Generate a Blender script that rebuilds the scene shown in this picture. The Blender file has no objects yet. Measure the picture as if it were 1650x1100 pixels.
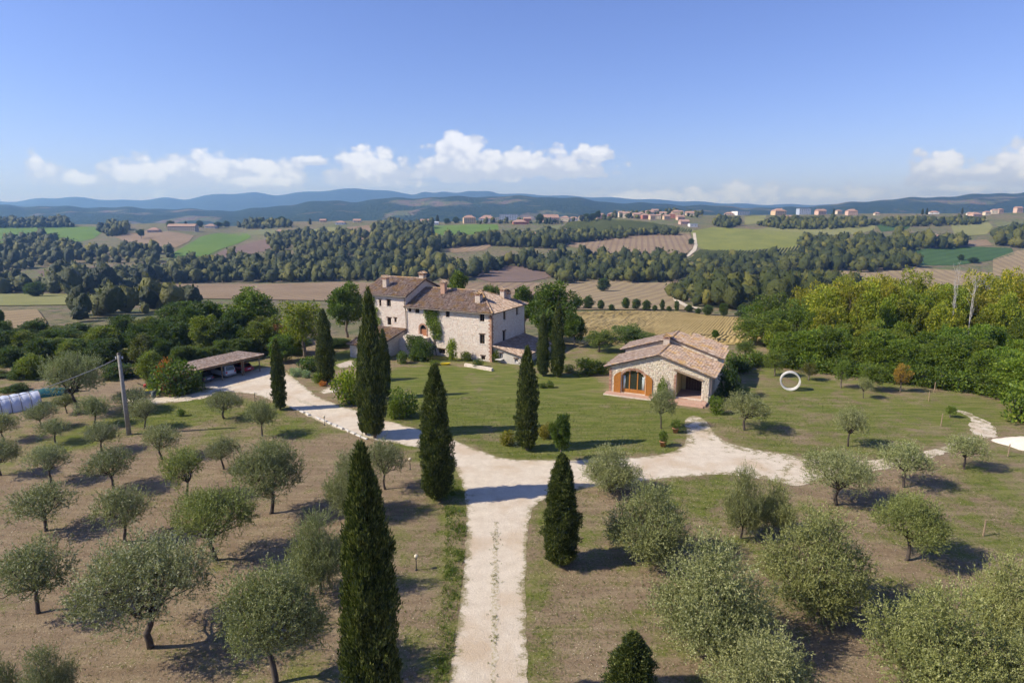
import bpy, bmesh, math, random
import numpy as np
from mathutils import Vector, Matrix
from mathutils.geometry import tessellate_polygon

# ------------------------------------------------------------------ camera, sky, sun, exposure
scene = bpy.context.scene
COL = scene.collection
R = math.radians
F, HC = 1000.0, 24.0                     # focal length in photo pixels, camera height in metres
PITCH = math.atan(205 / F)
cam_data = bpy.data.cameras.new('camera')
cam_data.sensor_width = 36.0
cam_data.lens = 36.0 * F / 1650.0
cam_data.clip_start, cam_data.clip_end = 0.5, 60000
cam = bpy.data.objects.new('camera', cam_data)
cam.location = (0, 0, HC)
cam.rotation_euler = (math.pi / 2 - PITCH, 0, 0)
COL.objects.link(cam)
scene.camera = cam

SUN_EL, SHADOW_DIR = R(40), R(12)        # shadows fall to the right and a little away
to_sun = Vector((-math.cos(SHADOW_DIR) * math.cos(SUN_EL), -math.sin(SHADOW_DIR) * math.cos(SUN_EL), math.sin(SUN_EL)))
sun_data = bpy.data.lights.new('sun', 'SUN')
sun_data.energy = 4.6
sun_data.angle = R(0.53)
sun_data.color = (1.0, 0.93, 0.82)
sun = bpy.data.objects.new('sun', sun_data)
sun.rotation_euler = to_sun.to_track_quat('Z', 'Y').to_euler()
COL.objects.link(sun)

vs = scene.view_settings
vs.view_transform = 'Standard'
vs.look = 'None'
vs.exposure = 0.5
vs.gamma = 1.0
vs.use_curve_mapping = False
scene.render.engine = 'CYCLES'
scene.cycles.use_denoising = True
scene.cycles.use_adaptive_sampling = True
scene.cycles.adaptive_threshold = 0.03
scene.cycles.max_bounces = 5
scene.cycles.diffuse_bounces = 2
scene.cycles.transmission_bounces = 3
scene.cycles.transparent_max_bounces = 5
scene.cycles.volume_bounces = 0
scene.cycles.sample_clamp_indirect = 6.0


class NT:
    """tiny helper for building node trees"""
    def __init__(s, tree):
        s.t = tree
        s.n = tree.nodes
        s.l = tree.links
    def new(s, typ, **kw):
        nd = s.n.new(typ)
        for k, v in kw.items():
            setattr(nd, k, v)
        return nd
    def put(s, sock, v):
        if isinstance(v, bpy.types.NodeSocket):
            s.l.new(v, sock)
        elif isinstance(v, (tuple, list)) and len(v) == 3 and sock.type == 'RGBA':
            sock.default_value = (*v, 1)
        else:
            sock.default_value = v
    def math(s, op, a, b=0.0, c=0.0, clamp=False):
        nd = s.new('ShaderNodeMath', operation=op, use_clamp=clamp)
        for i, v in enumerate((a, b, c)):
            s.put(nd.inputs[i], v)
        return nd.outputs[0]
    def mapr(s, v, a, b, c=0.0, d=1.0, smooth=False):
        nd = s.new('ShaderNodeMapRange')
        nd.interpolation_type = 'SMOOTHSTEP' if smooth else 'LINEAR'
        for i, q in enumerate((v, a, b, c, d)):
            s.put(nd.inputs[i], q)
        return nd.outputs[0]
    def mix(s, fac, a, b, blend='MIX'):
        nd = s.new('ShaderNodeMix', data_type='RGBA', blend_type=blend)
        s.put(nd.inputs[0], fac)
        s.put(nd.inputs[6], a)
        s.put(nd.inputs[7], b)
        return nd.outputs[2]
    def noise(s, vec, scale, detail=4.0, rough=0.55, dist=0.0):
        nd = s.new('ShaderNodeTexNoise')
        if vec is not None:
            s.put(nd.inputs['Vector'], vec)
        nd.inputs['Scale'].default_value = scale
        nd.inputs['Detail'].default_value = detail
        nd.inputs['Roughness'].default_value = rough
        nd.inputs['Distortion'].default_value = dist
        return nd.outputs['Fac']
    def ramp(s, fac, stops):
        nd = s.new('ShaderNodeValToRGB')
        e = nd.color_ramp.elements
        while len(e) < len(stops):
            e.new(0.5)
        for q, (p, c) in zip(e, stops):
            q.position = p
            q.color = (*c, 1)
        s.put(nd.inputs[0], fac)
        return nd.outputs[0]
    def mapping(s, vec, scale=(1, 1, 1), rot=(0, 0, 0), loc=(0, 0, 0)):
        nd = s.new('ShaderNodeMapping')
        s.put(nd.inputs[0], vec)
        nd.inputs[1].default_value = loc
        nd.inputs[2].default_value = rot
        nd.inputs[3].default_value = scale
        return nd.outputs[0]


SKY = 0.112
world = bpy.data.worlds.new('World')
scene.world = world
world.use_nodes = True
w = NT(world.node_tree)
w.n.clear()
sky = w.new('ShaderNodeTexSky', sky_type='NISHITA')
sky.sun_disc = False
sky.sun_elevation = SUN_EL
sky.sun_rotation = math.atan2(to_sun.x, to_sun.y)
sky.altitude = 300
sky.air_density = 1.0
sky.dust_density = 0.25
sky.ozone_density = 4.0
# cumulus bank low over the horizon, in azimuth / elevation (radians), the same all the way round
tc = w.new('ShaderNodeTexCoord').outputs['Generated']
sep = w.new('ShaderNodeSeparateXYZ')
w.put(sep.inputs[0], tc)
X, Y, Z = sep.outputs
az = w.math('ARCTAN2', X, Y)
el = w.math('ARCSINE', Z)


def px_az_el(px, py):
    u, v = (px - 825) / F, (550 - py) / F
    d = Vector((u, math.cos(PITCH) + v * math.sin(PITCH), -math.sin(PITCH) + v * math.cos(PITCH))).normalized()
    return math.atan2(d.x, d.y), math.asin(d.z)


# (centre x, base row, half width, height) in photo pixels; each a heap with a flat base
CLOUDS = [(75, 290, 22, 40), (140, 303, 42, 26), (240, 303, 70, 48), (355, 294, 95, 56), (440, 292, 60, 44), (425, 303, 80, 22),
          (500, 264, 30, 14), (600, 290, 90, 56), (738, 252, 42, 42), (760, 281, 110, 56), (870, 278, 140, 46), (950, 255, 60, 22),
          (1040, 330, 150, 26), (1190, 330, 140, 36), (1330, 326, 110, 28), (1515, 292, 44, 50), (1560, 288, 60, 24), (1650, 290, 48, 50),
          (1545, 312, 60, 15)]
CLOUDS = [(*px_az_el(a, b), c / F * 1.0, d / F * 0.95) for a, b, c, d in CLOUDS]
comb = w.new('ShaderNodeCombineXYZ')
w.put(comb.inputs[0], az)
w.put(comb.inputs[1], w.math('MULTIPLY', el, 1.25))
n1 = w.noise(comb.outputs[0], 26.0, 7.0, 0.58)
n2 = w.noise(comb.outputs[0], 75.0, 5.0, 0.6)
body = None
hgt = None
for (ca, ce, cw, ch) in CLOUDS:
    dx = w.math('MULTIPLY', w.math('SUBTRACT', az, ca), 1.0 / cw)
    dy = w.math('MULTIPLY', w.math('SUBTRACT', el, ce), 1.0 / ch)
    dyn = w.math('MAXIMUM', dy, w.math('MULTIPLY', dy, -4.0))
    r2 = w.math('ADD', w.math('MULTIPLY', dx, dx), w.math('MULTIPLY', dyn, dyn))
    m = w.math('SUBTRACT', 1.0, w.math('SQRT', r2))
    body = m if body is None else w.math('SMOOTH_MAX', body, m, 0.12)
    hh = w.math('MULTIPLY', w.math('MAXIMUM', m, 0.0), dy)
    hgt = hh if hgt is None else w.math('MAXIMUM', hgt, hh)
# outside the photo the bank goes on: broken heaps all round the horizon
aaz = w.math('ABSOLUTE', az)
heap = w.noise(comb.outputs[0], 2.6, 2.0, 0.5)
hy = w.math('MULTIPLY', w.math('SUBTRACT', el, 0.05), 22.0)
hyn = w.math('MAXIMUM', hy, w.math('MULTIPLY', hy, -3.0))
m = w.math('SUBTRACT', w.math('MULTIPLY', w.math('SUBTRACT', heap, 0.42), 5.0), hyn)
m = w.math('SUBTRACT', w.math('MINIMUM', m, 0.9), w.math('MULTIPLY', w.mapr(aaz, 0.80, 0.92, 1.0, 0.0), 9.0))
body = w.math('MAXIMUM', body, m)
hgt = w.math('MAXIMUM', hgt, w.math('MULTIPLY', w.math('MAXIMUM', m, 0.0), hy))

def billow(scale):
    nd = w.new('ShaderNodeTexVoronoi', feature='SMOOTH_F1')
    dv = w.new('ShaderNodeVectorMath', operation='ADD')
    sc = w.new('ShaderNodeVectorMath', operation='SCALE')
    nn_ = w.new('ShaderNodeTexNoise')
    nn_.inputs['Scale'].default_value = scale * 0.9
    nn_.inputs['Detail'].default_value = 3
    w.put(nn_.inputs['Vector'], comb.outputs[0])
    w.put(sc.inputs[0], nn_.outputs['Color'])
    sc.inputs[3].default_value = 0.45 / scale
    w.put(dv.inputs[0], comb.outputs[0])
    w.put(dv.inputs[1], sc.outputs[0])
    w.put(nd.inputs['Vector'], dv.outputs[0])
    nd.inputs['Scale'].default_value = scale
    nd.inputs['Smoothness'].default_value = 0.35
    return nd.outputs['Distance']
v1 = billow(34.0)
v2 = billow(85.0)
det = w.math('ADD', w.math('MULTIPLY', w.math('SUBTRACT', 0.50, v1), 1.1), w.math('MULTIPLY', w.math('SUBTRACT', 0.50, v2), 0.5))
det = w.math('ADD', det, w.math('MULTIPLY', w.math('SUBTRACT', n1, 0.52), 1.7))
dens = w.math('ADD', w.math('MULTIPLY', body, 1.5), w.math('MULTIPLY', det, w.mapr(body, -0.55, 0.05)))
alpha = w.mapr(dens, -0.02, 0.44, 0.0, 0.92, smooth=True)
shade = w.math('ADD', w.math('MULTIPLY', hgt, 3.0), w.math('MULTIPLY', w.math('SUBTRACT', 0.5, v1), 0.9))
shade = w.math('ADD', shade, w.math('MULTIPLY', w.math('SUBTRACT', 0.5, v2), 0.55))
shade = w.math('ADD', shade, w.math('MULTIPLY', w.math('SUBTRACT', n2, 0.5), 0.5))
ccol = w.mix(w.mapr(shade, 0.08, 0.80, smooth=True), (4.6, 4.9, 6.0), (6.9, 7.0, 7.7))
skyt = w.mix(1.0, sky.outputs[0], (0.83, 0.77, 1.08), 'MULTIPLY')
skyc = w.mix(alpha, skyt, ccol)
# clouds live only in the low band of sky, so the rest of the sky skips their nodes
bg = w.new('ShaderNodeBackground')
w.put(bg.inputs['Color'], skyc)
bg.inputs['Strength'].default_value = SKY
bg0 = w.new('ShaderNodeBackground')
w.put(bg0.inputs['Color'], skyt)
bg0.inputs['Strength'].default_value = SKY
band = w.math('MULTIPLY', w.math('GREATER_THAN', el, 0.0), w.math('LESS_THAN', el, 0.16))
mixs = w.new('ShaderNodeMixShader')
w.put(mixs.inputs[0], band)
w.put(mixs.inputs[1], bg0.outputs[0])
w.put(mixs.inputs[2], bg.outputs[0])
w.put(w.new('ShaderNodeOutputWorld').inputs[0], mixs.outputs[0])
world.cycles.sampling_method = 'MANUAL'
world.cycles.sample_map_resolution = 512

# ------------------------------------------------------------------ pixel helpers
def ray(px, py):
    u, v = (px - 825) / F, (550 - py) / F
    return np.array([u, math.cos(PITCH) + v * math.sin(PITCH), -math.sin(PITCH) + v * math.cos(PITCH)])

def at(px, py, z=0.0):
    d = ray(px, py)
    return np.array([0, 0, HC]) + d * ((z - HC) / d[2])

def aty(px, py, y):
    d = ray(px, py)
    return np.array([0, 0, HC]) + d * (y / d[1])

def depth(P):
    return P[1] * math.cos(PITCH) - (P[2] - HC) * math.sin(PITCH)

def row_of(x, y, z):
    z = z - HC
    return 550 - F * (y * math.sin(PITCH) + z * math.cos(PITCH)) / (y * math.cos(PITCH) - z * math.sin(PITCH))

def z_at(x, y, row):
    v = (550 - row) / F
    return HC + y * (-math.sin(PITCH) + v * math.cos(PITCH)) / (math.cos(PITCH) + v * math.sin(PITCH))

def x_at(px, y, z):
    return (px - 825) / F * (y * math.cos(PITCH) - (z - HC) * math.sin(PITCH))

# ------------------------------------------------------------------ terrain height
_prof = np.array([(-400, 0), (119, 0), (132, -1.6), (175, -11.7), (250, -14.5), (300, -18.5), (444, -30.5), (560, -33.5), (640, -31),
                  (800, -18.5), (1000, -3.5), (1300, 20), (1420, 22), (1800, -8), (2400, -45)])
_ys = np.arange(-400, 2401, 2.0)
_zs = np.interp(_ys, _prof[:, 0], _prof[:, 1])
_k = np.exp(-0.5 * (np.arange(-24, 25) / 9.0) ** 2)
_k /= _k.sum()
_zsm = np.convolve(np.pad(_zs, 24, mode='edge'), _k, mode='valid')
_wt = np.clip((_ys - 150) / 90, 0, 1)
_zs = _zs * (1 - _wt) + _zsm * _wt
RIDGE = np.array([(-900, 362), (0, 366), (170, 364), (300, 361), (400, 368), (470, 360), (550, 358), (640, 357), (700, 360), (800, 357), (900, 356), (960, 352),
                  (1020, 348), (1080, 346), (1130, 348), (1200, 347), (1300, 347), (1450, 345), (1560, 345), (1650, 342), (2500, 342)], float)
CREST_A = np.array([(-900, 332), (0, 328), (100, 331), (230, 333), (330, 336), (400, 338), (470, 330), (510, 324), (560, 322), (590, 324), (620, 319), (680, 317),
                    (740, 316), (820, 315), (920, 317), (960, 324), (1050, 327), (1150, 331), (1230, 334), (1300, 330), (1350, 325), (1400, 320), (1480, 316),
                    (1560, 311), (1650, 307), (2500, 304)], float)
CREST_B = np.array([(-900, 322), (0, 327), (60, 327), (100, 322), (150, 320), (210, 325), (250, 325), (290, 321), (320, 324), (350, 318), (380, 315), (430, 313), (460, 317),
                    (520, 311), (560, 308), (590, 306), (640, 311), (675, 316), (688, 311), (705, 315), (720, 311), (740, 313), (758, 310), (775, 312), (790, 310),
                    (805, 314), (1000, 322), (1200, 332), (1400, 332), (1650, 330), (2500, 328)], float)

def _tab(T, u, soft=14):
    px = 825 + u * F * 0.98
    o = 0
    for k in (-1, 0, 1):
        o = o + np.interp(px + k * soft, T[:, 0], T[:, 1])
    return o / 3

def sstep(v, a, b):
    t = np.clip((v - a) / (b - a), 0, 1)
    return t * t * (3 - 2 * t)

_rs = np.random.RandomState(5)
_wv = [(_rs.uniform(0, 2 * math.pi), _rs.uniform(0, 2 * math.pi), _rs.uniform(0.6, 1.5)) for _ in range(9)]

def waves(x, y, lam):
    o = 0
    for i, (a, ph, k) in enumerate(_wv):
        o = o + np.sin((x * math.cos(a) + y * math.sin(a)) * 2 * math.pi * k / lam + ph)
    return o / 9 * 1.8

def Hh(x, y):
    x = np.asarray(x, float)
    y = np.asarray(y, float)
    ys = np.maximum(y, 1.0)
    u = x / ys
    z = np.interp(y, _ys, _zs)
    zr = z_at(0, 1300, _tab(RIDGE, u))
    wgt = sstep(y, 640, 1280) * (1 - sstep(y, 1700, 2400))
    z = z + wgt * (zr - 20)
    z = z + waves(x, y, 330.0) * 1.5 * sstep(y, 170, 420) * (1 - 0.5 * sstep(y, 1500, 2300))
    # far wooded hills, crest about 4.4 km away
    za = 24 + 4400 * (z_at(0, 1, _tab(CREST_A, u) + 1.6 - 1.1 * np.sin(u * 61 + 1) - 0.8 * np.sin(u * 133)) - 24)
    fa = sstep(y, 2300, 4400) * (1 - sstep(y, 4500, 6200))
    ra = waves(x, y, 700.0) * 16 * np.sin(np.clip((y - 2400) / 1500, 0, 1) * math.pi) + waves(x + 99, y, 260.0) * 6 * np.sin(np.clip((y - 2400) / 1500, 0, 1) * math.pi)
    z = np.where(y > 2300, -45 + fa * (za + 45) + ra, z)
    # blue mountains about 10 km away
    zb = 24 + 10000 * (z_at(0, 1, _tab(CREST_B, u, 4) - 2.2 - 0.9 * np.sin(u * 90)) - 24)
    fb = sstep(y, 6300, 10000) * (1 - sstep(y, 10050, 12500))
    z = np.where(y > 6200, -45 + fb * (zb + 45) + waves(x, y, 1500.0) * 30 * np.sin(np.clip((y - 6400) / 2900, 0, 1) * math.pi), z)
    return z

def H1(x, y):
    return float(Hh(np.array([x]), np.array([y]))[0])

_MY = np.concatenate([np.arange(20, 300, 0.5), np.arange(300, 2300, 1.5)])

def hit(px, py):
    """first point of the terrain that the photo pixel looks at"""
    d = ray(px, py)
    xs = d[0] / d[1] * _MY
    zs = HC + d[2] / d[1] * _MY
    below = zs <= Hh(xs, _MY)
    i = int(np.argmax(below)) if below.any() else len(_MY) - 1
    y = _MY[i]
    x = d[0] / d[1] * y
    return np.array([x, y, H1(x, y)])

# ------------------------------------------------------------------ objects
def tag(o, label=None, cat=None, group=None, kind=None):
    if label: o['label'] = label
    if cat: o['category'] = cat
    if group: o['group'] = group
    if kind: o['kind'] = kind
    return o

def empty(name, loc, rz=0.0, label=None, cat=None, group=None, scale=(1, 1, 1)):
    o = bpy.data.objects.new(name, None)
    o.location = [float(q) for q in loc]
    o.rotation_euler = (0, 0, rz)
    o.scale = scale
    o.empty_display_size = 0.3
    COL.objects.link(o)
    return tag(o, label, cat, group)

def link(name, mesh, parent=None, mat=None, loc=None):
    o = bpy.data.objects.new(name, mesh)
    COL.objects.link(o)
    if parent is not None:
        o.parent = parent
    if mat is not None and not mesh.materials:
        mesh.materials.append(mat)
    if loc is not None:
        o.location = loc
    return o

def mesh_np(name, verts, faces, mat=None, smooth=False, k=None):
    """faces: (M,k) index array"""
    verts = np.asarray(verts, np.float32).reshape(-1, 3)
    faces = np.asarray(faces, np.int32)
    k = faces.shape[1]
    me = bpy.data.meshes.new(name)
    me.vertices.add(len(verts))
    me.vertices.foreach_set('co', verts.ravel())
    me.loops.add(faces.size)
    me.loops.foreach_set('vertex_index', faces.ravel())
    me.polygons.add(len(faces))
    me.polygons.foreach_set('loop_start', np.arange(0, faces.size, k, dtype=np.int32))
    if smooth:
        me.polygons.foreach_set('use_smooth', np.ones(len(faces), bool))
    me.update(calc_edges=True)
    if mat is not None:
        me.materials.append(mat)
    return me

def mesh_py(name, verts, faces, mat=None, smooth=False):
    me = bpy.data.meshes.new(name)
    me.from_pydata([tuple(map(float, v)) for v in verts], [], [tuple(f) for f in faces])
    me.update()
    if smooth:
        for p in me.polygons:
            p.use_smooth = True
    if mat is not None:
        me.materials.append(mat)
    return me

class MB:
    """collects solids; build() links them as one mesh object"""
    def __init__(s):
        s.v, s.f = [], []
    def raw(s, v, f):
        b = len(s.v)
        s.v += [tuple(map(float, q)) for q in v]
        s.f += [tuple(i + b for i in q) for q in f]
        return s
    def box(s, a, b, M=None):
        (x0, y0, z0), (x1, y1, z1) = a, b
        v = [(x0, y0, z0), (x1, y0, z0), (x1, y1, z0), (x0, y1, z0), (x0, y0, z1), (x1, y0, z1), (x1, y1, z1), (x0, y1, z1)]
        if M is not None:
            v = [M @ Vector(q) for q in v]
        return s.raw(v, [(0, 3, 2, 1), (4, 5, 6, 7), (0, 1, 5, 4), (1, 2, 6, 5), (2, 3, 7, 6), (3, 0, 4, 7)])
    def tube(s, pts, rad, n=8, caps=True):
        pts = [Vector(p) for p in pts]
        rad = rad if isinstance(rad, (list, tuple)) else [rad] * len(pts)
        v, f = [], []
        up = None
        for i, p in enumerate(pts):
            t = (pts[min(i + 1, len(pts) - 1)] - pts[max(i - 1, 0)])
            t = t.normalized() if t.length > 1e-9 else Vector((0, 0, 1))
            if up is None:
                up = Vector((1, 0, 0)) if abs(t.x) < 0.8 else Vector((0, 1, 0))
            a = (up - t * up.dot(t)).normalized()
            up = a
            b = t.cross(a)
            for k in range(n):
                q = 2 * math.pi * k / n
                v.append(p + (a * math.cos(q) + b * math.sin(q)) * rad[i])
        for i in range(len(pts) - 1):
            for k in range(n):
                f.append((i * n + k, i * n + (k + 1) % n, (i + 1) * n + (k + 1) % n, (i + 1) * n + k))
        if caps:
            f.append(tuple(range(n - 1, -1, -1)))
            f.append(tuple((len(pts) - 1) * n + k for k in range(n)))
        return s.raw(v, f)
    def lathe(s, prof, n=14, c=(0, 0, 0)):
        v, f = [], []
        for r, z in prof:
            for k in range(n):
                q = 2 * math.pi * k / n
                v.append((c[0] + r * math.cos(q), c[1] + r * math.sin(q), c[2] + z))
        for i in range(len(prof) - 1):
            for k in range(n):
                f.append((i * n + k, i * n + (k + 1) % n, (i + 1) * n + (k + 1) % n, (i + 1) * n + k))
        return s.raw(v, f)
    def prism(s, poly, y0, y1, axis='y'):
        """poly in (x,z) pushed along y"""
        n = len(poly)
        v = [(x, y0, z) for x, z in poly] + [(x, y1, z) for x, z in poly]
        f = [tuple(range(n)), tuple(range(2 * n - 1, n - 1, -1))]
        for i in range(n):
            j = (i + 1) % n
            f.append((j, i, i + n, j + n))
        return s.raw(v, f)
    def build(s, name, mat, parent=None, smooth=False, bevel=0.0, loc=None):
        me = mesh_py(name, s.v, s.f, mat, smooth)
        o = link(name, me, parent, loc=loc)
        if bevel > 0:
            m = o.modifiers.new('bevel', 'BEVEL')
            m.width = bevel
            m.segments = 2
            m.limit_method = 'ANGLE'
        return o

# ------------------------------------------------------------------ materials
def newmat(name):
    m = bpy.data.materials.new(name)
    m.use_nodes = True
    t = NT(m.node_tree)
    p = t.n['Principled BSDF']
    return m, t, p

def pos(t):
    return t.new('ShaderNodeNewGeometry').outputs['Position']

def obco(t):
    return t.new('ShaderNodeTexCoord').outputs['Object']

def bump(t, p, h, strength=0.5, dist=0.02):
    b = t.new('ShaderNodeBump')
    b.inputs['Strength'].default_value = strength
    b.inputs['Distance'].default_value = dist
    t.put(b.inputs['Height'], h)
    t.put(p.inputs['Normal'], b.outputs[0])

def simple(name, c1, c2=None, scale=3.0, rough=0.8, bmp=0.0, metal=0.0, bscale=None, spec=0.3, detail=5.0):
    m, t, p = newmat(name)
    co = obco(t)
    if c2 is None:
        t.put(p.inputs['Base Color'], c1)
    else:
        t.put(p.inputs['Base Color'], t.mix(t.mapr(t.noise(co, scale, detail, 0.6), 0.3, 0.7), c1, c2))
    p.inputs['Roughness'].default_value = rough
    p.inputs['Metallic'].default_value = metal
    p.inputs['Specular IOR Level'].default_value = spec
    if bmp:
        bump(t, p, t.noise(co, bscale or scale * 4, 6.0), 0.8, bmp)
    return m

def leafmat(name, stops, trans=0.3, clump=0.7, rough=0.55, tint=True, spec=0.35, attr=None):
    """leaf colour varies leaf by leaf, by clump, and by the object's own colour"""
    m, t, p = newmat(name)
    g = t.new('ShaderNodeNewGeometry')
    oi = t.new('ShaderNodeObjectInfo')
    fac = g.outputs['Random Per Island']
    if attr:                       # whole trees differ more than their leaves do
        fac = t.math('ADD', t.math('MULTIPLY', fac, 0.3), t.math('MULTIPLY', t.new('ShaderNodeAttribute', attribute_name=attr).outputs['Fac'], 0.7))
    c = t.ramp(fac, stops)
    nz = t.noise(obco(t), clump, 3.0)
    c = t.mix(t.mapr(nz, 0.3, 0.7), t.mix(1.0, c, (0.72, 0.74, 0.66), 'MULTIPLY'), t.mix(1.0, c, (1.15, 1.13, 1.02), 'MULTIPLY'))
    if tint:
        c = t.mix(1.0, c, oi.outputs['Color'], 'MULTIPLY')
    t.put(p.inputs['Base Color'], c)
    if attr:
        bump(t, p, t.noise(obco(t), 0.55, 4, 0.7), 1.0, 2.2)
    p.inputs['Roughness'].default_value = rough
    p.inputs['Specular IOR Level'].default_value = spec
    tr = t.new('ShaderNodeBsdfTranslucent')
    t.put(tr.inputs[0], t.mix(1.0, c, (1.1, 1.25, 0.6), 'MULTIPLY'))
    ms = t.new('ShaderNodeMixShader')
    ms.inputs[0].default_value = trans
    t.put(ms.inputs[1], p.outputs[0])
    t.put(ms.inputs[2], tr.outputs[0])
    t.put(t.n['Material Output'].inputs[0], ms.outputs[0])
    return m

M = {}
M['olive'] = leafmat('olive_leaf', [(0.0, (0.135, 0.155, 0.065)), (0.45, (0.215, 0.235, 0.11)), (0.8, (0.29, 0.305, 0.165)), (1.0, (0.40, 0.41, 0.28))], 0.25, 0.9, 0.5)
M['cypress'] = leafmat('cypress_leaf', [(0.0, (0.026, 0.042, 0.010)), (0.5, (0.072, 0.098, 0.022)), (0.82, (0.15, 0.17, 0.040)), (1.0, (0.26, 0.27, 0.075))], 0.18, 1.4, 0.6)
M['leaf'] = leafmat('broad_leaf', [(0.0, (0.065, 0.10, 0.020)), (0.5, (0.13, 0.175, 0.035)), (0.85, (0.20, 0.235, 0.05)), (1.0, (0.28, 0.29, 0.08))], 0.38, 0.35)
M['wood_leaf'] = leafmat('wood_leaf', [(0.0, (0.028, 0.043, 0.007)), (0.45, (0.070, 0.086, 0.014)), (0.75, (0.135, 0.138, 0.022)), (1.0, (0.25, 0.22, 0.038))], 0.12, 0.02, attr='tint')
M['grass'] = leafmat('grass_blade', [(0.0, (0.10, 0.13, 0.03)), (0.5, (0.15, 0.19, 0.045)), (0.85, (0.24, 0.24, 0.08)), (1.0, (0.35, 0.30, 0.15))], 0.3, 0.2)
M['bark'] = simple('bark', (0.13, 0.10, 0.075), (0.22, 0.18, 0.14), 5, 0.9, 0.02)
M['dark_bark'] = simple('dark_bark', (0.055, 0.042, 0.032), (0.11, 0.088, 0.07), 5, 0.9, 0.02)
M['pale_bark'] = simple('pale_bark', (0.36, 0.33, 0.28), (0.56, 0.53, 0.48), 3, 0.85, 0.01)
M['wood_post'] = simple('wood_post', (0.20, 0.14, 0.085), (0.34, 0.25, 0.16), 6, 0.8, 0.004)
M['stone_white'] = simple('white_stone', (0.45, 0.42, 0.36), (0.66, 0.62, 0.55), 4, 0.9, 0.01)
M['white'] = simple('white_paint', (0.76, 0.75, 0.72), (0.68, 0.67, 0.64), 4, 0.6)
M['concrete'] = simple('concrete', (0.40, 0.38, 0.34), (0.54, 0.52, 0.48), 5, 0.85, 0.004)
M['black_metal'] = simple('black_metal', (0.025, 0.025, 0.025), None, 3, 0.45)
M['grey_metal'] = simple('grey_metal', (0.10, 0.085, 0.07), (0.16, 0.13, 0.10), 6, 0.45, metal=0.6)
M['terracotta'] = simple('terracotta', (0.38, 0.16, 0.085), (0.48, 0.24, 0.14), 6, 0.8, 0.004)
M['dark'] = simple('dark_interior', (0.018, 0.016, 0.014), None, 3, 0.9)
M['wire'] = simple('wire', (0.16, 0.17, 0.22), None, 3, 0.5)

def glassmat(name, col=(0.02, 0.022, 0.022)):
    m, t, p = newmat(name)
    t.put(p.inputs['Base Color'], col)
    p.inputs['Roughness'].default_value = 0.08
    p.inputs['Specular IOR Level'].default_value = 0.6
    return m
M['pane'] = glassmat('window_glass')

def plain(name, c, rough=0.5, spec=0.4, coat=0.0):
    m, t, p = newmat(name)
    t.put(p.inputs['Base Color'], c)
    p.inputs['Roughness'].default_value = rough
    p.inputs['Specular IOR Level'].default_value = spec
    if coat:
        p.inputs['Coat Weight'].default_value = coat
    return m

# ------------------------------------------------------------------ ground
def inpoly(P, poly):
    x, y = P[:, 0], P[:, 1]
    o = np.zeros(len(P), bool)
    n = len(poly)
    for i in range(n):
        x0, y0 = poly[i][:2]
        x1, y1 = poly[(i + 1) % n][:2]
        c = (y0 > y) != (y1 > y)
        if c.any():
            o ^= c & (x < (x1 - x0) * (y - y0) / (y1 - y0 + 1e-12) + x0)
    return o

def sdist(P, poly):
    """signed distance, positive inside"""
    d = np.full(len(P), 1e9)
    n = len(poly)
    for i in range(n):
        a = np.array(poly[i][:2], float)
        b = np.array(poly[(i + 1) % n][:2], float)
        ab = b - a
        t = np.clip(((P - a) @ ab) / (ab @ ab + 1e-9), 0, 1)
        q = P - a - t[:, None] * ab
        d = np.minimum(d, np.sqrt((q * q).sum(1)))
    return np.where(inpoly(P, poly), d, -d)

def ground_poly(pxs):
    return [at(a, b)[:2] for a, b in pxs]

DRIVE_PX = [(690, 1400), (712, 1180), (725, 1100), (737, 1000), (749, 900), (753, 840), (750, 800), (742, 770), (728, 745), (705, 728), (650, 716), (600, 708),
            (545, 692), (505, 675), (465, 655), (440, 646), (405, 634), (380, 632), (345, 630), (325, 624), (330, 614), (352, 608), (388, 600), (424, 592),
            (450, 592), (478, 612), (498, 628), (512, 640), (545, 652), (580, 663), (620, 676), (660, 688), (700, 697), (740, 712), (790, 733), (830, 741),
            (880, 741), (960, 740), (1030, 737), (1070, 732), (1098, 722), (1108, 706), (1105, 690), (1102, 676), (1118, 668), (1138, 676), (1146, 692), (1160, 706),
            (1180, 716), (1225, 726), (1285, 733), (1305, 745), (1290, 758), (1290, 775), (1262, 780), (1225, 770), (1165, 763), (1110, 768), (1050, 773), (1000, 778),
            (940, 786), (892, 795), (868, 808), (855, 826), (849, 860), (846, 930), (848, 1010), (850, 1100), (852, 1180), (860, 1400)]
PATH_PX = [(1262, 742), (1300, 738), (1350, 742), (1395, 742), (1440, 738), (1490, 728), (1540, 712), (1565, 704), (1575, 708), (1545, 722), (1490, 740), (1440, 752),
           (1400, 760), (1350, 762), (1315, 772), (1290, 785), (1262, 780)]
TRACK_PX = [(250, 640), (285, 639), (320, 632), (345, 624), (352, 632), (330, 642), (295, 647), (250, 650), (215, 652), (196, 650), (196, 643), (225, 642)]
BARE_PX = [(1566, 700), (1560, 690), (1566, 676), (1556, 670), (1538, 660), (1560, 664), (1580, 674), (1600, 684), (1608, 696), (1604, 704), (1585, 706)]

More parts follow.
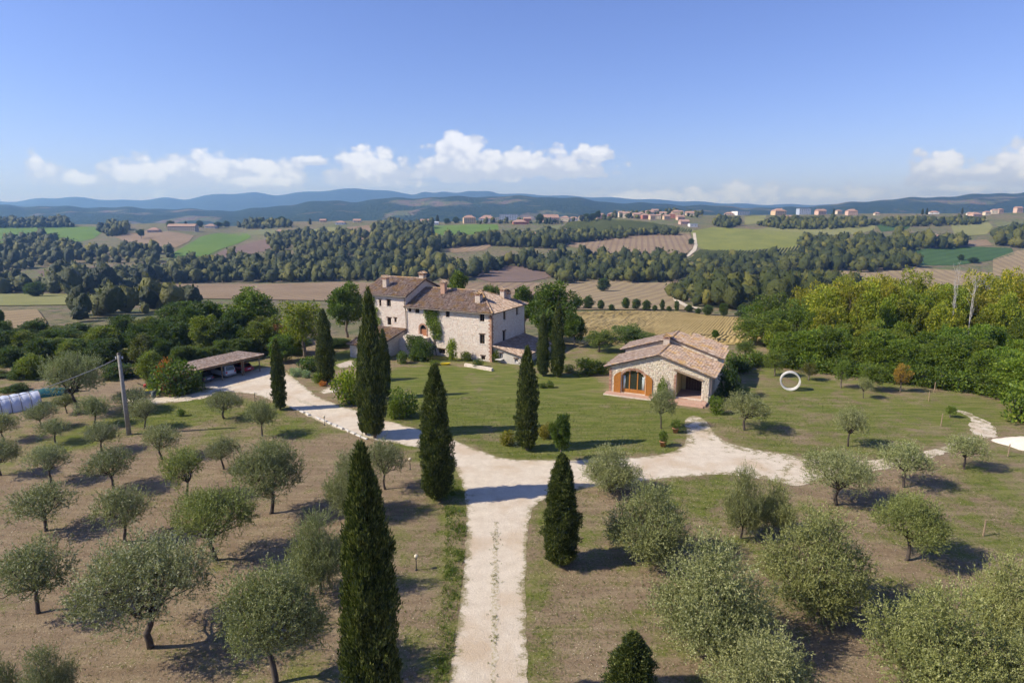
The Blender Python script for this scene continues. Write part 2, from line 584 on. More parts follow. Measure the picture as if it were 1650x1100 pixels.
LAWN_Z = [  # (pixels, greenness)
    ([(596, 682), (660, 688), (740, 712), (830, 741), (960, 740), (1070, 732), (1100, 700), (1140, 660), (990, 638), (960, 605), (880, 600), (800, 592), (640, 590), (612, 600)], 0.78),
    ([(1140, 640), (1180, 600), (1235, 592), (1600, 642), (1660, 655), (1800, 690), (1800, 720), (1560, 700), (1430, 738), (1290, 733), (1180, 716), (1150, 700)], 0.62),
    ([(190, 700), (240, 652), (345, 636), (440, 648), (520, 690), (500, 712), (440, 700), (380, 672), (300, 690)], 0.75),
    ([(50, 720), (120, 690), (240, 660), (250, 690), (180, 715), (80, 740)], 0.7),
    ([(640, 712), (705, 730), (742, 790), (750, 840), (748, 900), (736, 1000), (722, 1100), (690, 1400), (640, 1400), (672, 1100), (688, 960), (700, 880), (700, 830), (690, 790)], 0.6),
    ([(856, 826), (870, 812), (895, 820), (890, 900), (893, 1000), (905, 1100), (920, 1400), (862, 1400), (850, 1100), (847, 930)], 0.66),
    ([(1060, 775), (1170, 766), (1190, 790), (1130, 840), (1090, 850), (1050, 800)], 0.66),
    ([(1540, 740), (1660, 700), (1800, 700), (1800, 900), (1600, 860), (1480, 830)], 0.5),
    ([(590, 600), (640, 592), (800, 594), (960, 606), (1000, 560), (900, 545), (760, 560), (600, 560)], 0.58),
    ([(505, 575), (580, 560), (590, 580), (530, 600)], 1.0),
]

ncol = 340
uu = np.linspace(-1.35, 1.35, ncol)
yy = [-40.0]
while yy[-1] < 130:
    yy.append(yy[-1] + 1.0)
while yy[-1] < 2400:
    yy.append(yy[-1] * 1.014)
yy = np.array(yy)
gx = uu[None, :] * (np.maximum(yy, 0)[:, None] + 70)
gy = np.repeat(yy[:, None], ncol, 1)
gz = Hh(gx, gy)

def grid_faces(nr, nc):
    a = (np.arange(nr - 1)[:, None] * nc + np.arange(nc - 1)[None, :]).ravel()
    return np.stack([a, a + 1, a + nc + 1, a + nc], 1)

# ground material: bare reddish soil, dry mown grass and green grass, by a greenness map and noise
m, t, p = newmat('ground_soil_and_grass')
P_ = pos(t)
at_ = t.new('ShaderNodeAttribute', attribute_name='lawn').outputs['Fac']
far = t.new('ShaderNodeAttribute', attribute_name='far').outputs['Fac']
nA = t.noise(P_, 0.13, 5, 0.6)
nB = t.noise(P_, 0.6, 6, 0.65)
nC = t.noise(P_, 5.0, 5, 0.7)
nD = t.noise(t.mapping(P_, (0.18, 1.0, 1), (0, 0, R(24))), 1.3, 5, 0.6)     # mowing / raking lines
nE = t.noise(P_, 24.0, 3, 0.7)
soil = t.mix(t.mapr(nB, 0.32, 0.7), (0.225, 0.155, 0.095), (0.345, 0.25, 0.16))
soil = t.mix(t.mapr(nC, 0.35, 0.7), soil, (0.20, 0.145, 0.085))
soil = t.mix(t.math('MULTIPLY', t.mapr(nD, 0.45, 0.65), 0.45), soil, (0.40, 0.315, 0.19))
soil = t.mix(t.math('MULTIPLY', t.mapr(nE, 0.50, 0.66), 0.6), soil, (0.13, 0.105, 0.065))
grn = t.mix(t.mapr(nB, 0.3, 0.7), (0.105, 0.135, 0.016), (0.175, 0.195, 0.030))
grn = t.mix(t.mapr(nC, 0.35, 0.75), grn, (0.075, 0.10, 0.020))
grn = t.mix(t.math('MULTIPLY', t.mapr(nD, 0.42, 0.66), 0.7), grn, (0.23, 0.21, 0.075))
gf = t.math('ADD', at_, t.math('MULTIPLY', t.math('SUBTRACT', nA, 0.5), 1.3))
gf = t.math('ADD', gf, t.math('MULTIPLY', t.math('SUBTRACT', nB, 0.5), 1.1))
gf = t.math('ADD', gf, t.math('MULTIPLY', t.math('SUBTRACT', nC, 0.5), 0.9))
gf = t.mapr(gf, 0.30, 0.72, smooth=True)
near = t.mix(gf, soil, grn)
fA = t.noise(P_, 0.011, 5, 0.6)
fB = t.noise(P_, 0.06, 5, 0.65)
fC = t.noise(P_, 0.25, 4, 0.7)
scr = t.mix(t.mapr(fA, 0.4, 0.6), (0.20, 0.165, 0.085), (0.13, 0.15, 0.048))
scr = t.mix(t.mapr(fB, 0.45, 0.65), scr, (0.20, 0.14, 0.10))
scr = t.mix(t.mapr(fC, 0.5, 0.62), scr, (0.06, 0.08, 0.028))
t.put(p.inputs['Base Color'], t.mix(far, near, scr))
p.inputs['Roughness'].default_value = 0.95
p.inputs['Specular IOR Level'].default_value = 0.15
bump(t, p, t.math('ADD', t.math('MULTIPLY', nC, 1.0), t.math('MULTIPLY', nE, 0.6)), 1.0, 0.09)
M['ground'] = m

gm = mesh_np('ground', np.stack([gx, gy, gz], -1), grid_faces(len(yy), ncol), M['ground'], True)
V2 = np.stack([gx.ravel(), gy.ravel()], 1)
lawn = np.full(len(V2), 0.40)
lawn += 0.10 * waves(V2[:, 0], V2[:, 1], 30.0)
lawn -= 0.10 * sstep(V2[:, 0], -5, -20) * sstep(V2[:, 1], 70, 50)
sel = V2[:, 1] < 125
for pxs, val in LAWN_Z:
    d = sdist(V2[sel], ground_poly(pxs))
    wv = sstep(d, -1.2, 1.6)
    lawn[sel] = lawn[sel] * (1 - wv) + wv * val
a = gm.attributes.new('lawn', 'FLOAT', 'POINT')
a.data.foreach_set('value', lawn.astype(np.float32))
a = gm.attributes.new('far', 'FLOAT', 'POINT')
a.data.foreach_set('value', sstep(V2[:, 1], 112, 140).astype(np.float32))
tag(link('ground', gm), kind='structure')

# far wooded hills and blue mountains
def farmat(name, woods, fields, scale, thr):
    m, t, p = newmat(name)
    P_ = pos(t)
    a = t.noise(P_, scale, 5, 0.6)
    b = t.noise(P_, scale * 14, 4, 0.7)
    wd = t.mix(t.mapr(b, 0.35, 0.65), woods[0], woods[1])
    fl = t.mix(t.mapr(t.noise(P_, scale * 5, 2, 0.5), 0.45, 0.55), fields[0], fields[1])
    t.put(p.inputs['Base Color'], t.mix(t.mapr(a, thr, thr + 0.05), wd, fl))
    p.inputs['Roughness'].default_value = 1.0
    p.inputs['Specular IOR Level'].default_value = 0.0
    bump(t, p, b, 1.0, 30.0)
    return m

def far_sheet(name, y0, y1, rows, cols, mat):
    u = np.linspace(-1.5, 1.5, cols)
    y = y0 * (y1 / y0) ** np.linspace(0, 1, rows)
    x = u[None, :] * y[:, None]
    Yg = np.repeat(y[:, None], cols, 1)
    z = Hh(x, Yg)
    tag(link(name, mesh_np(name, np.stack([x, Yg, z], -1), grid_faces(rows, cols), mat, True)), kind='structure')

far_sheet('hills', 2390, 6300, 90, 340, farmat('hill_woods', ((0.022, 0.042, 0.016), (0.060, 0.078, 0.026)), ((0.21, 0.15, 0.10), (0.15, 0.16, 0.06)), 0.0026, 0.555))
far_sheet('mountains', 6280, 12600, 60, 520, farmat('mountain_woods', ((0.025, 0.040, 0.018), (0.055, 0.070, 0.028)), ((0.12, 0.12, 0.06), (0.09, 0.10, 0.04)), 0.0008, 0.70))

# ------------------------------------------------------------------ sheets on the ground
def sheet(name, poly, off, mat, cell, zfun=None, edge_attr=False, parent=None):
    """polygon sheet cut into cells and laid on the terrain"""
    bm = bmesh.new()
    vs_ = [bm.verts.new((q[0], q[1], 0)) for q in poly]
    bm.faces.new(vs_)
    xs = [q[0] for q in poly]
    ys = [q[1] for q in poly]
    for ax, lo, hi in ((0, min(xs), max(xs)), (1, min(ys), max(ys))):
        c = cell if np.isscalar(cell) else cell[ax]
        k = lo + c
        while k < hi:
            no = (1, 0, 0) if ax == 0 else (0, 1, 0)
            bmesh.ops.bisect_plane(bm, geom=bm.verts[:] + bm.edges[:] + bm.faces[:], plane_co=(k, k, 0), plane_no=no)
            k += c
    bmesh.ops.triangulate(bm, faces=bm.faces[:])
    V = np.array([v.co for v in bm.verts])
    z = (Hh(V[:, 0], V[:, 1]) if zfun is None else zfun(V)) + off
    for v, q in zip(bm.verts, z):
        v.co.z = q
    bmesh.ops.recalc_face_normals(bm, faces=bm.faces[:])
    if sum(f.normal.z for f in bm.faces) < 0:
        bmesh.ops.reverse_faces(bm, faces=bm.faces[:])
    me = bpy.data.meshes.new(name)
    bm.to_mesh(me)
    bm.free()
    me.materials.append(mat)
    if edge_attr:
        a = me.attributes.new('edge', 'FLOAT', 'POINT')
        a.data.foreach_set('value', sdist(V[:, :2], poly).astype(np.float32))
        a = me.attributes.new('wear', 'FLOAT', 'POINT')
        a.data.foreach_set('value', (0.85 * sstep(V[:, 0], 14, 24)).astype(np.float32))
    o = link(name, me, parent)
    if parent is None:
        tag(o, kind='structure')
    return o

def ragged(poly, step, amp, seed):
    rr = random.Random(seed)
    o = []
    n = len(poly)
    for i in range(n):
        a, b = np.array(poly[i]), np.array(poly[(i + 1) % n])
        L = np.linalg.norm(b - a)
        k = max(1, int(L / step))
        nrm = np.array([-(b - a)[1], (b - a)[0]]) / max(L, 1e-6)
        for j in range(k):
            q = a + (b - a) * j / k
            o.append(q + nrm * rr.uniform(-amp, amp))
    return o

def smooth_poly(poly, it=1):
    for _ in range(it):
        o = []
        n = len(poly)
        for i in range(n):
            a, b = np.array(poly[i]), np.array(poly[(i + 1) % n])
            o += [a * 0.75 + b * 0.25, a * 0.25 + b * 0.75]
        poly = o
    return poly

def gravelmat(name, sparse, c1=(0.57, 0.48, 0.36), c2=(0.70, 0.61, 0.475)):
    m, t, p = newmat(name)
    P_ = pos(t)
    e = t.new('ShaderNodeAttribute', attribute_name='edge').outputs['Fac']
    n0 = t.noise(P_, 0.22, 4, 0.6)
    n1 = t.noise(P_, 1.1, 5, 0.65)
    n2 = t.noise(P_, 6.0, 5, 0.75)
    n3 = t.noise(P_, 30.0, 3, 0.8)
    c = t.mix(t.mapr(n1, 0.3, 0.7), c1, c2)
    c = t.mix(t.math('MULTIPLY', t.mapr(n0, 0.48, 0.66), 0.7), c, (0.50, 0.37, 0.235))       # ochre mud patches
    c = t.mix(t.math('MULTIPLY', t.mapr(n2, 0.45, 0.8), 0.55), c, (0.46, 0.39, 0.31))
    c = t.mix(t.math('MULTIPLY', t.mapr(n3, 0.5, 0.75), 0.35), c, (0.38, 0.33, 0.27))
    g = t.mix(t.mapr(n2, 0.3, 0.7), (0.19, 0.19, 0.065), (0.33, 0.25, 0.16))
    k = t.math('ADD', e, t.math('MULTIPLY', t.math('SUBTRACT', n1, 0.5), 2.2))
    k = t.math('ADD', k, t.math('MULTIPLY', t.math('SUBTRACT', n2, 0.5), 1.6))
    if sparse:
        k = t.math('ADD', t.math('MULTIPLY', e, 0.35), t.math('MULTIPLY', t.math('SUBTRACT', n1, 0.5), 3.0))
        k = t.math('ADD', k, t.math('MULTIPLY', t.math('SUBTRACT', n2, 0.5), 2.4))
        k = t.math('ADD', k, t.math('MULTIPLY', t.math('SUBTRACT', n0, 0.5), 1.6))
    if not sparse:                 # towards the annex the gravel is thin and grass breaks through
        we = t.new('ShaderNodeAttribute', attribute_name='wear').outputs['Fac']
        kw = t.math('ADD', t.math('MULTIPLY', t.math('SUBTRACT', n1, 0.5), 4.5), t.math('MULTIPLY', t.math('SUBTRACT', n2, 0.5), 3.5))
        kw = t.math('ADD', t.math('ADD', kw, t.math('MULTIPLY', t.math('MINIMUM', e, 1.6), 0.35)), -0.12)
        k = t.math('ADD', t.math('MULTIPLY', k, t.math('SUBTRACT', 1.0, we)), t.math('MULTIPLY', kw, we))
    else:
        k = t.math('ADD', k, 0.22)
    t.put(p.inputs['Base Color'], t.mix(t.mapr(k, -0.1, 0.45, smooth=True), g, c))
    p.inputs['Roughness'].default_value = 0.95
    p.inputs['Specular IOR Level'].default_value = 0.15
    bump(t, p, t.math('ADD', n2, t.math('MULTIPLY', n3, 0.7)), 0.9, 0.05)
    return m
M['gravel'] = gravelmat('white_gravel', False)
M['gravel_sparse'] = gravelmat('sparse_gravel', True)
def flat(V):
    return np.zeros(len(V))
sheet('gravel_drive', ragged(smooth_poly(ground_poly(DRIVE_PX)), 0.5, 0.09, 1), 0.012, M['gravel'], 1.0, flat, True)
sheet('gravel_path', ragged(smooth_poly(ground_poly(PATH_PX)), 0.5, 0.2, 2), 0.02, M['gravel_sparse'], 1.0, flat, True)
sheet('gravel_track', ragged(smooth_poly(ground_poly(TRACK_PX)), 0.5, 0.2, 3), 0.016, M['gravel_sparse'], 1.0, flat, True)
sheet('bare_gravel_patch', ragged(smooth_poly(ground_poly(BARE_PX)), 0.5, 0.2, 4), 0.014, M['gravel_sparse'], 1.0, flat, True)

# wheel ruts with a raised grassy middle on the near part of the drive
def strip(pxa, pxb, width, n, seed, amp=0.12):
    rr = random.Random(seed)
    A, B = at(*pxa)[:2], at(*pxb)[:2]
    L, Rr = [], []
    d = (B - A) / np.linalg.norm(B - A)
    nn = np.array([-d[1], d[0]])
    for i in range(n + 1):
        q = A + (B - A) * i / n
        wv = width * (0.35 + 0.65 * math.sin(math.pi * min(1, (i + 0.3) / n))) * rr.uniform(0.5, 1.2)
        o = rr.uniform(-amp, amp)
        L.append(q + nn * (wv / 2 + o))
        Rr.append(q - nn * (wv / 2 - o))
    return L + Rr[::-1]
m, t, p = newmat('ochre_earth')
P_ = pos(t)
t.put(p.inputs['Base Color'], t.mix(t.mapr(t.noise(P_, 5, 6, 0.7), 0.35, 0.65), (0.60, 0.53, 0.43), (0.36, 0.29, 0.15)))
p.inputs['Roughness'].default_value = 0.95
bump(t, p, t.noise(P_, 20, 4), 0.8, 0.03)
M['ochre'] = m
sheet('drive_middle_strip', strip((794, 1130), (800, 840), 0.5, 60, 7), 0.02, M['ochre'], 1.5, flat)
sheet('mud_streak', strip((478, 643), (515, 657), 0.9, 12, 8), 0.02, M['ochre'], 1.5, flat)

# ------------------------------------------------------------------ fields across the valley
def fieldmat(name, c1, c2, scale=0.05, lines=None, ang=0.0, lc=None, lw=0.5):
    m, t, p = newmat(name)
    P_ = pos(t)
    n1 = t.noise(P_, scale, 5, 0.6)
    n2 = t.noise(P_, scale * 9, 4, 0.7)
    c = t.mix(t.mapr(n1, 0.35, 0.65), c1, c2)
    c = t.mix(t.math('MULTIPLY', t.mapr(n2, 0.4, 0.75), 0.4), c, tuple(q * 0.6 for q in c1))
    if lines:
        wv = t.new('ShaderNodeTexWave', wave_type='BANDS', bands_direction='X')
        t.put(wv.inputs['Vector'], t.mapping(P_, (1, 1, 1), (0, 0, ang)))
        wv.inputs['Scale'].default_value = 0.314 / lines
        wv.inputs['Distortion'].default_value = 1.2
        wv.inputs['Detail'].default_value = 2
        wv.inputs['Detail Scale'].default_value = 0.2
        c = t.mix(t.math('MULTIPLY', t.mapr(wv.outputs['Fac'], lw, lw + 0.3), 0.7), c, lc)
    t.put(p.inputs['Base Color'], c)
    p.inputs['Roughness'].default_value = 1.0
    p.inputs['Specular IOR Level'].default_value = 0.05
    return m

tan = fieldmat('tan_stubble', (0.28, 0.21, 0.115), (0.34, 0.265, 0.15), 0.02, 9, 0.4, (0.22, 0.16, 0.10))
brown = fieldmat('brown_plough', (0.25, 0.18, 0.105), (0.315, 0.235, 0.145), 0.02, 8, 0.2, (0.20, 0.135, 0.095))
purple = fieldmat('dark_plough', (0.185, 0.135, 0.105), (0.235, 0.165, 0.13), 0.03, 7, 0.9, (0.15, 0.105, 0.085))
green = fieldmat('green_crop', (0.115, 0.19, 0.035), (0.16, 0.23, 0.05), 0.02, 12, 0.5, (0.10, 0.16, 0.03))
dgreen = fieldmat('dark_green_crop', (0.055, 0.105, 0.035), (0.075, 0.13, 0.045), 0.02, 14, 1.0, (0.05, 0.09, 0.03))
pale = fieldmat('pale_meadow', (0.21, 0.21, 0.075), (0.26, 0.25, 0.10), 0.02)
vine = fieldmat('vineyard_leaf', (0.175, 0.19, 0.048), (0.23, 0.235, 0.06), 0.03)
vsoil = fieldmat('vineyard_soil', (0.33, 0.28, 0.13), (0.38, 0.32, 0.16), 0.03)
maize = fieldmat('dry_maize', (0.38, 0.275, 0.105), (0.47, 0.35, 0.15), 0.05)
earth = fieldmat('farm_track', (0.55, 0.46, 0.34), (0.62, 0.54, 0.42), 0.05)
olivey = fieldmat('olive_terrace', (0.17, 0.18, 0.08), (0.22, 0.21, 0.10), 0.05, 9, 0.3, (0.10, 0.12, 0.05))

def field(pxs, mat, name='field', off=0.35):
    poly = [hit(a, b)[:2] for a, b in pxs]
    A = np.array(poly)
    span = A.max(0) - A.min(0)
    cell = (max(5.0, span[0] / 34), max(5.0, span[1] / 34))
    return sheet(name, poly, off, mat, cell), poly

def crop_rows(name, poly, ang, spacing, width, height, mat, seg=6.0, base=0.3, jit=0.15, seed=0):
    """raised rows of plants inside a field"""
    rs = np.random.RandomState(seed)
    A = np.array(poly)
    c = A.mean(0)
    d = np.array([math.cos(ang), math.sin(ang)])
    n = np.array([-d[1], d[0]])
    s = (A - c) @ d
    q = (A - c) @ n
    V, Fc = [], []
    base_i = 0
    for k in np.arange(q.min(), q.max(), spacing):
        L = np.arange(s.min(), s.max(), seg)
        pts = c + L[:, None] * d + k * n
        ins = inpoly(pts, poly)
        i = 0
        while i < len(L):
            if ins[i]:
                j = i
                while j + 1 < len(L) and ins[j + 1]:
                    j += 1
                if j - i >= 1:
                    pp = pts[i:j + 1]
                    z = Hh(pp[:, 0], pp[:, 1]) + base
                    h = height * (1 + rs.uniform(-jit, jit, len(pp)))
                    wd = width * (1 + rs.uniform(-jit, jit, len(pp))) / 2
                    a = np.c_[pp + n * wd[:, None], z]
                    b = np.c_[pp + n * wd[:, None] * 0.55, z + h]
                    cc = np.c_[pp - n * wd[:, None] * 0.55, z + h]
                    e = np.c_[pp - n * wd[:, None], z]
                    V.append(np.stack([a, b, cc, e], 1).reshape(-1, 3))
                    m_ = len(pp)
                    st = base_i + np.arange(m_ - 1) * 4
                    for r in range(3):
                        Fc.append(np.stack([st + r, st + r + 1, st + r + 5, st + r + 4], 1))
                    base_i += m_ * 4
                i = j + 1
            else:
                i += 1
    o = link(name, mesh_np(name, np.concatenate(V), np.concatenate(Fc), mat, False))
    return o

_, pm = field([(890, 556), (880, 520), (905, 503), (1000, 501), (1090, 502), (1150, 509), (1205, 512), (1240, 520), (1250, 556)], maize, off=0.1)
o = crop_rows('maize_rows', pm, R(66), 0.95, 0.6, 0.20, maize, 2.5, 0.05, 0.5, 1)
tag(o, 'golden rows of dry standing maize behind the stone annex', 'maize', kind='stuff')
field([(898, 462), (935, 452), (990, 451), (1085, 457), (1078, 470), (1095, 490), (1110, 500), (900, 500), (860, 490)], tan)
field([(1060, 480), (1075, 452), (1130, 444), (1240, 445), (1360, 432), (1480, 432), (1600, 440), (1560, 460), (1350, 470), (1200, 476)], tan)
field([(905, 386), (950, 378), (1040, 376), (1112, 377), (1119, 398), (1105, 409), (1060, 411), (960, 408), (915, 396)], brown)
field([(1112, 373), (1150, 366), (1250, 372), (1312, 378), (1320, 388), (1290, 398), (1200, 404), (1140, 405), (1124, 398)], vine)
_, pv = field([(1108, 420), (1125, 403), (1200, 405), (1270, 400), (1312, 391), (1322, 400), (1270, 412), (1200, 424), (1130, 432)], vsoil)
tag(crop_rows('vineyard_rows', pv, R(62), 3.4, 1.5, 1.6, vine, 5, 0.3, 0.25, 2), 'striped vine rows below the round vineyard hill', 'vineyard', kind='stuff')
_, pv = field([(905, 368), (915, 359), (960, 354), (1010, 355), (1060, 361), (1118, 371), (1112, 376), (1040, 374), (960, 376)], vsoil)
tag(crop_rows('vineyard_rows', pv, R(70), 4.0, 1.9, 1.6, vine, 6, 0.3, 0.25, 3), 'striped vine rows below the hilltop village', 'vineyard', kind='stuff')
field([(1440, 410), (1480, 402), (1560, 398), (1630, 400), (1635, 410), (1600, 420), (1540, 428), (1470, 428)], dgreen)
field([(1600, 418), (1640, 404), (1720, 400), (1720, 450), (1600, 445)], tan)
field([(200, 466), (260, 458), (400, 458), (560, 455), (640, 458), (760, 456), (900, 456), (900, 490), (700, 490), (560, 486), (330, 482), (230, 474)], brown)
field([(755, 444), (790, 430), (850, 428), (885, 436), (890, 446), (850, 455), (790, 455)], purple)
field([(-60, 474), (60, 474), (180, 475), (190, 485), (120, 492), (-60, 494)], pale)
field([(-60, 505), (60, 500), (75, 520), (60, 545), (-60, 545)], tan, off=0.5)
field([(272, 414), (300, 396), (322, 382), (350, 376), (400, 376), (405, 382), (385, 392), (355, 402), (330, 416), (300, 420)], green)
field([(-60, 366), (40, 364), (160, 366), (168, 372), (150, 385), (110, 393), (60, 388), (-60, 384)], green)
field([(-60, 390), (20, 388), (58, 392), (50, 402), (10, 412), (-60, 412)], green)
field([(185, 382), (230, 372), (280, 374), (312, 380), (304, 390), (282, 400), (240, 396), (210, 392)], brown)
field([(330, 420), (360, 404), (400, 392), (430, 385), (450, 392), (430, 404), (390, 414), (350, 424)], purple)
field([(490, 372), (530, 366), (560, 368), (556, 384), (500, 388)], pale)
field([(540, 382), (560, 366), (610, 362), (628, 374), (610, 386), (560, 388)], brown)
field([(690, 372), (700, 364), (760, 362), (802, 362), (804, 370), (770, 378), (700, 380)], green)
field([(712, 398), (760, 390), (800, 392), (780, 404), (730, 408)], brown)
field([(1210, 372), (1260, 362), (1340, 364), (1410, 362), (1410, 370), (1380, 378), (1300, 382), (1240, 378)], pale)
field([(1412, 362), (1470, 362), (1460, 370), (1420, 374)], dgreen)
field([(1530, 358), (1590, 354), (1600, 366), (1590, 378), (1540, 382)], pale)
field([(1200, 350), (1235, 347), (1232, 360), (1200, 362)], pale)
field([(1555, 388), (1590, 386), (1600, 396), (1560, 398)], brown)
field([(1600, 358), (1720, 356), (1720, 366), (1610, 368)], olivey)
field([(60, 438), (150, 430), (215, 434), (200, 446), (90, 458)], purple)
field([(340, 374), (420, 370), (480, 372), (470, 378), (400, 380)], olivey)
field([(840, 376), (880, 366), (905, 362), (900, 372), (880, 380)], olivey)
field([(1116, 376), (1121, 376), (1124, 396), (1122, 404), (1110, 414), (1106, 414), (1116, 402), (1119, 394)], earth, 'farm_track', 0.6)
field([(430, 379), (434, 379), (440, 386), (458, 391), (464, 397), (458, 397), (436, 388), (429, 384)], earth, 'farm_track', 0.6)
field([(1078, 470), (1082, 470), (1092, 484), (1110, 494), (1130, 498), (1126, 500), (1104, 496), (1086, 486)], earth, 'farm_track', 0.5)

# ------------------------------------------------------------------ vegetation
def unit(v):
    return v / np.maximum(np.linalg.norm(v, axis=-1, keepdims=True), 1e-9)

def leaves(c, d, L, W, rs):
    """diamond leaves: base points c, directions d, lengths L, widths W -> verts, faces"""
    n = len(c)
    s = unit(np.cross(d, rs.normal(size=(n, 3))))
    L = np.broadcast_to(L, n)[:, None]
    W = np.broadcast_to(W, n)[:, None]
    mid = c + d * L * 0.45
    V = np.stack([c, mid + s * W, c + d * L, mid - s * W], 1).reshape(-1, 3)
    f = np.arange(n * 4).reshape(n, 4)
    return V, f

def fib(n):
    i = np.arange(n) + 0.5
    ph = np.arccos(1 - 2 * i / n)
    th = math.pi * (1 + 5 ** 0.5) * i
    return np.stack([np.cos(th) * np.sin(ph), np.sin(th) * np.sin(ph), np.cos(ph)], 1)

def limb(mb, a, b, r0, r1, rs, bend=0.25, n=5):
    a, b = np.array(a, float), np.array(b, float)
    L = np.linalg.norm(b - a)
    off = rs.normal(size=3) * bend * L * 0.5
    pts = [a + (b - a) * q + off * math.sin(q * math.pi) + rs.normal(size=3) * L * 0.02 * (0 < q < 1) for q in np.linspace(0, 1, n)]
    mb.tube(pts, [r0 + (r1 - r0) * q for q in np.linspace(0, 1, n)], 6)
    return pts

def lobes_crown(seed, lobes, per, leaf, wid, outward=0.6, up=0.35, shell=0.55, shoot=0, shoot_len=0.5):
    """lobes: list of (centre, radii). leaves (or leafy shoots) spread through each lobe"""
    rs = np.random.RandomState(seed)
    Vs, Fs = [], []
    off = 0
    for c, r in lobes:
        k = max(6, int(per * (r[0] * r[1] * r[2]) ** (2 / 3)))
        d = unit(rs.normal(size=(k, 3)))
        rad = shell + (1 - shell) * rs.uniform(size=(k, 1)) ** 0.6
        rad *= 1 + 0.22 * np.sin(d[:, :1] * 5 + c[0] * 7) * np.cos(d[:, 1:2] * 4 + c[1] * 5) + 0.10 * rs.normal(size=(k, 1))
        P = np.array(c) + d * np.array(r) * rad
        dr = unit(d * outward + np.array([0, 0, up]) + rs.normal(size=(k, 3)) * 0.55)
        if shoot:
            Ls = shoot_len * rs.uniform(0.5, 1.25, (k, 1))
            q = np.tile(np.linspace(0.1, 1.0, shoot), (k, 1)).reshape(-1, 1)
            base = np.repeat(P, shoot, 0) + np.repeat(dr, shoot, 0) * np.repeat(Ls, shoot, 0) * q
            ld = unit(np.repeat(dr, shoot, 0) * 0.8 + rs.normal(size=(k * shoot, 3)) * 0.55)
            V, f = leaves(base, ld, leaf * rs.uniform(0.7, 1.2, k * shoot), wid * rs.uniform(0.8, 1.2, k * shoot), rs)
        else:
            V, f = leaves(P, dr, leaf * rs.uniform(0.6, 1.3, k), wid * rs.uniform(0.7, 1.2, k), rs)
        Vs.append(V)
        Fs.append(f + off)
        off += len(V)
    return np.concatenate(Vs), np.concatenate(Fs)

PROTO = {}

def norm_crown(V, H, W):
    return V

def olive_proto(seed, nl, per, shoot, low=False, leaf=0.125):
    """unit olive: 4 m high, 4 m wide"""
    rs = np.random.RandomState(seed)
    lobes = []
    tr = MB()
    lean = rs.normal(size=2) * 0.15
    fork = np.array([lean[0], lean[1], 0.62 if low else 1.2])
    limb(tr, (0, 0, -0.15), fork, 0.12, 0.085, rs, 0.12)
    for i in range(nl):
        a = 2 * math.pi * (i + rs.uniform(-0.3, 0.3)) / nl
        rr = rs.uniform(0.85, 1.35)
        z = rs.uniform(1.95, 2.8) - (0.65 if low else 0)
        c = np.array([math.cos(a) * rr, math.sin(a) * rr, z])
        lobes.append((c, np.array([rs.uniform(0.55, 0.85), rs.uniform(0.55, 0.85), rs.uniform(0.45, 0.75)])))
        mid = fork + (c - fork) * 0.55 + np.array([0, 0, -0.1])
        limb(tr, fork, mid, 0.06, 0.035, rs, 0.2, 4)
        limb(tr, mid, c + np.array([0, 0, 0.3]), 0.035, 0.01, rs, 0.2, 4)
        for _ in range(2):
            limb(tr, mid, c + rs.normal(size=3) * 0.4, 0.03, 0.008, rs, 0.2, 3)
    for i in range(3):
        c = np.array([rs.uniform(-0.5, 0.5), rs.uniform(-0.5, 0.5), rs.uniform(2.5, 3.2)])
        lobes.append((c, np.array([0.7, 0.7, 0.6]) * rs.uniform(0.8, 1.15)))
        limb(tr, fork, c, 0.05, 0.01, rs, 0.15, 5)
    for i in range(5):
        a = rs.uniform(0, 2 * math.pi)
        c = np.array([math.cos(a) * 1.5, math.sin(a) * 1.5, rs.uniform(1.6, 2.1) - (0.6 if low else 0)])
        lobes.append((c, np.array([0.42, 0.42, 0.34])))
        limb(tr, fork + np.array([0, 0, 0.2]), c, 0.04, 0.008, rs, 0.2, 4)
    if low:
        for i in range(5):
            a = rs.uniform(0, 2 * math.pi)
            c = np.array([math.cos(a) * 1.0, math.sin(a) * 1.0, rs.uniform(0.75, 1.2)])
            lobes.append((c, np.array([0.6, 0.6, 0.5])))
    V, f = lobes_crown(seed, lobes, per, leaf, leaf * 0.18, 0.55, 0.5, 0.35, shoot, 0.40)
    V2, f2 = lobes_crown(seed + 77, [(c, r * 1.05) for c, r in lobes], per * 0.12, leaf, leaf * 0.17, 0.5, 1.0, 0.8, shoot + 4, 0.62)   # long water shoots
    return mesh_np('crown', np.concatenate([V, V2]), np.concatenate([f, f2 + len(V)]), M['olive']), mesh_py('trunk', tr.v, tr.f, M['dark_bark'], True)

PROTO['olive_big'] = [olive_proto(s, 10, 390, 13, low, 0.085) for s, low in ((1, False), (2, True), (3, False), (13, True))]
PROTO['olive'] = [olive_proto(s, 8, 210, 9, False) for s in (4, 5, 6, 7)]

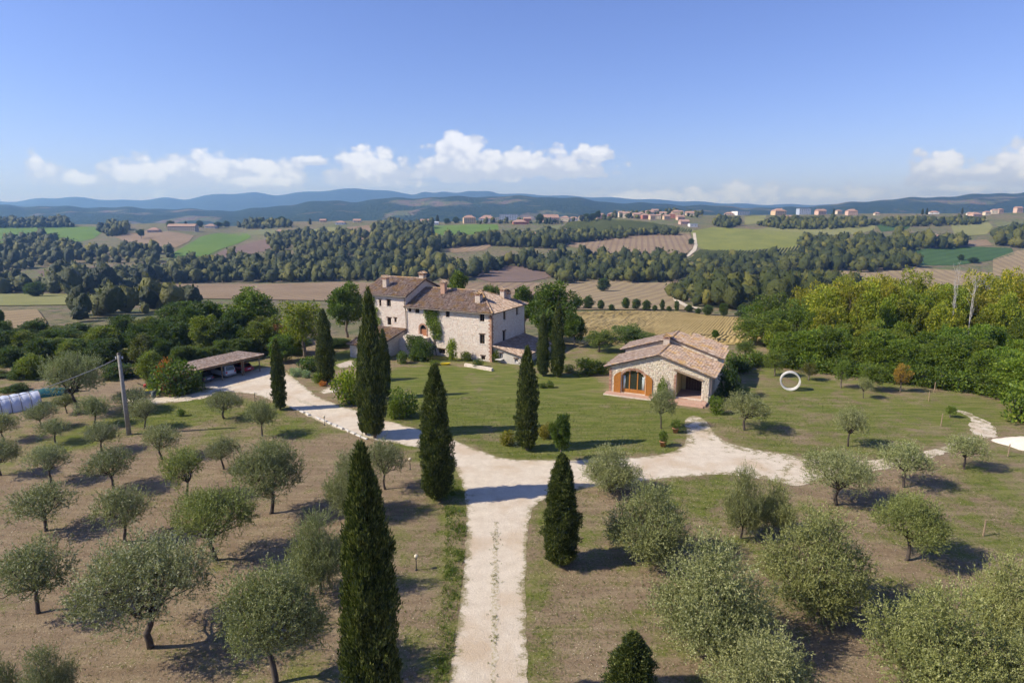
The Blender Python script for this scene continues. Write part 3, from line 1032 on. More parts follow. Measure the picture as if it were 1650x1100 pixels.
def cypress_proto(seed, n_tuft, blades, fine=1.0, neck=False):
    """unit cypress: 1 high, radius 0.1 at its widest (scaled when placed); built at 10 m x 2 m"""
    rs = np.random.RandomState(seed)
    Ht = 10.0
    def prof(t):
        if neck:
            return np.interp(t, [0, 0.03, 0.1, 0.25, 0.4, 0.52, 0.62, 0.68, 0.73, 0.8, 0.88, 0.95, 1.0], [0.42, 0.74, 0.94, 1.0, 0.9, 0.72, 0.50, 0.30, 0.10, 0.30, 0.40, 0.26, 0.03])
        return np.interp(t, [0, 0.03, 0.1, 0.3, 0.5, 0.7, 0.86, 0.95, 1.0], [0.50, 0.80, 0.96, 1.0, 0.93, 0.73, 0.46, 0.24, 0.04])
    phs = rs.uniform(0, 6.28, 8)
    def rad(t, th):
        r = prof(t) * (1 + 0.09 * np.sin(3 * th + phs[0] + t * 9) + 0.08 * np.sin(5 * th + phs[1] - t * 21) + 0.06 * np.sin(2 * th + phs[2] + t * 34) + 0.05 * np.sin(9 * th + phs[3] + t * 50))
        return r
    t = rs.uniform(0.0, 1.0, n_tuft * 2)
    t = t[rs.uniform(size=len(t)) < prof(t) + 0.12][:n_tuft]
    n = len(t)
    th = rs.uniform(0, 2 * math.pi, n)
    lump = rs.uniform(0.78, 1.12, n)
    cell = (np.floor(t * 27) * 23 + np.floor((th + np.floor(t * 27) * 0.9) % (2 * math.pi) / (2 * math.pi) * 11)).astype(int)
    off = rs.uniform(-0.22, 0.17, 40 * 23 + 40)[cell]
    r = rad(t, th) * lump * (1 + off)
    P = np.stack([r * np.cos(th), r * np.sin(th), 0.25 + t * (Ht - 0.45)], 1)
    out = np.stack([np.cos(th), np.sin(th), np.zeros(n)], 1)
    Pb = np.repeat(P, blades, 0) + rs.normal(size=(n * blades, 3)) * [0.05, 0.05, 0.06]
    ob = np.repeat(out, blades, 0)
    d = unit(ob * rs.uniform(0.1, 0.75, (n * blades, 1)) + np.array([0, 0, 1.0]) + rs.normal(size=(n * blades, 3)) * 0.28)
    V, f = leaves(Pb, d, rs.uniform(0.16, 0.36, n * blades) * fine, rs.uniform(0.028, 0.055, n * blades) * fine, rs)
    # dense inner body
    nt, na = 40, 18
    tt = np.linspace(0.0, 0.985, nt)
    aa = np.linspace(0, 2 * math.pi, na, endpoint=False)
    T, A = np.meshgrid(tt, aa, indexing='ij')
    rr = rad(T, A) * 0.66
    C = np.stack([rr * np.cos(A), rr * np.sin(A), 0.3 + T * (Ht - 0.5)], -1).reshape(-1, 3)
    i = (np.arange(nt - 1)[:, None] * na + np.arange(na)[None, :]).ravel()
    j = (np.arange(nt - 1)[:, None] * na + (np.arange(na)[None, :] + 1) % na).ravel()
    fc = np.stack([i, j, j + na, i + na], 1)
    tr = MB()
    tr.tube([(0, 0, -0.2), (0.02, 0, 0.4), (0, 0.02, 2.0), (0, 0, 6)], [0.2, 0.16, 0.12, 0.05], 8)
    return mesh_np('crown', np.concatenate([V, C]), np.concatenate([f, fc + len(V)]), M['cypress']), mesh_py('trunk', tr.v, tr.f, M['bark'], True)

PROTO['cypress_big'] = [cypress_proto(21, 14000, 5, 0.64), cypress_proto(22, 10000, 5, 0.68)]
PROTO['cypress'] = [cypress_proto(23, 3200, 5), cypress_proto(24, 3200, 5), cypress_proto(25, 3200, 5)]

def broad_proto(seed, n_lobes, per, tall=1.0, leaf=0.34, open_=False, bark='bark'):
    """10 m high, 8 m wide leafy tree"""
    rs = np.random.RandomState(seed)
    tr = MB()
    top = np.array([rs.normal() * 0.3, rs.normal() * 0.3, 7.2])
    limb(tr, (0, 0, -0.5), (top[0] * 0.3, top[1] * 0.3, 3.0), 0.30, 0.22, rs, 0.06)
    limb(tr, (top[0] * 0.3, top[1] * 0.3, 3.0), top, 0.22, 0.04, rs, 0.1, 6)
    lobes = []
    pts = fib(n_lobes)
    for i, d in enumerate(pts):
        if d[2] < -0.75:
            continue
        k = rs.uniform(0.68, 1.0)
        c = np.array([d[0] * 2.9 * k, d[1] * 2.9 * k, 5.6 + d[2] * 3.5 * k]) + rs.normal(size=3) * 0.35
        r = rs.uniform(0.8, 1.5) * (0.85 if open_ else 1.0)
        lobes.append((c, np.array([r, r, r * rs.uniform(0.65, 0.9)])))
        st = np.array([top[0] * 0.5, top[1] * 0.5, min(c[2] - 0.8, rs.uniform(2.6, 5.5))])
        st[2] = max(st[2], 2.0)
        limb(tr, st, c, 0.10, 0.02, rs, 0.18, 4)
    for i in range(4):
        lobes.append((np.array([rs.normal() * 0.9, rs.normal() * 0.9, rs.uniform(4, 7.5)]), np.array([1.6, 1.6, 1.4])))
    V, f = lobes_crown(seed, lobes, per, leaf, leaf * 0.34, 0.7, 0.2, 0.45 if open_ else 0.3)
    return mesh_np('crown', V, f, M['leaf']), mesh_py('trunk', tr.v, tr.f, M[bark], True)

def full_proto(seed, per, leaf=0.32):
    """10 m high, 7 m wide, leafy to the ground"""
    rs = np.random.RandomState(seed)
    tr = MB()
    limb(tr, (0, 0, -0.5), (0.2, 0.1, 8.0), 0.26, 0.05, rs, 0.06, 6)
    lobes = []
    for d in fib(34):
        k = rs.uniform(0.7, 1.02)
        z = 4.9 + d[2] * 4.3 * k
        rr = 2.7 * k * (1.0 if z < 5 else 0.92)
        c = np.array([d[0] * rr, d[1] * rr, max(z, 0.7)]) + rs.normal(size=3) * 0.3
        r = rs.uniform(0.65, 1.35)
        lobes.append((c, np.array([r, r, r * rs.uniform(0.7, 1.0)])))
        limb(tr, (0.1, 0.05, max(0.6, c[2] - 1.2)), c, 0.07, 0.015, rs, 0.15, 3)
    for i in range(4):
        lobes.append((np.array([rs.normal() * 0.5, rs.normal() * 0.5, 2 + 1.7 * i]), np.array([1.6, 1.6, 1.4])))
    V, f = lobes_crown(seed, lobes, per, leaf, leaf * 0.34, 0.75, 0.15, 0.35)
    return mesh_np('crown', V, f, M['leaf']), mesh_py('trunk', tr.v, tr.f, M['bark'], True)
PROTO['full'] = [full_proto(s, 300) for s in (71, 72, 73, 74)]
PROTO['broad'] = [broad_proto(s, 22, 420) for s in (31, 32, 33, 34)]
PROTO['open'] = [broad_proto(s, 26, 230, leaf=0.30, open_=True) for s in (41, 42, 43)]

def shrub_proto(seed, per=900, leaf=0.13):
    """2 m wide, 1.6 m high"""
    rs = np.random.RandomState(seed)
    lobes = []
    tr = MB()
    for i, d in enumerate(fib(13)):
        if d[2] < -0.95:
            continue
        c = np.array([d[0] * 0.55, d[1] * 0.55, 0.62 + d[2] * 0.55]) + rs.normal(size=3) * 0.08
        lobes.append((c, np.array([0.42, 0.42, 0.36]) * rs.uniform(0.75, 1.2)))
        limb(tr, (0, 0, -0.05), c, 0.03, 0.008, rs, 0.2, 3)
    V, f = lobes_crown(seed, lobes, per, leaf, leaf * 0.36, 0.7, 0.3, 0.25)
    return mesh_np('foliage', V, f, M['leaf']), mesh_py('stem', tr.v, tr.f, M['bark'], True)

PROTO['shrub'] = [shrub_proto(s) for s in (51, 52, 53)]

def bare_proto(seed, leafy=0):
    """bare pale tree, 10 m high"""
    rs = np.random.RandomState(seed)
    tr = MB()
    tp = limb(tr, (0, 0, -0.3), (0.5, 0.2, 5.0), 0.20, 0.12, rs, 0.10, 7)
    ends = []
    for k in range(3):
        e = np.array([0.5 + rs.normal() * 0.9, rs.normal() * 0.9, rs.uniform(8, 10)])
        q = limb(tr, tp[-1 - (k % 2)], e, 0.11, 0.03, rs, 0.12, 6)
        ends.append(q)
    for q in ends:
        for k in range(9):
            s = q[rs.randint(1, len(q))]
            e = s + np.array([rs.normal() * 0.8, rs.normal() * 0.8, rs.uniform(0.5, 1.8)])
            q2 = limb(tr, s, e, 0.035, 0.012, rs, 0.2, 4)
            for _ in range(2):
                limb(tr, q2[2], q2[2] + np.array([rs.normal() * 0.4, rs.normal() * 0.4, rs.uniform(0.2, 0.9)]), 0.016, 0.006, rs, 0.2, 3)
    return mesh_py('trunk', tr.v, tr.f, M['pale_bark'], True)
PROTO['bare'] = [bare_proto(61), bare_proto(62)]

_cnt = {}

def plant(kind, name, base, W, Hgt, label, cat, group=None, color=(1, 1, 1), rot=None, var=None):
    dims = {'olive': (4.3, 3.9), 'olive_big': (4.65, 3.9), 'cypress': (2.7, 10.0), 'cypress_big': (2.7, 10.0), 'broad': (8.0, 10.0), 'open': (8.0, 10.0), 'full': (7.4, 10.0), 'shrub': (2.0, 1.6)}[kind]
    if kind == 'broad' and W > 0.9 * Hgt:
        kind = 'full'
        dims = (7.4, 10.0)
    k = _cnt.get(kind, 0)
    _cnt[kind] = k + 1
    pr = PROTO[kind][(k if var is None else var) % len(PROTO[kind])]
    sx, sz = W / dims[0], Hgt / dims[1]
    e = empty(name, base, (k * 2.399 if rot is None else rot), label, cat, group, (sx, sx, sz))
    parts = ('foliage', 'stem') if kind == 'shrub' else ('crown', 'trunk')
    for nm, me in zip(parts, pr):
        o = link(nm, me, e)
        if nm in ('crown', 'foliage'):
            o.color = (*color, 1)
    return e

def plant_px(kind, name, bx, by, l, r, top, label, cat, group=None, color=(1, 1, 1), **kw):
    """base pixel on flat ground, crown left/right columns and top row"""
    b = hit(bx, by)
    W = (r - l) / F * depth(b)
    # the crown leans towards the camera at its near side: measure the height at the trunk
    Hgt = z_at(b[0], b[1], top) - b[2]
    return plant(kind, name, b, W, max(Hgt, 0.8), label, cat, group, color, **kw)

def plant_y(kind, name, px, y, top, wpx, label, cat, group=None, color=(1, 1, 1), sink=0.0, **kw):
    """stands on the terrain at distance y, crown top at photo row, width in pixels"""
    z = 0
    for _ in range(4):
        x = x_at(px, y, z)
        z = H1(x, y)
    b = np.array([x, y, z - sink])
    W = wpx / F * depth(b)
    Hgt = z_at(x, y, top) - b[2]
    return plant(kind, name, b, W, max(Hgt, 1.0), label, cat, group, color, **kw)

# --- cypresses
G = 'cypresses along the drive and lawn'
CY = [
    ('cypress_big', 605, 1185, 558, 656, 708, 'tallest and nearest cypress left of the gravel drive', 0),
    ('cypress_big', 1013, 1200, 966, 1062, 1016, 'cypress tip poking up at the bottom edge right of the drive', 1),
    ('cypress_big', 705, 808, 676, 734, 584, 'broad cypress on the left kerb where the drive forks', 1),
    ('cypress_big', 903, 910, 872, 936, 728, 'bulky single cypress standing right of the drive below the fork', 1),
    ('cypress', 849, 727, 829, 869, 556, 'cypress at the lawn edge in the middle of the photo', 0),
    ('cypress', 604, 706, 584, 625, 462, 'tallest cypress in front of the farmhouse facade', 1),
    ('cypress', 590, 701, 575, 604, 530, 'shorter twin leaning on the tallest facade cypress at its left', 0),
    ('cypress', 621, 642, 609, 632, 529, 'slim cypress close behind the tall one before the facade', 2),
    ('cypress', 452, 660, 438, 463, 545, 'narrow cypress at the corner of the gravel forecourt', 2),
    ('cypress', 527, 618, 512, 543, 497, 'dark cypress between forecourt and farmhouse with round shrub at its foot', 0),
    ('cypress', 875, 607, 864, 886, 503, 'left of the two slim cypresses on the lawn behind', 1),
    ('cypress', 898, 608, 886, 911, 485, 'right of the two slim cypresses on the lawn behind', 2),
]
for kind, bx, by, l, r, top, lab, var in CY:
    plant_px(kind, 'cypress_tree', bx, by, l, r, top, lab, 'cypress', G, (1, 1, 1), var=var)

plant_px('broad', 'clipped_tree', 903, 748, 890, 931, 660, 'small dark tree on a thin bare stem behind the cypress right of the drive', 'tree', None, (0.62, 0.75, 0.5))
# --- olive trees: trunk foot (x, y), crown left, right, top, label
G = 'olive trees of the grove'
OL = [
    (243, 1042, 112, 350, 862, 'widest olive tree of the left grove with dense grey-green crown', 'olive_big', 0),
    (442, 1105, 322, 526, 916, 'large olive tree at the bottom edge left of the tall cypress', 'olive_big', 2),
    (63, 992, -5, 132, 868, 'olive tree with slim trunk near the lower left corner', 'olive', 0),
    (75, 860, 16, 124, 774, 'small olive with dark trunk near the left edge, second from the corner', 'olive', 1),
    (203, 875, 136, 236, 780, 'olive with forked leaning trunk left of centre in the grove', 'olive', 2),
    (350, 908, 260, 412, 780, 'olive with bright green crown above the widest olive', 'olive_big', 0),
    (435, 827, 366, 502, 708, 'round-crowned olive left of the drive in mid grove', 'olive_big', 2),
    (300, 806, 250, 332, 718, 'small olive between the bright green olive and the utility pole', 'olive', 3),
    (183, 792, 146, 236, 716, 'olive with dark stem in the middle row of the left grove', 'olive', 0),
    (82, 777, 34, 106, 710, 'small flat-crowned olive in the third row at left', 'olive', 1),
    (360, 757, 320, 386, 703, 'little olive just left of the round-crowned one', 'olive', 2),
    (262, 740, 224, 296, 684, 'little olive to the right of the utility pole foot', 'olive', 3),
    (165, 729, 130, 190, 676, 'open little olive left of the utility pole foot', 'olive', 0),
    (90, 714, 60, 116, 671, 'sparse young olive well left of the utility pole', 'olive', 1),
    (154, 687, 118, 180, 636, 'olive in the row behind the pole, left of it', 'olive', 2),
    (233, 692, 206, 260, 640, 'olive partly behind the utility pole at right', 'olive', 3),
    (363, 675, 330, 394, 627, 'round little olive in front of the gravel forecourt', 'olive', 1),
    (423, 705, 394, 450, 640, 'thin-stemmed olive below the forecourt cypress', 'olive', 0),
    (68, 692, 40, 97, 646, 'olive in front of the plastic tunnel end', 'olive', 2),
    (8, 712, -24, 32, 662, 'olive cut by the left edge below the plastic tunnel', 'olive', 3),
    (2, 768, -40, 32, 700, 'olive cut by the left edge in mid grove', 'olive', 0),
    (515, 960, 452, 572, 815, 'bushy olive half hidden left of the tall cypress', 'olive_big', 1),
    (568, 832, 512, 618, 722, 'olive behind the tip of the tall cypress, left side', 'olive_big', 3),
    (622, 790, 584, 656, 700, 'olive behind the tip of the tall cypress, right side', 'olive', 1),
    (88, 1165, 36, 138, 1034, 'small olive cut by the bottom edge at left', 'olive_big', 1),
    (-2, 1165, -50, 36, 1044, 'olive in the very lower left corner', 'olive_big', 3),
    (985, 795, 942, 1050, 716, 'pale olive at the gravel fork beside the thin-stemmed dark tree', 'olive_big', 1),
    (1043, 905, 968, 1124, 772, 'dense olive bush below the gravel fork on the right', 'olive_big', 3),
    (1135, 1070, 1022, 1248, 862, 'huge bushy olive in the right foreground nearest the drive', 'olive_big', 1),
    (1222, 1190, 1104, 1338, 1014, 'olive cut by the bottom edge right of centre', 'olive_big', 3),
    (1193, 868, 1160, 1234, 745, 'left of the touching pair of upright olives', 'olive_big', 3),
    (1246, 866, 1212, 1288, 770, 'right of the touching pair of upright olives', 'olive_big', 1),
    (1308, 995, 1208, 1414, 815, 'large dense olive in the middle of the right grove', 'olive_big', 3),
    (1348, 815, 1282, 1412, 722, 'wide spreading olive beside the pale gravel path', 'olive_big', 0),
    (1455, 785, 1424, 1514, 708, 'olive with slanting pale trunk beside the path', 'olive', 2),
    (1554, 758, 1534, 1600, 698, 'olive with short pale trunk at the path bend', 'olive', 3),
    (1458, 903, 1398, 1530, 796, 'round olive with yellowish crown in the right grove', 'olive_big', 2),
    (1492, 1140, 1376, 1604, 930, 'big silvery olive in the lower right foreground', 'olive_big', 1),
    (1606, 1045, 1538, 1668, 888, 'olive cut by the right edge of the photo', 'olive_big', 3),
    (1640, 1180, 1570, 1720, 1010, 'olive in the lower right corner', 'olive_big', 1),
    (1367, 720, 1338, 1396, 650, 'lone small olive on the grass beyond the path', 'olive', 1),
    (1200, 694, 1160, 1242, 630, 'olive on the grass right of the stone annex', 'olive', 0),
    (1066, 692, 1042, 1092, 622, 'slim pale-stemmed olive in front of the annex', 'olive', 3),
    (128, 668, 82, 184, 562, 'tall grey olive against the thicket left of the pole', 'olive_big', 0),
    (216, 664, 178, 246, 622, 'low olive behind the pole by the track', 'olive', 1),
    (108, 668, 92, 132, 632, 'small olive bush at the tunnel end', 'olive', 2),
    (1391, 643, 1382, 1408, 606, 'young olive sapling on the meadow right of the concrete ring', 'olive', 3),
]
oc = np.random.RandomState(8)
for bx, by, l, r, top, lab, kind, var in OL:
    k = oc.uniform(0.85, 1.15)
    k *= 1.0 if bx < 800 else 1.15
    c = (k * oc.uniform(1.0, 1.06), k, k * (oc.uniform(0.88, 1.08) if bx < 800 else oc.uniform(0.72, 0.9)))
    if 'bright green' in lab or 'yellowish' in lab:
        c = (1.0, 1.03, 0.62)
    plant_px(kind, 'olive_tree', bx, by, l, r, top, lab, 'olive tree', G, c, var=var)

# --- young trees on the right meadow
for bx, by, l, r, top, lab, c in [
    (1248, 606, 1228, 1266, 562, 'small fruit tree behind the concrete ring at the wood edge', (1.1, 1.1, 0.8)),
    (1303, 613, 1290, 1320, 584, 'thin leafless-looking young tree right of the concrete ring', (0.9, 0.7, 0.6)),
    (1355, 625, 1338, 1371, 577, 'young green fruit tree at the edge of the right wood', (1.1, 1.2, 0.8)),
    (1402, 630, 1375, 1420, 582, 'young tree with drooping leaves before the right wood', (1.0, 1.05, 0.7)),
    (1450, 632, 1434, 1464, 584, 'young tree with rusty brown leaves before the right wood', (2.6, 1.3, 1.0)),
    (1530, 674, 1522, 1542, 652, 'tiny fig sapling beside a stake on the right meadow', (1.2, 1.3, 0.9)),
]:
    plant_px('open', 'young_tree', bx, by, l, r, top, lab, 'tree', 'young trees on the right meadow', c)

# --- thicket on the left
G = 'trees of the thicket behind the carport'
LT = np.array([(-80, 540), (0, 532), (60, 525), (130, 528), (200, 520), (260, 502), (330, 500), (380, 500), (440, 520), (480, 530)], float)
rt = np.random.RandomState(12)
LAB_L = ['dark leafy tree in the dense thicket on the left', 'yellowish green tree in the dense thicket on the left', 'greyish shrubby tree in the dense thicket on the left']
COL_L = [(0.62, 0.72, 0.75), (1.2, 1.12, 0.8), (1.1, 0.95, 1.1)]
for y, n, dz in ((83, 16, 75), (90, 18, 52), (98, 22, 30), (106, 24, 10), (114, 24, -6), (124, 22, -10)):
    for px in np.linspace(-110, 470, n) + rt.uniform(-16, 16, n):
        if y < 87 and (px > 40 or px < -20):
            continue
        if y < 104 and px > 265:
            continue
        if y < 93 and 90 < px < 190:
            continue
        k = rt.choice([0, 0, 1, 2])
        top = np.interp(px, LT[:, 0], LT[:, 1]) + dz + rt.uniform(-14, 22)
        plant_y('full', 'thicket_tree', px, y, top, rt.uniform(40, 64), LAB_L[k], 'tree', G + (' dark' if k == 0 else ' yellowish' if k == 1 else ' greyish'),
                tuple(np.array(COL_L[k]) * rt.uniform(0.85, 1.15)), sink=0.8)
for px, y, top, wpx, lab, kind, c in [
    (410, 118, 460, 92, 'big green tree rising behind the right end of the carport', 'broad', (1.0, 1.08, 0.8)),
    (305, 122, 478, 100, 'big dark tree rising over the thicket behind the carport', 'broad', (0.6, 0.7, 0.7)),
    (490, 104, 474, 84, 'tall yellow-green willow-like tree left of the dark cypress', 'open', (1.5, 1.35, 0.6)),
    (560, 124, 450, 66, 'dark green tree left of the farmhouse tower', 'broad', (0.85, 0.98, 0.75)),
    (456, 100, 536, 52, 'low fig-like tree behind the forecourt cypress', 'broad', (0.95, 1.1, 0.8)),
    (444, 112, 520, 46, 'purple-leaved shrubby tree between carport and willow', 'open', (2.0, 0.75, 1.9)),
    (545, 112, 545, 50, 'dark rounded tree behind the dark cypress', 'broad', (0.5, 0.6, 0.6)),
    (737, 140, 428, 50, 'tree crown showing above the farmhouse ridge', 'broad', (0.95, 1.0, 0.9)),
    (790, 150, 450, 36, 'smaller tree crown showing behind the middle chimney', 'broad', (0.85, 0.95, 0.8)),
    (845, 130, 455, 50, 'dark tree touching the right corner of the farmhouse', 'broad', (0.65, 0.78, 0.58)),
    (890, 118, 448, 92, 'big dark evergreen tree right of the farmhouse', 'broad', (0.72, 0.85, 0.6)),
    (925, 112, 500, 40, 'dark leaning tree at the edge of the maize field', 'broad', (0.65, 0.78, 0.58)),
    (965, 108, 530, 56, 'greyish loose shrub tree before the maize field', 'open', (1.2, 1.2, 1.3)),
    (1008, 108, 518, 74, 'olive-like grey tree behind the annex on the left', 'open', (0.95, 1.05, 1.2)),
    (1040, 112, 534, 50, 'small grey-green tree just left of the annex roof', 'open', (1.0, 1.05, 1.1)),
    (1152, 118, 530, 14, 'tiny dark conifer peeping over the annex roof', 'broad', (0.6, 0.85, 0.5)),
    (1200, 104, 548, 40, 'greyish shrub at the back corner of the annex', 'open', (1.0, 1.05, 1.1)),
]:
    plant_y(kind, 'garden_tree', px, y, top, wpx, lab, 'tree', None, c)

# --- scrub close behind the carport
for i in range(16):
    q = i / 15
    b = at(330, 604) * (1 - q) + at(436, 582) * q + np.array([-5.2 + rt.uniform(-0.8, 0.8), 3.4 + rt.uniform(-0.8, 1.2), 0])
    b[2] = 0
    plant('full', 'scrub_bush', b, rt.uniform(3.0, 4.6), rt.uniform(2.6, 4.4), 'grey-green scrub bush close behind the carport roof', 'bush', 'scrub behind the carport', tuple(np.array([0.85, 0.9, 0.85]) * rt.uniform(0.75, 1.2)))

# --- wood on the right
G = 'trees of the wood on the right'
RT = np.array([(1180, 515), (1215, 490), (1250, 466), (1290, 452), (1330, 434), (1390, 424), (1450, 432), (1500, 440), (1560, 440), (1600, 430), (1650, 424), (1800, 420)], float)
LAB_R = ['yellow-green tree in the upper canopy of the right wood', 'fresh green tree at the foot of the right wood', 'mid green tree inside the right wood']
for y, n, dz, k in ((124, 17, -2, 0), (116, 17, 12, 0), (108, 22, 40, 2), (100, 24, 80, 1), (95, 20, 112, 1)):
    x0, x1 = (1215, 1780)
    for px in np.linspace(x0, x1, n) + rt.uniform(-14, 14, n):
        top = np.interp(px, RT[:, 0], RT[:, 1]) + dz + rt.uniform(-4, 16)
        if px < 1215 + (124 - y) * 2.2 and k > 0:
            continue
        if k == 1 and y < 97 and px < 1330:
            continue
        c = [(1.9, 1.65, 0.78), (1.15, 1.2, 0.6), (1.55, 1.45, 0.66)][k]
        if k == 0 and px < 1290:
            c = (0.85, 0.95, 0.7)
        plant_y('open' if k == 0 else 'full', 'wood_tree', px, y + rt.uniform(-3, 3), top, rt.uniform(52, 82) if k == 0 else rt.uniform(36, 60), LAB_R[k], 'tree', G + (' upper' if k == 0 else ' foot' if k == 1 else ' inner'),
                tuple(np.array(c) * np.array([rt.uniform(0.85, 1.2), 1, 1]) * rt.uniform(0.72, 1.3)), sink=1.0)
for px, y, top, lab, var in ((1526, 106, 440, 'left of the two bare white-trunked trees in the right wood', 0), (1556, 105, 446, 'right of the two bare white-trunked trees in the right wood', 1)):
    x = x_at(px, y, 0)
    e = empty('bare_tree', (x, y, 0), var * 2.0, lab, 'tree', None, (0.42, 0.42, z_at(x, y, top) / 10))
    link('trunk', PROTO['bare'][var], e)

# the wood's skirt follows the meadow edge
for i, px in enumerate(np.linspace(1285, 1760, 26)):
    by = np.interp(px, [1195, 1235, 1600, 1650, 1760], [596, 590, 640, 655, 690])
    b = at(px, by) + np.array([rt.uniform(-1, 1), rt.uniform(4.0, 8.0), 0])
    plant('full', 'wood_tree', b, rt.uniform(4.5, 6.5), rt.uniform(4.5, 7.5), 'bushy tree on the meadow edge of the right wood', 'tree', 'bushy trees edging the right wood', tuple(np.array([1.0, 1.1, 0.55]) * rt.uniform(0.75, 1.35)))
# low hedge growth at the foot of the right wood
for i, px in enumerate(np.linspace(1195, 1640, 17)):
    by = np.interp(px, [1195, 1235, 1600, 1650], [596, 590, 640, 655])
    b = at(px, by)
    plant('shrub', 'hedge_shrub', b + np.array([0, 1.5, 0]), rt.uniform(3.5, 5.5), rt.uniform(2.2, 3.6), 'green bramble shrub at the foot of the right wood', 'shrub', 'brambles along the right wood',
          tuple(np.array([0.9, 1.0, 0.6]) * rt.uniform(0.8, 1.3)))

# --- shrubs round the houses: px foot, left, right, top, label, colour
for bx, by, l, r, top, lab, c in [
    (285, 636, 248, 322, 572, 'big bush with reddish top beside the carport', (0.8, 0.9, 0.75)),
    (272, 632, 254, 292, 577, 'red-leaved bush behind the carport bush', (3.0, 0.95, 0.75)),
    (316, 632, 298, 334, 592, 'grey-green rounded bush at the carport corner', (1.0, 1.1, 1.1)),
    (562, 652, 540, 592, 584, 'tall bright yellow-green bush left of the tall facade cypress', (1.6, 1.55, 0.55)),
    (652, 672, 634, 686, 624, 'clipped rounded laurel bush beside the drive behind the cypress', (0.85, 0.95, 0.6)),
    (636, 676, 622, 650, 634, 'smaller bush touching the clipped laurel bush', (1.0, 1.05, 0.6)),
    (515, 618, 500, 528, 594, 'round light green bush at the dark cypress foot', (1.1, 1.15, 0.7)),
    (478, 607, 468, 492, 591, 'silver-grey lavender-like cushion by the forecourt', (2.2, 2.2, 6.5)),
    (494, 609, 484, 503, 594, 'second silver-grey cushion by the forecourt', (2.1, 2.1, 6.0)),
    (520, 622, 510, 524, 616, 'small rusty flowering plant by the forecourt', (4.0, 1.2, 1.0)),
    (498, 598, 478, 518, 572, 'dark green bush below the willow-like tree', (0.7, 0.85, 0.6)),
    (945, 603, 912, 966, 574, 'clipped rounded hedge bush right of the slim cypresses', (1.35, 1.35, 0.6)),
    (972, 603, 958, 984, 580, 'light green hedge bush against the annex', (1.4, 1.4, 0.6)),
    (915, 600, 902, 926, 586, 'dark low bush between slim cypresses and hedge', (0.6, 0.7, 0.55)),
    (648, 586, 638, 662, 562, 'round bush at the foot of the stone stair', (0.85, 0.95, 0.65)),
    (681, 580, 661, 704, 540, 'ivy-dark bush covering the stair landing', (0.62, 0.75, 0.6)),
    (668, 582, 656, 680, 562, 'small bush left of the stair landing ivy', (0.8, 0.9, 0.6)),
    (729, 582, 719, 740, 538, 'upright yellow-green climber bush on the farmhouse wall', (1.5, 1.5, 0.55)),
    (751, 582, 742, 763, 564, 'rose bush at the farmhouse wall', (1.0, 1.0, 0.7)),
    (770, 592, 761, 783, 578, 'low dark bush before the farmhouse corner', (0.6, 0.7, 0.5)),
    (800, 584, 792, 808, 560, 'climbing rose at the farmhouse corner', (1.0, 1.0, 0.8)),
    (874, 626, 866, 882, 615, 'left of two little round bushes on the lawn', (0.75, 0.85, 0.5)),
    (887, 626, 880, 894, 613, 'right of two little round bushes on the lawn', (0.75, 0.85, 0.5)),
    (818, 716, 802, 836, 690, 'dry brownish shrub left of the mid lawn cypress', (1.7, 1.2, 0.7)),
    (878, 706, 866, 894, 680, 'dry reddish shrub right of the mid lawn cypress', (1.7, 1.1, 0.7)),
    (1155, 668, 1140, 1170, 636, 'green bush at the right corner of the annex', (1.0, 1.1, 0.6)),
    (1172, 640, 1160, 1200, 576, 'dark ivy mass on the right side of the annex', (0.38, 0.5, 0.42)),
    (1066, 645, 1056, 1075, 606, 'thin climbing plant on the annex front wall', (1.0, 1.15, 0.6)),
    (1650, 682, 1618, 1700, 604, 'leafy fig bush cut by the right edge', (1.2, 1.3, 0.7)),
    (292, 672, 285, 300, 656, 'tiny round shrub on the grass right of the pole', (0.9, 1.0, 0.9)),
    (250, 634, 236, 262, 600, 'grey-green weedy bush left of the reddish bush', (1.0, 1.2, 1.1)),
    (580, 590, 570, 596, 574, 'small bush hidden at the left wing of the farmhouse', (0.9, 1.0, 0.6)),
    (1190, 600, 1180, 1232, 572, 'dark hedge at the back corner of the annex', (0.6, 0.7, 0.5)),
    (700, 588, 694, 712, 579, 'low flowering plant on the lawn edge by the stair', (1.2, 1.2, 0.6)),
]:
    plant_px('shrub', 'garden_bush', bx, by, l, r, top, lab, 'bush', None, c)

# --- mid-distance single trees on the fields and hedgerows
for px, py, w_, h_, lab in [
    (972, 470, 27, 22, 'lone round oak standing on the brown field'),
    (1113, 394, 11, 10, 'lone dark tree beside the farm track'),
    (100, 486, 1, 1, None),
    (1548, 420, 12, 10, 'small round tree at the edge of the dark green field'),
    (1568, 424, 18, 10, 'dark bush clump at the edge of the dark green field'),
    (925, 391, 9, 8, 'left of two round trees on the ploughed slope'),
    (942, 390, 13, 10, 'right of two round trees on the ploughed slope'),
    (58, 478, 36, 24, 'round dark tree on the left valley floor'),
    (4, 536, 14, 40, 'thin tall tree at the left edge above the thicket'),
    (228, 385, 14, 16, 'single tree on the brown field at upper left'),
]:
    if lab:
        b = hit(px, py)
        plant('full' if w_ > 15 else 'broad', 'field_tree', b, w_ / F * depth(b), h_ / F * depth(b) * 1.05, lab, 'tree', None, (0.55, 0.68, 0.6))
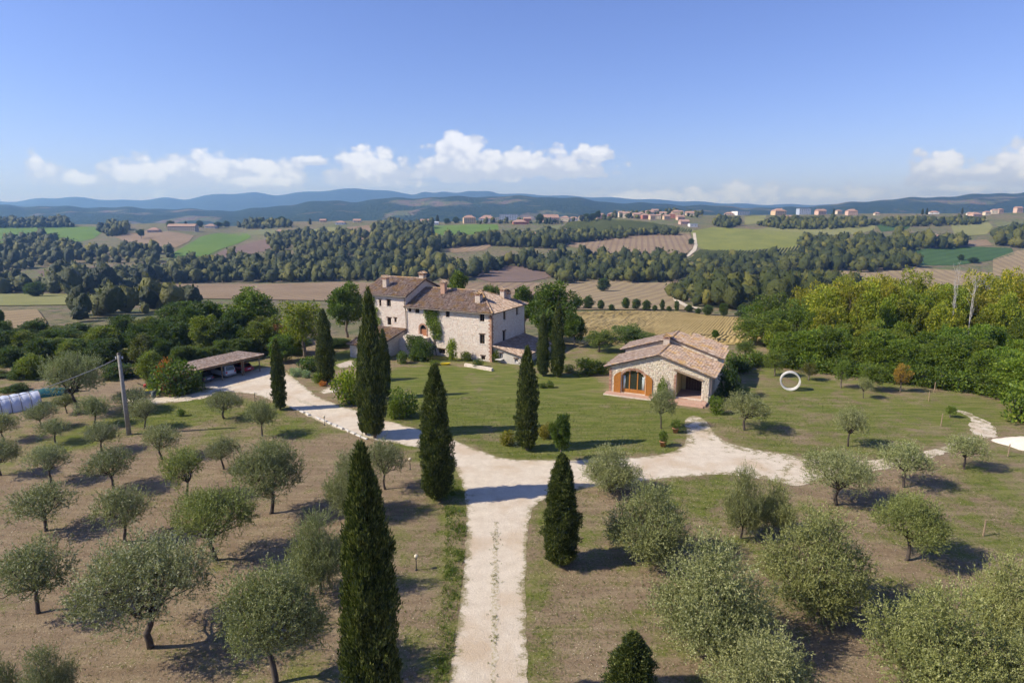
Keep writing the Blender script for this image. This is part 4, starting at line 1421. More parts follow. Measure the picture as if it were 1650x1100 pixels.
for i, (px, py, w_, h_) in enumerate([(1008, 498, 16, 20), (1025, 499, 18, 18), (1041, 500, 17, 17), (1067, 500, 10, 18), (1055, 501, 10, 10), (1090, 502, 10, 18), (1078, 502, 10, 9), (948, 498, 22, 22),
                                      (968, 499, 14, 17), (930, 498, 20, 18), (985, 500, 12, 10), (1110, 503, 16, 12), (1140, 508, 20, 18), (1165, 510, 18, 22), (1195, 514, 20, 24), (1125, 506, 12, 10)]):
    b = hit(px, py)
    plant('full', 'hedgerow_tree', b, w_ / F * depth(b), h_ / F * depth(b) * 1.05, 'dark tree in the hedgerow behind the maize field', 'tree', 'hedgerow behind the maize field',
          tuple(np.array((0.6, 0.72, 0.6)) * rt.uniform(0.85, 1.2)))

# --- far woods: one mass each
def wood_tree(seed):
    rs = np.random.RandomState(seed)
    d = fib(26)
    d = d[d[:, 2] > -0.7]
    r = 1 + 0.25 * rs.normal(size=(len(d), 1)) * 0.5
    me = bmesh.new()
    bmesh.ops.create_icosphere(me, subdivisions=2, radius=1)
    V = np.array([v.co for v in me.verts])
    Fc = np.array([[v.index for v in f.verts] for f in me.faces])
    me.free()
    n = unit(V)
    k = 0.80 + 0.20 * np.sin(n[:, 0] * 5 + seed) * np.cos(n[:, 1] * 5 + seed * 2) + 0.14 * np.sin(n[:, 2] * 6 + n[:, 0] * 3 + seed) + 0.09 * rs.normal(size=len(n))
    V = n * k[:, None] * np.array([0.47, 0.47, 0.49]) + np.array([0, 0, 0.5])
    q = 20
    dd = unit(rs.normal(size=(q, 3)))
    dd[:, 2] = np.abs(dd[:, 2]) * 1.0 - 0.25
    dd = unit(dd)
    P = dd * np.array([0.41, 0.41, 0.43]) + np.array([0, 0, 0.5])
    LV, LF = leaves(P, unit(dd + rs.normal(size=(q, 3)) * 0.8), rs.uniform(0.10, 0.19, q), rs.uniform(0.04, 0.07, q), rs)
    return V, Fc, LV, LF
WT = [wood_tree(s) for s in range(1, 6)]

def wood(pxs, spacing, size, label, seed, tall=1.15, thin=1.0, name='wood'):
    poly = [hit(a, b)[:2] for a, b in pxs]
    rs = np.random.RandomState(seed)
    A = np.array(poly)
    lo, hi = A.min(0), A.max(0)
    gx_, gy_ = np.meshgrid(np.arange(lo[0], hi[0], spacing * 1.06), np.arange(lo[1], hi[1], spacing * 1.06))
    P = np.stack([gx_.ravel(), gy_.ravel()], 1) + rs.uniform(-0.45, 0.45, (gx_.size, 2)) * spacing
    P = P[inpoly(P, poly)]
    if thin < 1:
        P = P[rs.uniform(size=len(P)) < thin]
    z = Hh(P[:, 0], P[:, 1])
    Vs, Fs, off, tint = [], [], 0, []
    for (x, y), zz in zip(P, z):
        V, Fc, LV, LF = WT[rs.randint(5)]
        s = 0.88 * size * rs.uniform(0.42, 1.42)
        a = rs.uniform(0, 6.28)
        Rm = np.array([[math.cos(a), -math.sin(a), 0], [math.sin(a), math.cos(a), 0], [0, 0, 1]])
        sc = np.array([s, s, s * tall * rs.uniform(0.75, 1.4)])
        o = np.array([x, y, zz - 0.08 * s])
        Vs += [(V * sc) @ Rm.T + o, (LV * sc) @ Rm.T + o]
        tint.append(np.full(len(V) + len(LV), rs.uniform()))
        Fs.append(Fc + off)
        off += len(V)
        q = LF + off
        Fs += [q[:, :3], q[:, [0, 2, 3]]]
        off += len(LV)
    if not Vs:
        return
    me = mesh_np(name, np.concatenate(Vs), np.concatenate(Fs), M['wood_leaf'])
    me.attributes.new('tint', 'FLOAT', 'POINT').data.foreach_set('value', np.concatenate(tint).astype(np.float32))
    o = link(name, me)
    tag(o, label, 'wood', kind='stuff')

# pixel outlines give where the wood meets the ground
wood([(180, 462), (240, 440), (330, 428), (400, 424), (470, 424), (560, 420), (640, 420), (700, 424), (745, 436), (750, 452), (640, 455), (560, 453), (400, 456), (262, 457), (215, 460)], 7.5, 11.5, 'dark wood on the far bank left of the farmhouse roof', 1, thin=0.93)
wood([(745, 452), (770, 430), (850, 424), (900, 416), (960, 420), (1040, 422), (1100, 426), (1112, 444), (1080, 455), (1020, 457), (960, 452), (905, 458), (880, 440), (820, 430)], 7.5, 11.5, 'dark wood on the far bank above the lone oak', 2)
wood([(1100, 444), (1120, 430), (1180, 424), (1260, 418), (1330, 410), (1345, 420), (1350, 432), (1290, 444), (1200, 448), (1130, 450)], 7.5, 11, 'long dark wood below the vineyard hill', 3)
wood([(1075, 478), (1100, 468), (1180, 470), (1260, 466), (1330, 458), (1380, 470), (1340, 490), (1240, 500), (1160, 502), (1100, 490)], 7, 10, 'dark wood beyond the maize field on the right', 4)
wood([(1310, 412), (1330, 396), (1400, 392), (1450, 386), (1510, 390), (1560, 392), (1545, 400), (1480, 404), (1440, 412), (1480, 432), (1400, 440), (1340, 436)], 8.5, 13, 'broad dark wood beyond the yellow-green trees', 5)
wood([(1222, 364), (1240, 357), (1330, 357), (1400, 358), (1412, 364), (1340, 370), (1260, 370)], 8, 10, 'tree belt below the right-hand ridge village', 6)
wood([(1410, 362), (1450, 355), (1540, 356), (1590, 356), (1580, 362), (1500, 365), (1430, 367)], 8, 9, 'tree belt on the ridge at far right', 7)
wood([(1600, 380), (1650, 370), (1740, 372), (1740, 395), (1640, 400), (1605, 396)], 9, 13, 'dark wood at the right edge below the ridge', 8)
wood([(600, 385), (640, 372), (690, 378), (700, 392), (790, 388), (870, 386), (905, 392), (900, 402), (820, 398), (770, 396), (715, 402), (690, 410), (600, 408)], 8.5, 13, 'dark wood under the white ridge houses', 9)
wood([(880, 376), (930, 384), (1000, 380), (1010, 384), (930, 392), (900, 400), (860, 396)], 8, 11, 'tree strip left of the ploughed slope', 10)
wood([(978, 380), (1000, 376), (1090, 375), (1092, 380), (1040, 380), (990, 383)], 7, 9, 'hedge of trees below the striped vineyard', 11)
wood([(-60, 430), (0, 420), (90, 412), (180, 408), (240, 402), (290, 412), (260, 424), (180, 428), (90, 426), (0, 440), (-60, 450)], 9, 11, 'scrubby wood on the left far slope', 12, thin=0.55)
wood([(-60, 408), (30, 404), (80, 402), (130, 404), (120, 412), (40, 414), (-60, 418)], 8, 12, 'tree belt below the left green field', 13)
wood([(-60, 362), (30, 360), (100, 362), (120, 367), (40, 368), (-60, 368)], 9, 14, 'tree belt on the left ridge', 14)
wood([(160, 374), (180, 366), (208, 368), (205, 378), (175, 382)], 8, 12, 'tree clump on the left ridge by a farm', 15)
wood([(0, 396), (60, 388), (90, 388), (85, 396), (30, 402)], 9, 12, 'dark tree clump between the left green fields', 16)
wood([(380, 366), (420, 362), (470, 362), (470, 368), (400, 370)], 10, 12, 'tree belt on the ridge left of the white road', 17)
wood([(430, 384), (480, 372), (540, 376), (600, 380), (600, 392), (540, 392), (500, 398), (440, 408)], 10, 10, 'scattered trees round the farm by the white road', 18, thin=0.55)
wood([(70, 464), (110, 448), (190, 448), (230, 456), (220, 470), (120, 476), (80, 474)], 9, 12, 'yellowish tree belt on the left valley floor', 19, thin=0.8)
wood([(100, 520), (140, 496), (200, 486), (300, 484), (330, 490), (300, 500), (200, 512), (130, 528)], 8, 9, 'tangle of trees on the slope behind the thicket', 20, thin=0.7)
wood([(600, 372), (610, 364), (660, 364), (700, 366), (690, 374), (640, 376)], 10, 12, 'dark trees on the ridge left of the white houses', 21)
wood([(1150, 364), (1155, 356), (1190, 356), (1196, 364), (1170, 368)], 8, 10, 'tree clump above the vineyard hill', 22)
wood([(985, 352), (990, 345), (1025, 343), (1120, 345), (1135, 350), (1080, 352), (1030, 353)], 12, 9, 'trees among the hilltop village houses', 23, thin=0.4)
wood([(860, 362), (870, 358), (980, 354), (985, 357), (900, 362)], 11, 9, 'trees among the ridge houses in the centre', 24, thin=0.4)
wood([(1280, 398), (1300, 386), (1335, 386), (1340, 396), (1310, 402)], 8, 10, 'tree clump at the right end of the vineyard hill', 25)
wood([(-60, 474), (-60, 462), (50, 462), (70, 470), (20, 474)], 8, 10, 'hedge on the left valley floor', 26)
wood([(470, 400), (520, 396), (590, 398), (600, 410), (540, 414), (480, 412)], 9, 11, 'sloping wood above the dark wood on the left', 27)
wood([(760, 362), (764, 359), (860, 358), (862, 361)], 12, 9, 'garden trees by the white ridge building', 28, thin=0.7)

# --- grass tufts and dry weeds on the near ground
rs = np.random.RandomState(3)
n = 120000
P = np.stack([rs.uniform(-45, 45, n), rs.uniform(24, 80, n)], 1)
P = P[np.abs(P[:, 0]) < P[:, 1] * 0.9 + 6]
ix = np.clip(np.searchsorted(yy, P[:, 1]), 0, len(yy) - 1)
ui = np.clip(((P[:, 0] / (P[:, 1] + 70)) + 1.35) / 2.7 * (ncol - 1), 0, ncol - 1).astype(int)
g_ = lawn.reshape(len(yy), ncol)[ix, ui] + 0.16 * waves(P[:, 0], P[:, 1], 7.0)
dsel = sdist(P, ground_poly(DRIVE_PX))
keep = (dsel < 0.05) & (rs.uniform(size=len(P)) < np.clip((g_ - 0.18) * 1.15, 0.03, 1) * np.clip(75 / P[:, 1] - 0.45, 0.15, 1))
P = P[keep]
nb = 4
c = np.repeat(np.c_[P, np.zeros(len(P))], nb, 0) + rs.normal(size=(len(P) * nb, 3)) * [0.05, 0.05, 0]
d = unit(np.array([0, 0, 1.0]) + rs.normal(size=c.shape) * 0.45)
d[:, 2] = np.abs(d[:, 2])
V, f = leaves(c, d, rs.uniform(0.06, 0.17, len(c)), rs.uniform(0.010, 0.022, len(c)), rs)
tag(link('grass_tufts', mesh_np('grass_tufts', V, f, M['grass'])), 'short grass tufts growing on the grove floor and verges', 'grass', kind='stuff')
# dry litter lying under the olives
n = 75000
P = np.stack([rs.uniform(-40, 42, n), 24 + 44 * rs.uniform(size=n) ** 1.4], 1)
P = P[(np.abs(P[:, 0]) < P[:, 1] * 0.9 + 5) & (sdist(P, ground_poly(DRIVE_PX)) < -0.3)]
c = np.c_[P, rs.uniform(0.006, 0.03, len(P))]
d = unit(np.c_[rs.normal(size=(len(P), 2)), rs.normal(size=len(P)) * 0.15])
sd_ = unit(np.cross(d, np.array([0, 0, 1.0]) + rs.normal(size=d.shape) * 0.25))
Ll, Wl = rs.uniform(0.05, 0.16, (len(P), 1)), rs.uniform(0.008, 0.03, (len(P), 1))
V = np.stack([c, c + d * Ll * 0.5 + sd_ * Wl, c + d * Ll, c + d * Ll * 0.5 - sd_ * Wl], 1).reshape(-1, 3)
M['litter'] = leafmat('dry_litter', [(0.0, (0.09, 0.065, 0.04)), (0.4, (0.22, 0.165, 0.11)), (0.7, (0.42, 0.34, 0.22)), (1.0, (0.58, 0.50, 0.38))], 0.1, 0.3)
tag(link('dry_litter', mesh_np('dry_litter', V, np.arange(len(V)).reshape(-1, 4), M['litter'])), 'dry leaf and straw litter lying under the olive trees', 'litter', kind='stuff')
# grass down the middle of the drive
A_, B_ = at(794, 1130)[:2], at(800, 835)[:2]
q = rs.uniform(size=420)
q = q[(np.sin(q * 60) + np.sin(q * 23 + 1) + rs.normal(size=len(q)) * 0.7) > 0.35]
P = A_ + (B_ - A_) * q[:, None] + rs.normal(size=(len(q), 2)) * [0.18, 0.1]
c = np.repeat(np.c_[P, np.full(len(P), 0.02)], 5, 0) + rs.normal(size=(len(P) * 5, 3)) * [0.04, 0.04, 0]
d = unit(np.array([0, 0, 1.0]) + rs.normal(size=c.shape) * 0.6)
d[:, 2] = np.abs(d[:, 2])
V, f = leaves(c, d, rs.uniform(0.05, 0.14, len(c)), rs.uniform(0.010, 0.02, len(c)), rs)
tag(link('drive_grass', mesh_np('drive_grass', V, f, M['grass'])), 'thin line of grass growing down the middle of the drive', 'grass', kind='stuff')
# taller green grass on the left verge of the drive
vp = ground_poly([(712, 745), (742, 790), (751, 840), (748, 900), (736, 1000), (722, 1120), (700, 1120), (708, 1000), (718, 900), (718, 830), (712, 790)])
A = np.array(vp)
P = rs.uniform(A.min(0), A.max(0), (13000, 2))
P = P[inpoly(P, vp) & (waves(P[:, 0], P[:, 1], 2.5) + rs.normal(size=len(P)) * 0.5 + 0.5 * waves(P[:, 0] + 40, P[:, 1], 7.0) > 0.25)]
c = np.repeat(np.c_[P, np.zeros(len(P))], 4, 0) + rs.normal(size=(len(P) * 4, 3)) * [0.05, 0.05, 0]
d = unit(np.array([0, 0, 1.0]) + rs.normal(size=c.shape) * 0.5)
d[:, 2] = np.abs(d[:, 2])
V, f = leaves(c, d, rs.uniform(0.12, 0.30, len(c)), rs.uniform(0.012, 0.026, len(c)), rs)
o = link('verge_grass', mesh_np('verge_grass', V, f, M['grass']))
o.color = (0.8, 0.95, 0.6, 1)
tag(o, 'lush green grass along the left edge of the drive', 'grass', kind='stuff')


# ------------------------------------------------------------------ buildings
def stonemat(name, stops, mortar):
    m, t, p = newmat(name)
    g = t.new('ShaderNodeNewGeometry')
    c = t.ramp(g.outputs['Random Per Island'], stops)
    n = t.noise(obco(t), 0.35, 4, 0.6)
    c = t.mix(t.math('MULTIPLY', t.mapr(n, 0.45, 0.7), 0.45), c, mortar)
    c = t.mix(t.math('MULTIPLY', t.mapr(t.noise(obco(t), 14, 5, 0.7), 0.4, 0.75), 0.4), c, tuple(q * 0.68 for q in mortar))
    t.put(p.inputs['Base Color'], c)
    p.inputs['Roughness'].default_value = 0.9
    p.inputs['Specular IOR Level'].default_value = 0.2
    bump(t, p, t.noise(obco(t), 25, 4), 0.6, 0.01)
    return m
M['stone'] = stonemat('pinkish_limestone', [(0, (0.60, 0.47, 0.36)), (0.3, (0.73, 0.62, 0.50)), (0.6, (0.74, 0.66, 0.55)), (0.85, (0.68, 0.52, 0.41)), (1, (0.79, 0.73, 0.63))], (0.69, 0.60, 0.49))
M['stone2'] = stonemat('pale_rubble', [(0, (0.46, 0.36, 0.23)), (0.3, (0.63, 0.53, 0.37)), (0.6, (0.70, 0.62, 0.47)), (0.9, (0.60, 0.44, 0.32)), (1, (0.76, 0.70, 0.58))], (0.62, 0.54, 0.42))
M['mortar'] = simple('lime_mortar', (0.64, 0.53, 0.42), (0.72, 0.62, 0.50), 2.5, 0.95, 0.01)
M['chimney_stone'] = simple('chimney_masonry', (0.42, 0.33, 0.25), (0.62, 0.53, 0.43), 3.5, 0.95, 0.02)
M['brick'] = stonemat('brick', [(0, (0.32, 0.15, 0.09)), (0.5, (0.44, 0.24, 0.15)), (1, (0.52, 0.33, 0.22))], (0.45, 0.32, 0.24))
M['plaster'] = simple('pale_plaster', (0.48, 0.43, 0.36), (0.56, 0.51, 0.44), 2, 0.9, 0.006)
M['yellow_plaster'] = simple('yellow_plaster', (0.55, 0.42, 0.17), (0.62, 0.49, 0.22), 2, 0.9, 0.004)
M['orange_wood'] = simple('varnished_wood', (0.36, 0.135, 0.022), (0.48, 0.20, 0.04), 9, 0.45, 0.002, spec=0.5)
M['brown_wood'] = simple('brown_wood', (0.075, 0.04, 0.022), (0.14, 0.08, 0.045), 8, 0.7, 0.003)
M['door_wood'] = simple('reddish_door_wood', (0.30, 0.12, 0.05), (0.38, 0.17, 0.08), 8, 0.6)
M['curtain'] = simple('pale_curtain', (0.55, 0.62, 0.60), (0.66, 0.72, 0.70), 12, 0.9)
M['floor_tile'] = simple('terracotta_paving', (0.42, 0.25, 0.17), (0.52, 0.34, 0.25), 5, 0.85, 0.004)
M['tile_bed'] = simple('tile_bed', (0.12, 0.085, 0.065), (0.18, 0.13, 0.10), 6, 0.95)

def tilemat(name, stops, lichen=(0.42, 0.25, 0.06), lth=0.55, grey=(0.30, 0.26, 0.22)):
    m, t, p = newmat(name)
    g = t.new('ShaderNodeNewGeometry')
    c = t.ramp(g.outputs['Random Per Island'], stops)
    n1 = t.noise(obco(t), 0.7, 6, 0.7)
    n2 = t.noise(obco(t), 6.0, 4, 0.7)
    c = t.mix(t.math('MULTIPLY', t.mapr(t.noise(obco(t), 1.6, 5, 0.7), 0.42, 0.62), 0.6), c, grey)
    c = t.mix(t.math('MULTIPLY', t.mapr(t.math('ADD', n1, t.math('MULTIPLY', n2, 0.25)), lth, lth + 0.14), 0.75), c, lichen)
    t.put(p.inputs['Base Color'], c)
    p.inputs['Roughness'].default_value = 0.9
    p.inputs['Specular IOR Level'].default_value = 0.2
    bump(t, p, n2, 0.5, 0.01)
    return m
TS = [(0, (0.11, 0.07, 0.05)), (0.22, (0.30, 0.185, 0.125)), (0.45, (0.42, 0.28, 0.20)), (0.7, (0.52, 0.385, 0.285)), (0.85, (0.20, 0.125, 0.09)), (1, (0.66, 0.55, 0.44))]
M['tile_old'] = tilemat('old_roof_tiles', TS, lth=0.62)
M['tile_ridge'] = tilemat('lichen_ridge_tiles', TS, lth=0.55, lichen=(0.42, 0.24, 0.06))
M['tile_pink'] = tilemat('pinkish_roof_tiles', [(0, (0.22, 0.145, 0.10)), (0.3, (0.40, 0.27, 0.19)), (0.6, (0.49, 0.35, 0.255)), (0.85, (0.54, 0.41, 0.31)), (1, (0.62, 0.51, 0.41))], lth=0.72, grey=(0.36, 0.29, 0.225))

def wallpts(poly, o3, d2):
    return [Vector((o3[0] + d2[0] * s, o3[1] + d2[1] * s, o3[2] + z)) for s, z in poly]

def arch(s0, s1, z0, zs, zt, n=9):
    """opening outline with an arched head, springing at zs, crown at zt"""
    c, a = (s0 + s1) / 2, (s1 - s0) / 2
    return [(s0, z0), (s1, z0)] + [(c + a * math.cos(q), zs + (zt - zs) * math.sin(q)) for q in np.linspace(0, math.pi, n)]

def rect(s0, s1, z0, z1):
    return [(s0, z0), (s1, z0), (s1, z1), (s0, z1)]

def wall(parent, o3, d2, outline, openings=(), stone='stone', depth_=0.3, seed=0, bare=False, course=(0.13, 0.23), length=(0.16, 0.40), back='mortar', name='wall'):
    """masonry wall: a bed with real openings and reveals, and the stones laid on it"""
    out = Vector((d2[1], -d2[0], 0))
    loops = [wallpts(outline, o3, d2)] + [wallpts(q, o3, d2) for q in openings]
    tri = tessellate_polygon(loops)
    V = [v for l in loops for v in l]
    n = len(V)
    nrm = Vector((0, 0, 0))
    Fc = []
    for a, b, c in tri:
        nn = (V[b] - V[a]).cross(V[c] - V[a])
        Fc.append((a, b, c) if nn.dot(out) > 0 else (a, c, b))
    k = len(loops[0])
    for q in loops[1:]:
        m_ = len(q)
        b0 = len(V)
        V += [v - out * depth_ for v in q]
        for i in range(m_):
            j = (i + 1) % m_
            Fc.append((k + i, k + j, b0 + j, b0 + i))
        k += m_
    me = mesh_py(name, V, Fc, M[back])
    w_ = link(name, me, parent)
    if bare:
        return w_
    rs = np.random.RandomState(seed)
    S0, S1 = min(q[0] for q in outline), max(q[0] for q in outline)
    Z0, Z1 = min(q[1] for q in outline), max(q[1] for q in outline)
    z = max(Z0, -0.1)
    vs_, fs_ = [], []
    rects = []
    while z < Z1:
        h = rs.uniform(*course)
        s = S0 + rs.uniform(-0.2, 0)
        while s < S1:
            l = rs.uniform(*length)
            rects.append((max(s, S0), min(s + l, S1), z + rs.uniform(-0.015, 0.015), z + h))
            s += l
        z += h
    rc = np.array(rects)
    rc = rc[(rc[:, 1] - rc[:, 0]) > 0.06]
    ctr = np.stack([(rc[:, 0] + rc[:, 1]) / 2, (rc[:, 2] + rc[:, 3]) / 2], 1)
    ok = sdist(ctr, outline) > 0.07
    for q in openings:
        ok &= ~inpoly(ctr, q)
        for dx, dz in ((0, 0), (0, 2), (1, 0), (1, 2)):
            pass
    # trim stones at opening edges
    for q in openings:
        q0, q1 = min(a for a, _ in q), max(a for a, _ in q)
        y0, y1 = min(b for _, b in q), max(b for _, b in q)
        inz = (ctr[:, 1] > y0) & (ctr[:, 1] < y1)
        lft = inz & (ctr[:, 0] < q0) & (rc[:, 1] > q0)
        rc[lft, 1] = q0
        rgt = inz & (ctr[:, 0] > q1) & (rc[:, 0] < q1)
        rc[rgt, 0] = q1
    rc = rc[ok & (rc[:, 1] - rc[:, 0] > 0.05)]
    N = len(rc)
    pr = rs.uniform(0.008, 0.032, N)
    g = 0.012
    bev = 0.022
    corners = []
    for (a, b, off) in ((0, 2, 0), (1, 2, 0), (1, 3, 0), (0, 3, 0)):
        s_ = rc[:, a] + (g if a == 0 else -g)
        z_ = rc[:, b] + (g if b == 2 else -g)
        corners.append((s_, z_, np.full(N, 0.002)))
    for (a, b) in ((0, 2), (1, 2), (1, 3), (0, 3)):
        s_ = rc[:, a] + (g + bev if a == 0 else -g - bev) + rs.uniform(-0.015, 0.015, N)
        z_ = rc[:, b] + (g + bev * 0.7 if b == 2 else -g - bev * 0.7) + rs.uniform(-0.012, 0.012, N)
        corners.append((s_, z_, pr))
    P = np.stack([np.stack([o3[0] + d2[0] * s_ + out.x * e, o3[1] + d2[1] * s_ + out.y * e, o3[2] + z_], -1) for s_, z_, e in corners], 1).reshape(-1, 3)
    b = np.arange(N)[:, None] * 8
    fc = np.concatenate([b + np.array([4, 5, 6, 7]), b + np.array([0, 1, 5, 4]), b + np.array([1, 2, 6, 5]), b + np.array([2, 3, 7, 6]), b + np.array([3, 0, 4, 7])])
    so = link('stones', mesh_np('stones', P, fc, M[stone]), w_)
    tag(so, kind='stuff')
    return w_

def roof(parent, A, e, g, poly, mat='tile_old', thick=0.14, seed=0, name='roof', tiles=True, sp=0.215, row=0.36):
    """roof plane at eave point A; e runs along the eave, g up the slope; poly in (s,t)"""
    A, e, g = Vector(A), Vector(e).normalized(), Vector(g).normalized()
    nr = e.cross(g)
    if nr.z < 0:
        nr = -nr
    top = [A + e * s + g * t_ for s, t_ in poly]
    n = len(top)
    bot = [q - nr * thick for q in top]
    f = [tuple(range(n)), tuple(range(2 * n - 1, n - 1, -1))] + [((i + 1) % n, i, i + n, (i + 1) % n + n) for i in range(n)]
    me = mesh_py(name, top + bot, f, M['tile_bed'])
    bm = bmesh.new()
    bm.from_mesh(me)
    bmesh.ops.recalc_face_normals(bm, faces=bm.faces[:])
    bm.to_mesh(me)
    bm.free()
    ro = link(name, me, parent)
    if not tiles:
        return ro
    rs = np.random.RandomState(seed)
    s0, s1 = min(q[0] for q in poly), max(q[0] for q in poly)
    t0, t1 = min(q[1] for q in poly), max(q[1] for q in poly)
    S, T = np.meshgrid(np.arange(s0 + sp / 2, s1, sp), np.arange(t0 - 0.06, t1 - 0.1, row))
    P = np.stack([S.ravel(), T.ravel()], 1)
    P = P[inpoly(P + np.array([0, 0.2]), poly)]
    N = len(P)
    P[:, 0] += rs.uniform(-0.02, 0.02, N)
    P[:, 1] += rs.uniform(-0.05, 0.05, N)
    yaw = rs.normal(size=N) * 0.035
    lift = rs.uniform(0, 0.03, N)
    ang = np.linspace(0, math.pi, 6)
    An, en, gn, nn = [np.array(q) for q in (A, e, g, nr)]
    V = np.zeros((N, 12, 3))
    for k, (tt, rr, up) in enumerate(((0.0, 0.105, 0.055), (row + 0.09, 0.085, 0.012))):
        for i, a in enumerate(ang):
            ls = rr * math.cos(a)
            s_ = P[:, 0] + ls + tt * yaw
            t_ = P[:, 1] + tt - ls * yaw
            h = rr * 0.8 * math.sin(a) + up + lift
            V[:, k * 6 + i] = An + s_[:, None] * en + t_[:, None] * gn + h[:, None] * nn
    b = np.arange(N)[:, None] * 12
    fc = np.concatenate([b + np.array([i, i + 1, i + 7, i + 6]) for i in range(5)] + [b + np.array([0, 1, 4, 5]), b + np.array([1, 2, 3, 4])])
    tag(link('roof_tiles', mesh_np('roof_tiles', V, fc, M[mat]), ro), kind='stuff')
    return ro

def ridge_tiles(parent, A, B, name='ridge_tiles', mat='tile_ridge', r=0.15, seed=0):
    A, B = np.array(A, float), np.array(B, float)
    L = np.linalg.norm(B - A)
    d = (B - A) / L
    side = unit(np.cross(d, [0, 0, 1.0]))
    up = np.cross(side, d)
    rs = np.random.RandomState(seed)
    n = max(2, int(L / 0.36))
    V, Fc = [], []
    for i in range(n):
        for k, (q, rr, h) in enumerate(((0.0, r, 0.03), (0.42, r * 0.85, 0.0))):
            for a in np.linspace(0, math.pi, 6):
                V.append(A + d * (i * L / n + q) + side * rr * math.cos(a) * 1.1 + up * (rr * math.sin(a) + h - 0.02))
        b = i * 12
        Fc += [(b + j, b + j + 1, b + j + 7, b + j + 6) for j in range(5)] + [(b, b + 1, b + 4, b + 5), (b + 1, b + 2, b + 3, b + 4)]
    return tag(link(name, mesh_py(name, V, Fc, M[mat]), parent), kind='stuff')

def window(parent, o3, d2, s0, s1, z0, z1, depth_=0.18, shutter=None, frame='brown_wood', name='window', lintel=True):
    """set back in its opening: frame, glass, sill and lintel"""
    out = Vector((d2[1], -d2[0], 0))
    D = Vector((d2[0], d2[1], 0))
    O = Vector(o3)
    mat4 = Matrix((( D.x, -out.x, 0, O.x), (D.y, -out.y, 0, O.y), (0, 0, 1, O.z), (0, 0, 0, 1)))
    def bx(mb, a, b):
        return mb.box(a, b, mat4)
    fr = MB()
    t_ = 0.07
    bx(fr, (s0, depth_, z0), (s0 + t_, depth_ + 0.06, z1))
    bx(fr, (s1 - t_, depth_, z0), (s1, depth_ + 0.06, z1))
    bx(fr, (s0 + t_, depth_, z1 - t_), (s1 - t_, depth_ + 0.06, z1))
    bx(fr, (s0 + t_, depth_, z0), (s1 - t_, depth_ + 0.06, z0 + t_))
    bx(fr, ((s0 + s1) / 2 - 0.03, depth_ + 0.002, z0 + t_), ((s0 + s1) / 2 + 0.03, depth_ + 0.062, z1 - t_))
    wn = fr.build(name, M[frame], parent)
    pn = bx(MB(), (s0 + 0.01, depth_ + 0.065, z0 + 0.01), (s1 - 0.01, depth_ + 0.085, z1 - 0.01)).build('pane', M['pane'], wn)
    bx(MB(), (s0 - 0.12, -0.07, z0 - 0.12), (s1 + 0.12, depth_ - 0.01, z0 - 0.004)).build('sill', M['stone_white'], wn)
    if lintel:
        bx(MB(), (s0 - 0.16, -0.06, z1 + 0.004), (s1 + 0.16, 0.2, z1 + 0.17)).build('lintel', M['brown_wood'], wn)
    if shutter:
        w2 = (s1 - s0) / 2
        for q in (s0 - w2 - 0.02, s1 + 0.02):
            bx(MB(), (q, -0.11, z0), (q + w2, -0.065, z1)).build('shutter', M[shutter], wn)
    return wn

def chimney(parent, c, w_, z0, z1, cap='hood', name='chimney'):
    x, y = c
    st = MB().box((x - w_ / 2, y - w_ / 2, z0), (x + w_ / 2, y + w_ / 2, z1 - 0.45))
    ch = st.build(name, M['brick' if cap == 'brick' else 'chimney_stone'], parent)
    k = MB()
    for dx in (-1, 1):
        for dy in (-1, 1):
            k.box((x + dx * w_ * 0.42 - 0.07, y + dy * w_ * 0.42 - 0.07, z1 - 0.45), (x + dx * w_ * 0.42 + 0.07, y + dy * w_ * 0.42 + 0.07, z1 - 0.2))
    k.box((x - w_ * 0.5 - 0.08, y - w_ * 0.5 - 0.08, z1 - 0.50), (x + w_ * 0.5 + 0.08, y + w_ * 0.5 + 0.08, z1 - 0.44))
    k.build('cowl', M['brick'], ch)
    h = w_ * 0.62
    pr = MB().prism([(x - h, z1 - 0.2), (x + h, z1 - 0.2), (x, z1 + 0.12)], y - h, y + h)
    pr.build('cap', M['tile_ridge'], ch)
    for s in (-1, 1):
        roof(ch, (x - h if s > 0 else x + h, y - h if s > 0 else y + h, z1 - 0.17), (0, s, 0), (s * h, 0, 0.32), [(0, 0), (2 * h, 0), (2 * h, math.hypot(h, 0.32)), (0, math.hypot(h, 0.32))], 'tile_ridge', 0.04, 3, 'cap_slope')
    return ch

# ---- farmhouse. local x along the facade (house lies at x < 0), y towards the back
FC = at(792.5, 583)
FA = R(-27)
fh = empty('farmhouse', FC, FA, 'large stone farmhouse with tower wing and lichen-spotted tiled roofs', 'farmhouse')
fu = np.array([math.cos(FA), math.sin(FA)])
fv = np.array([-math.sin(FA), math.cos(FA)])

def floc(px, py, v):
    """local (x, z) where the pixel's ray meets the plane y = v of the farmhouse"""
    d = ray(px, py)
    o = FC[:2] + fv * v
    t_ = (o @ fv) / (d[:2] @ fv)
    Pq = np.array([0, 0, HC]) + d * t_
    return float((Pq[:2] - o) @ fu), float(Pq[2])

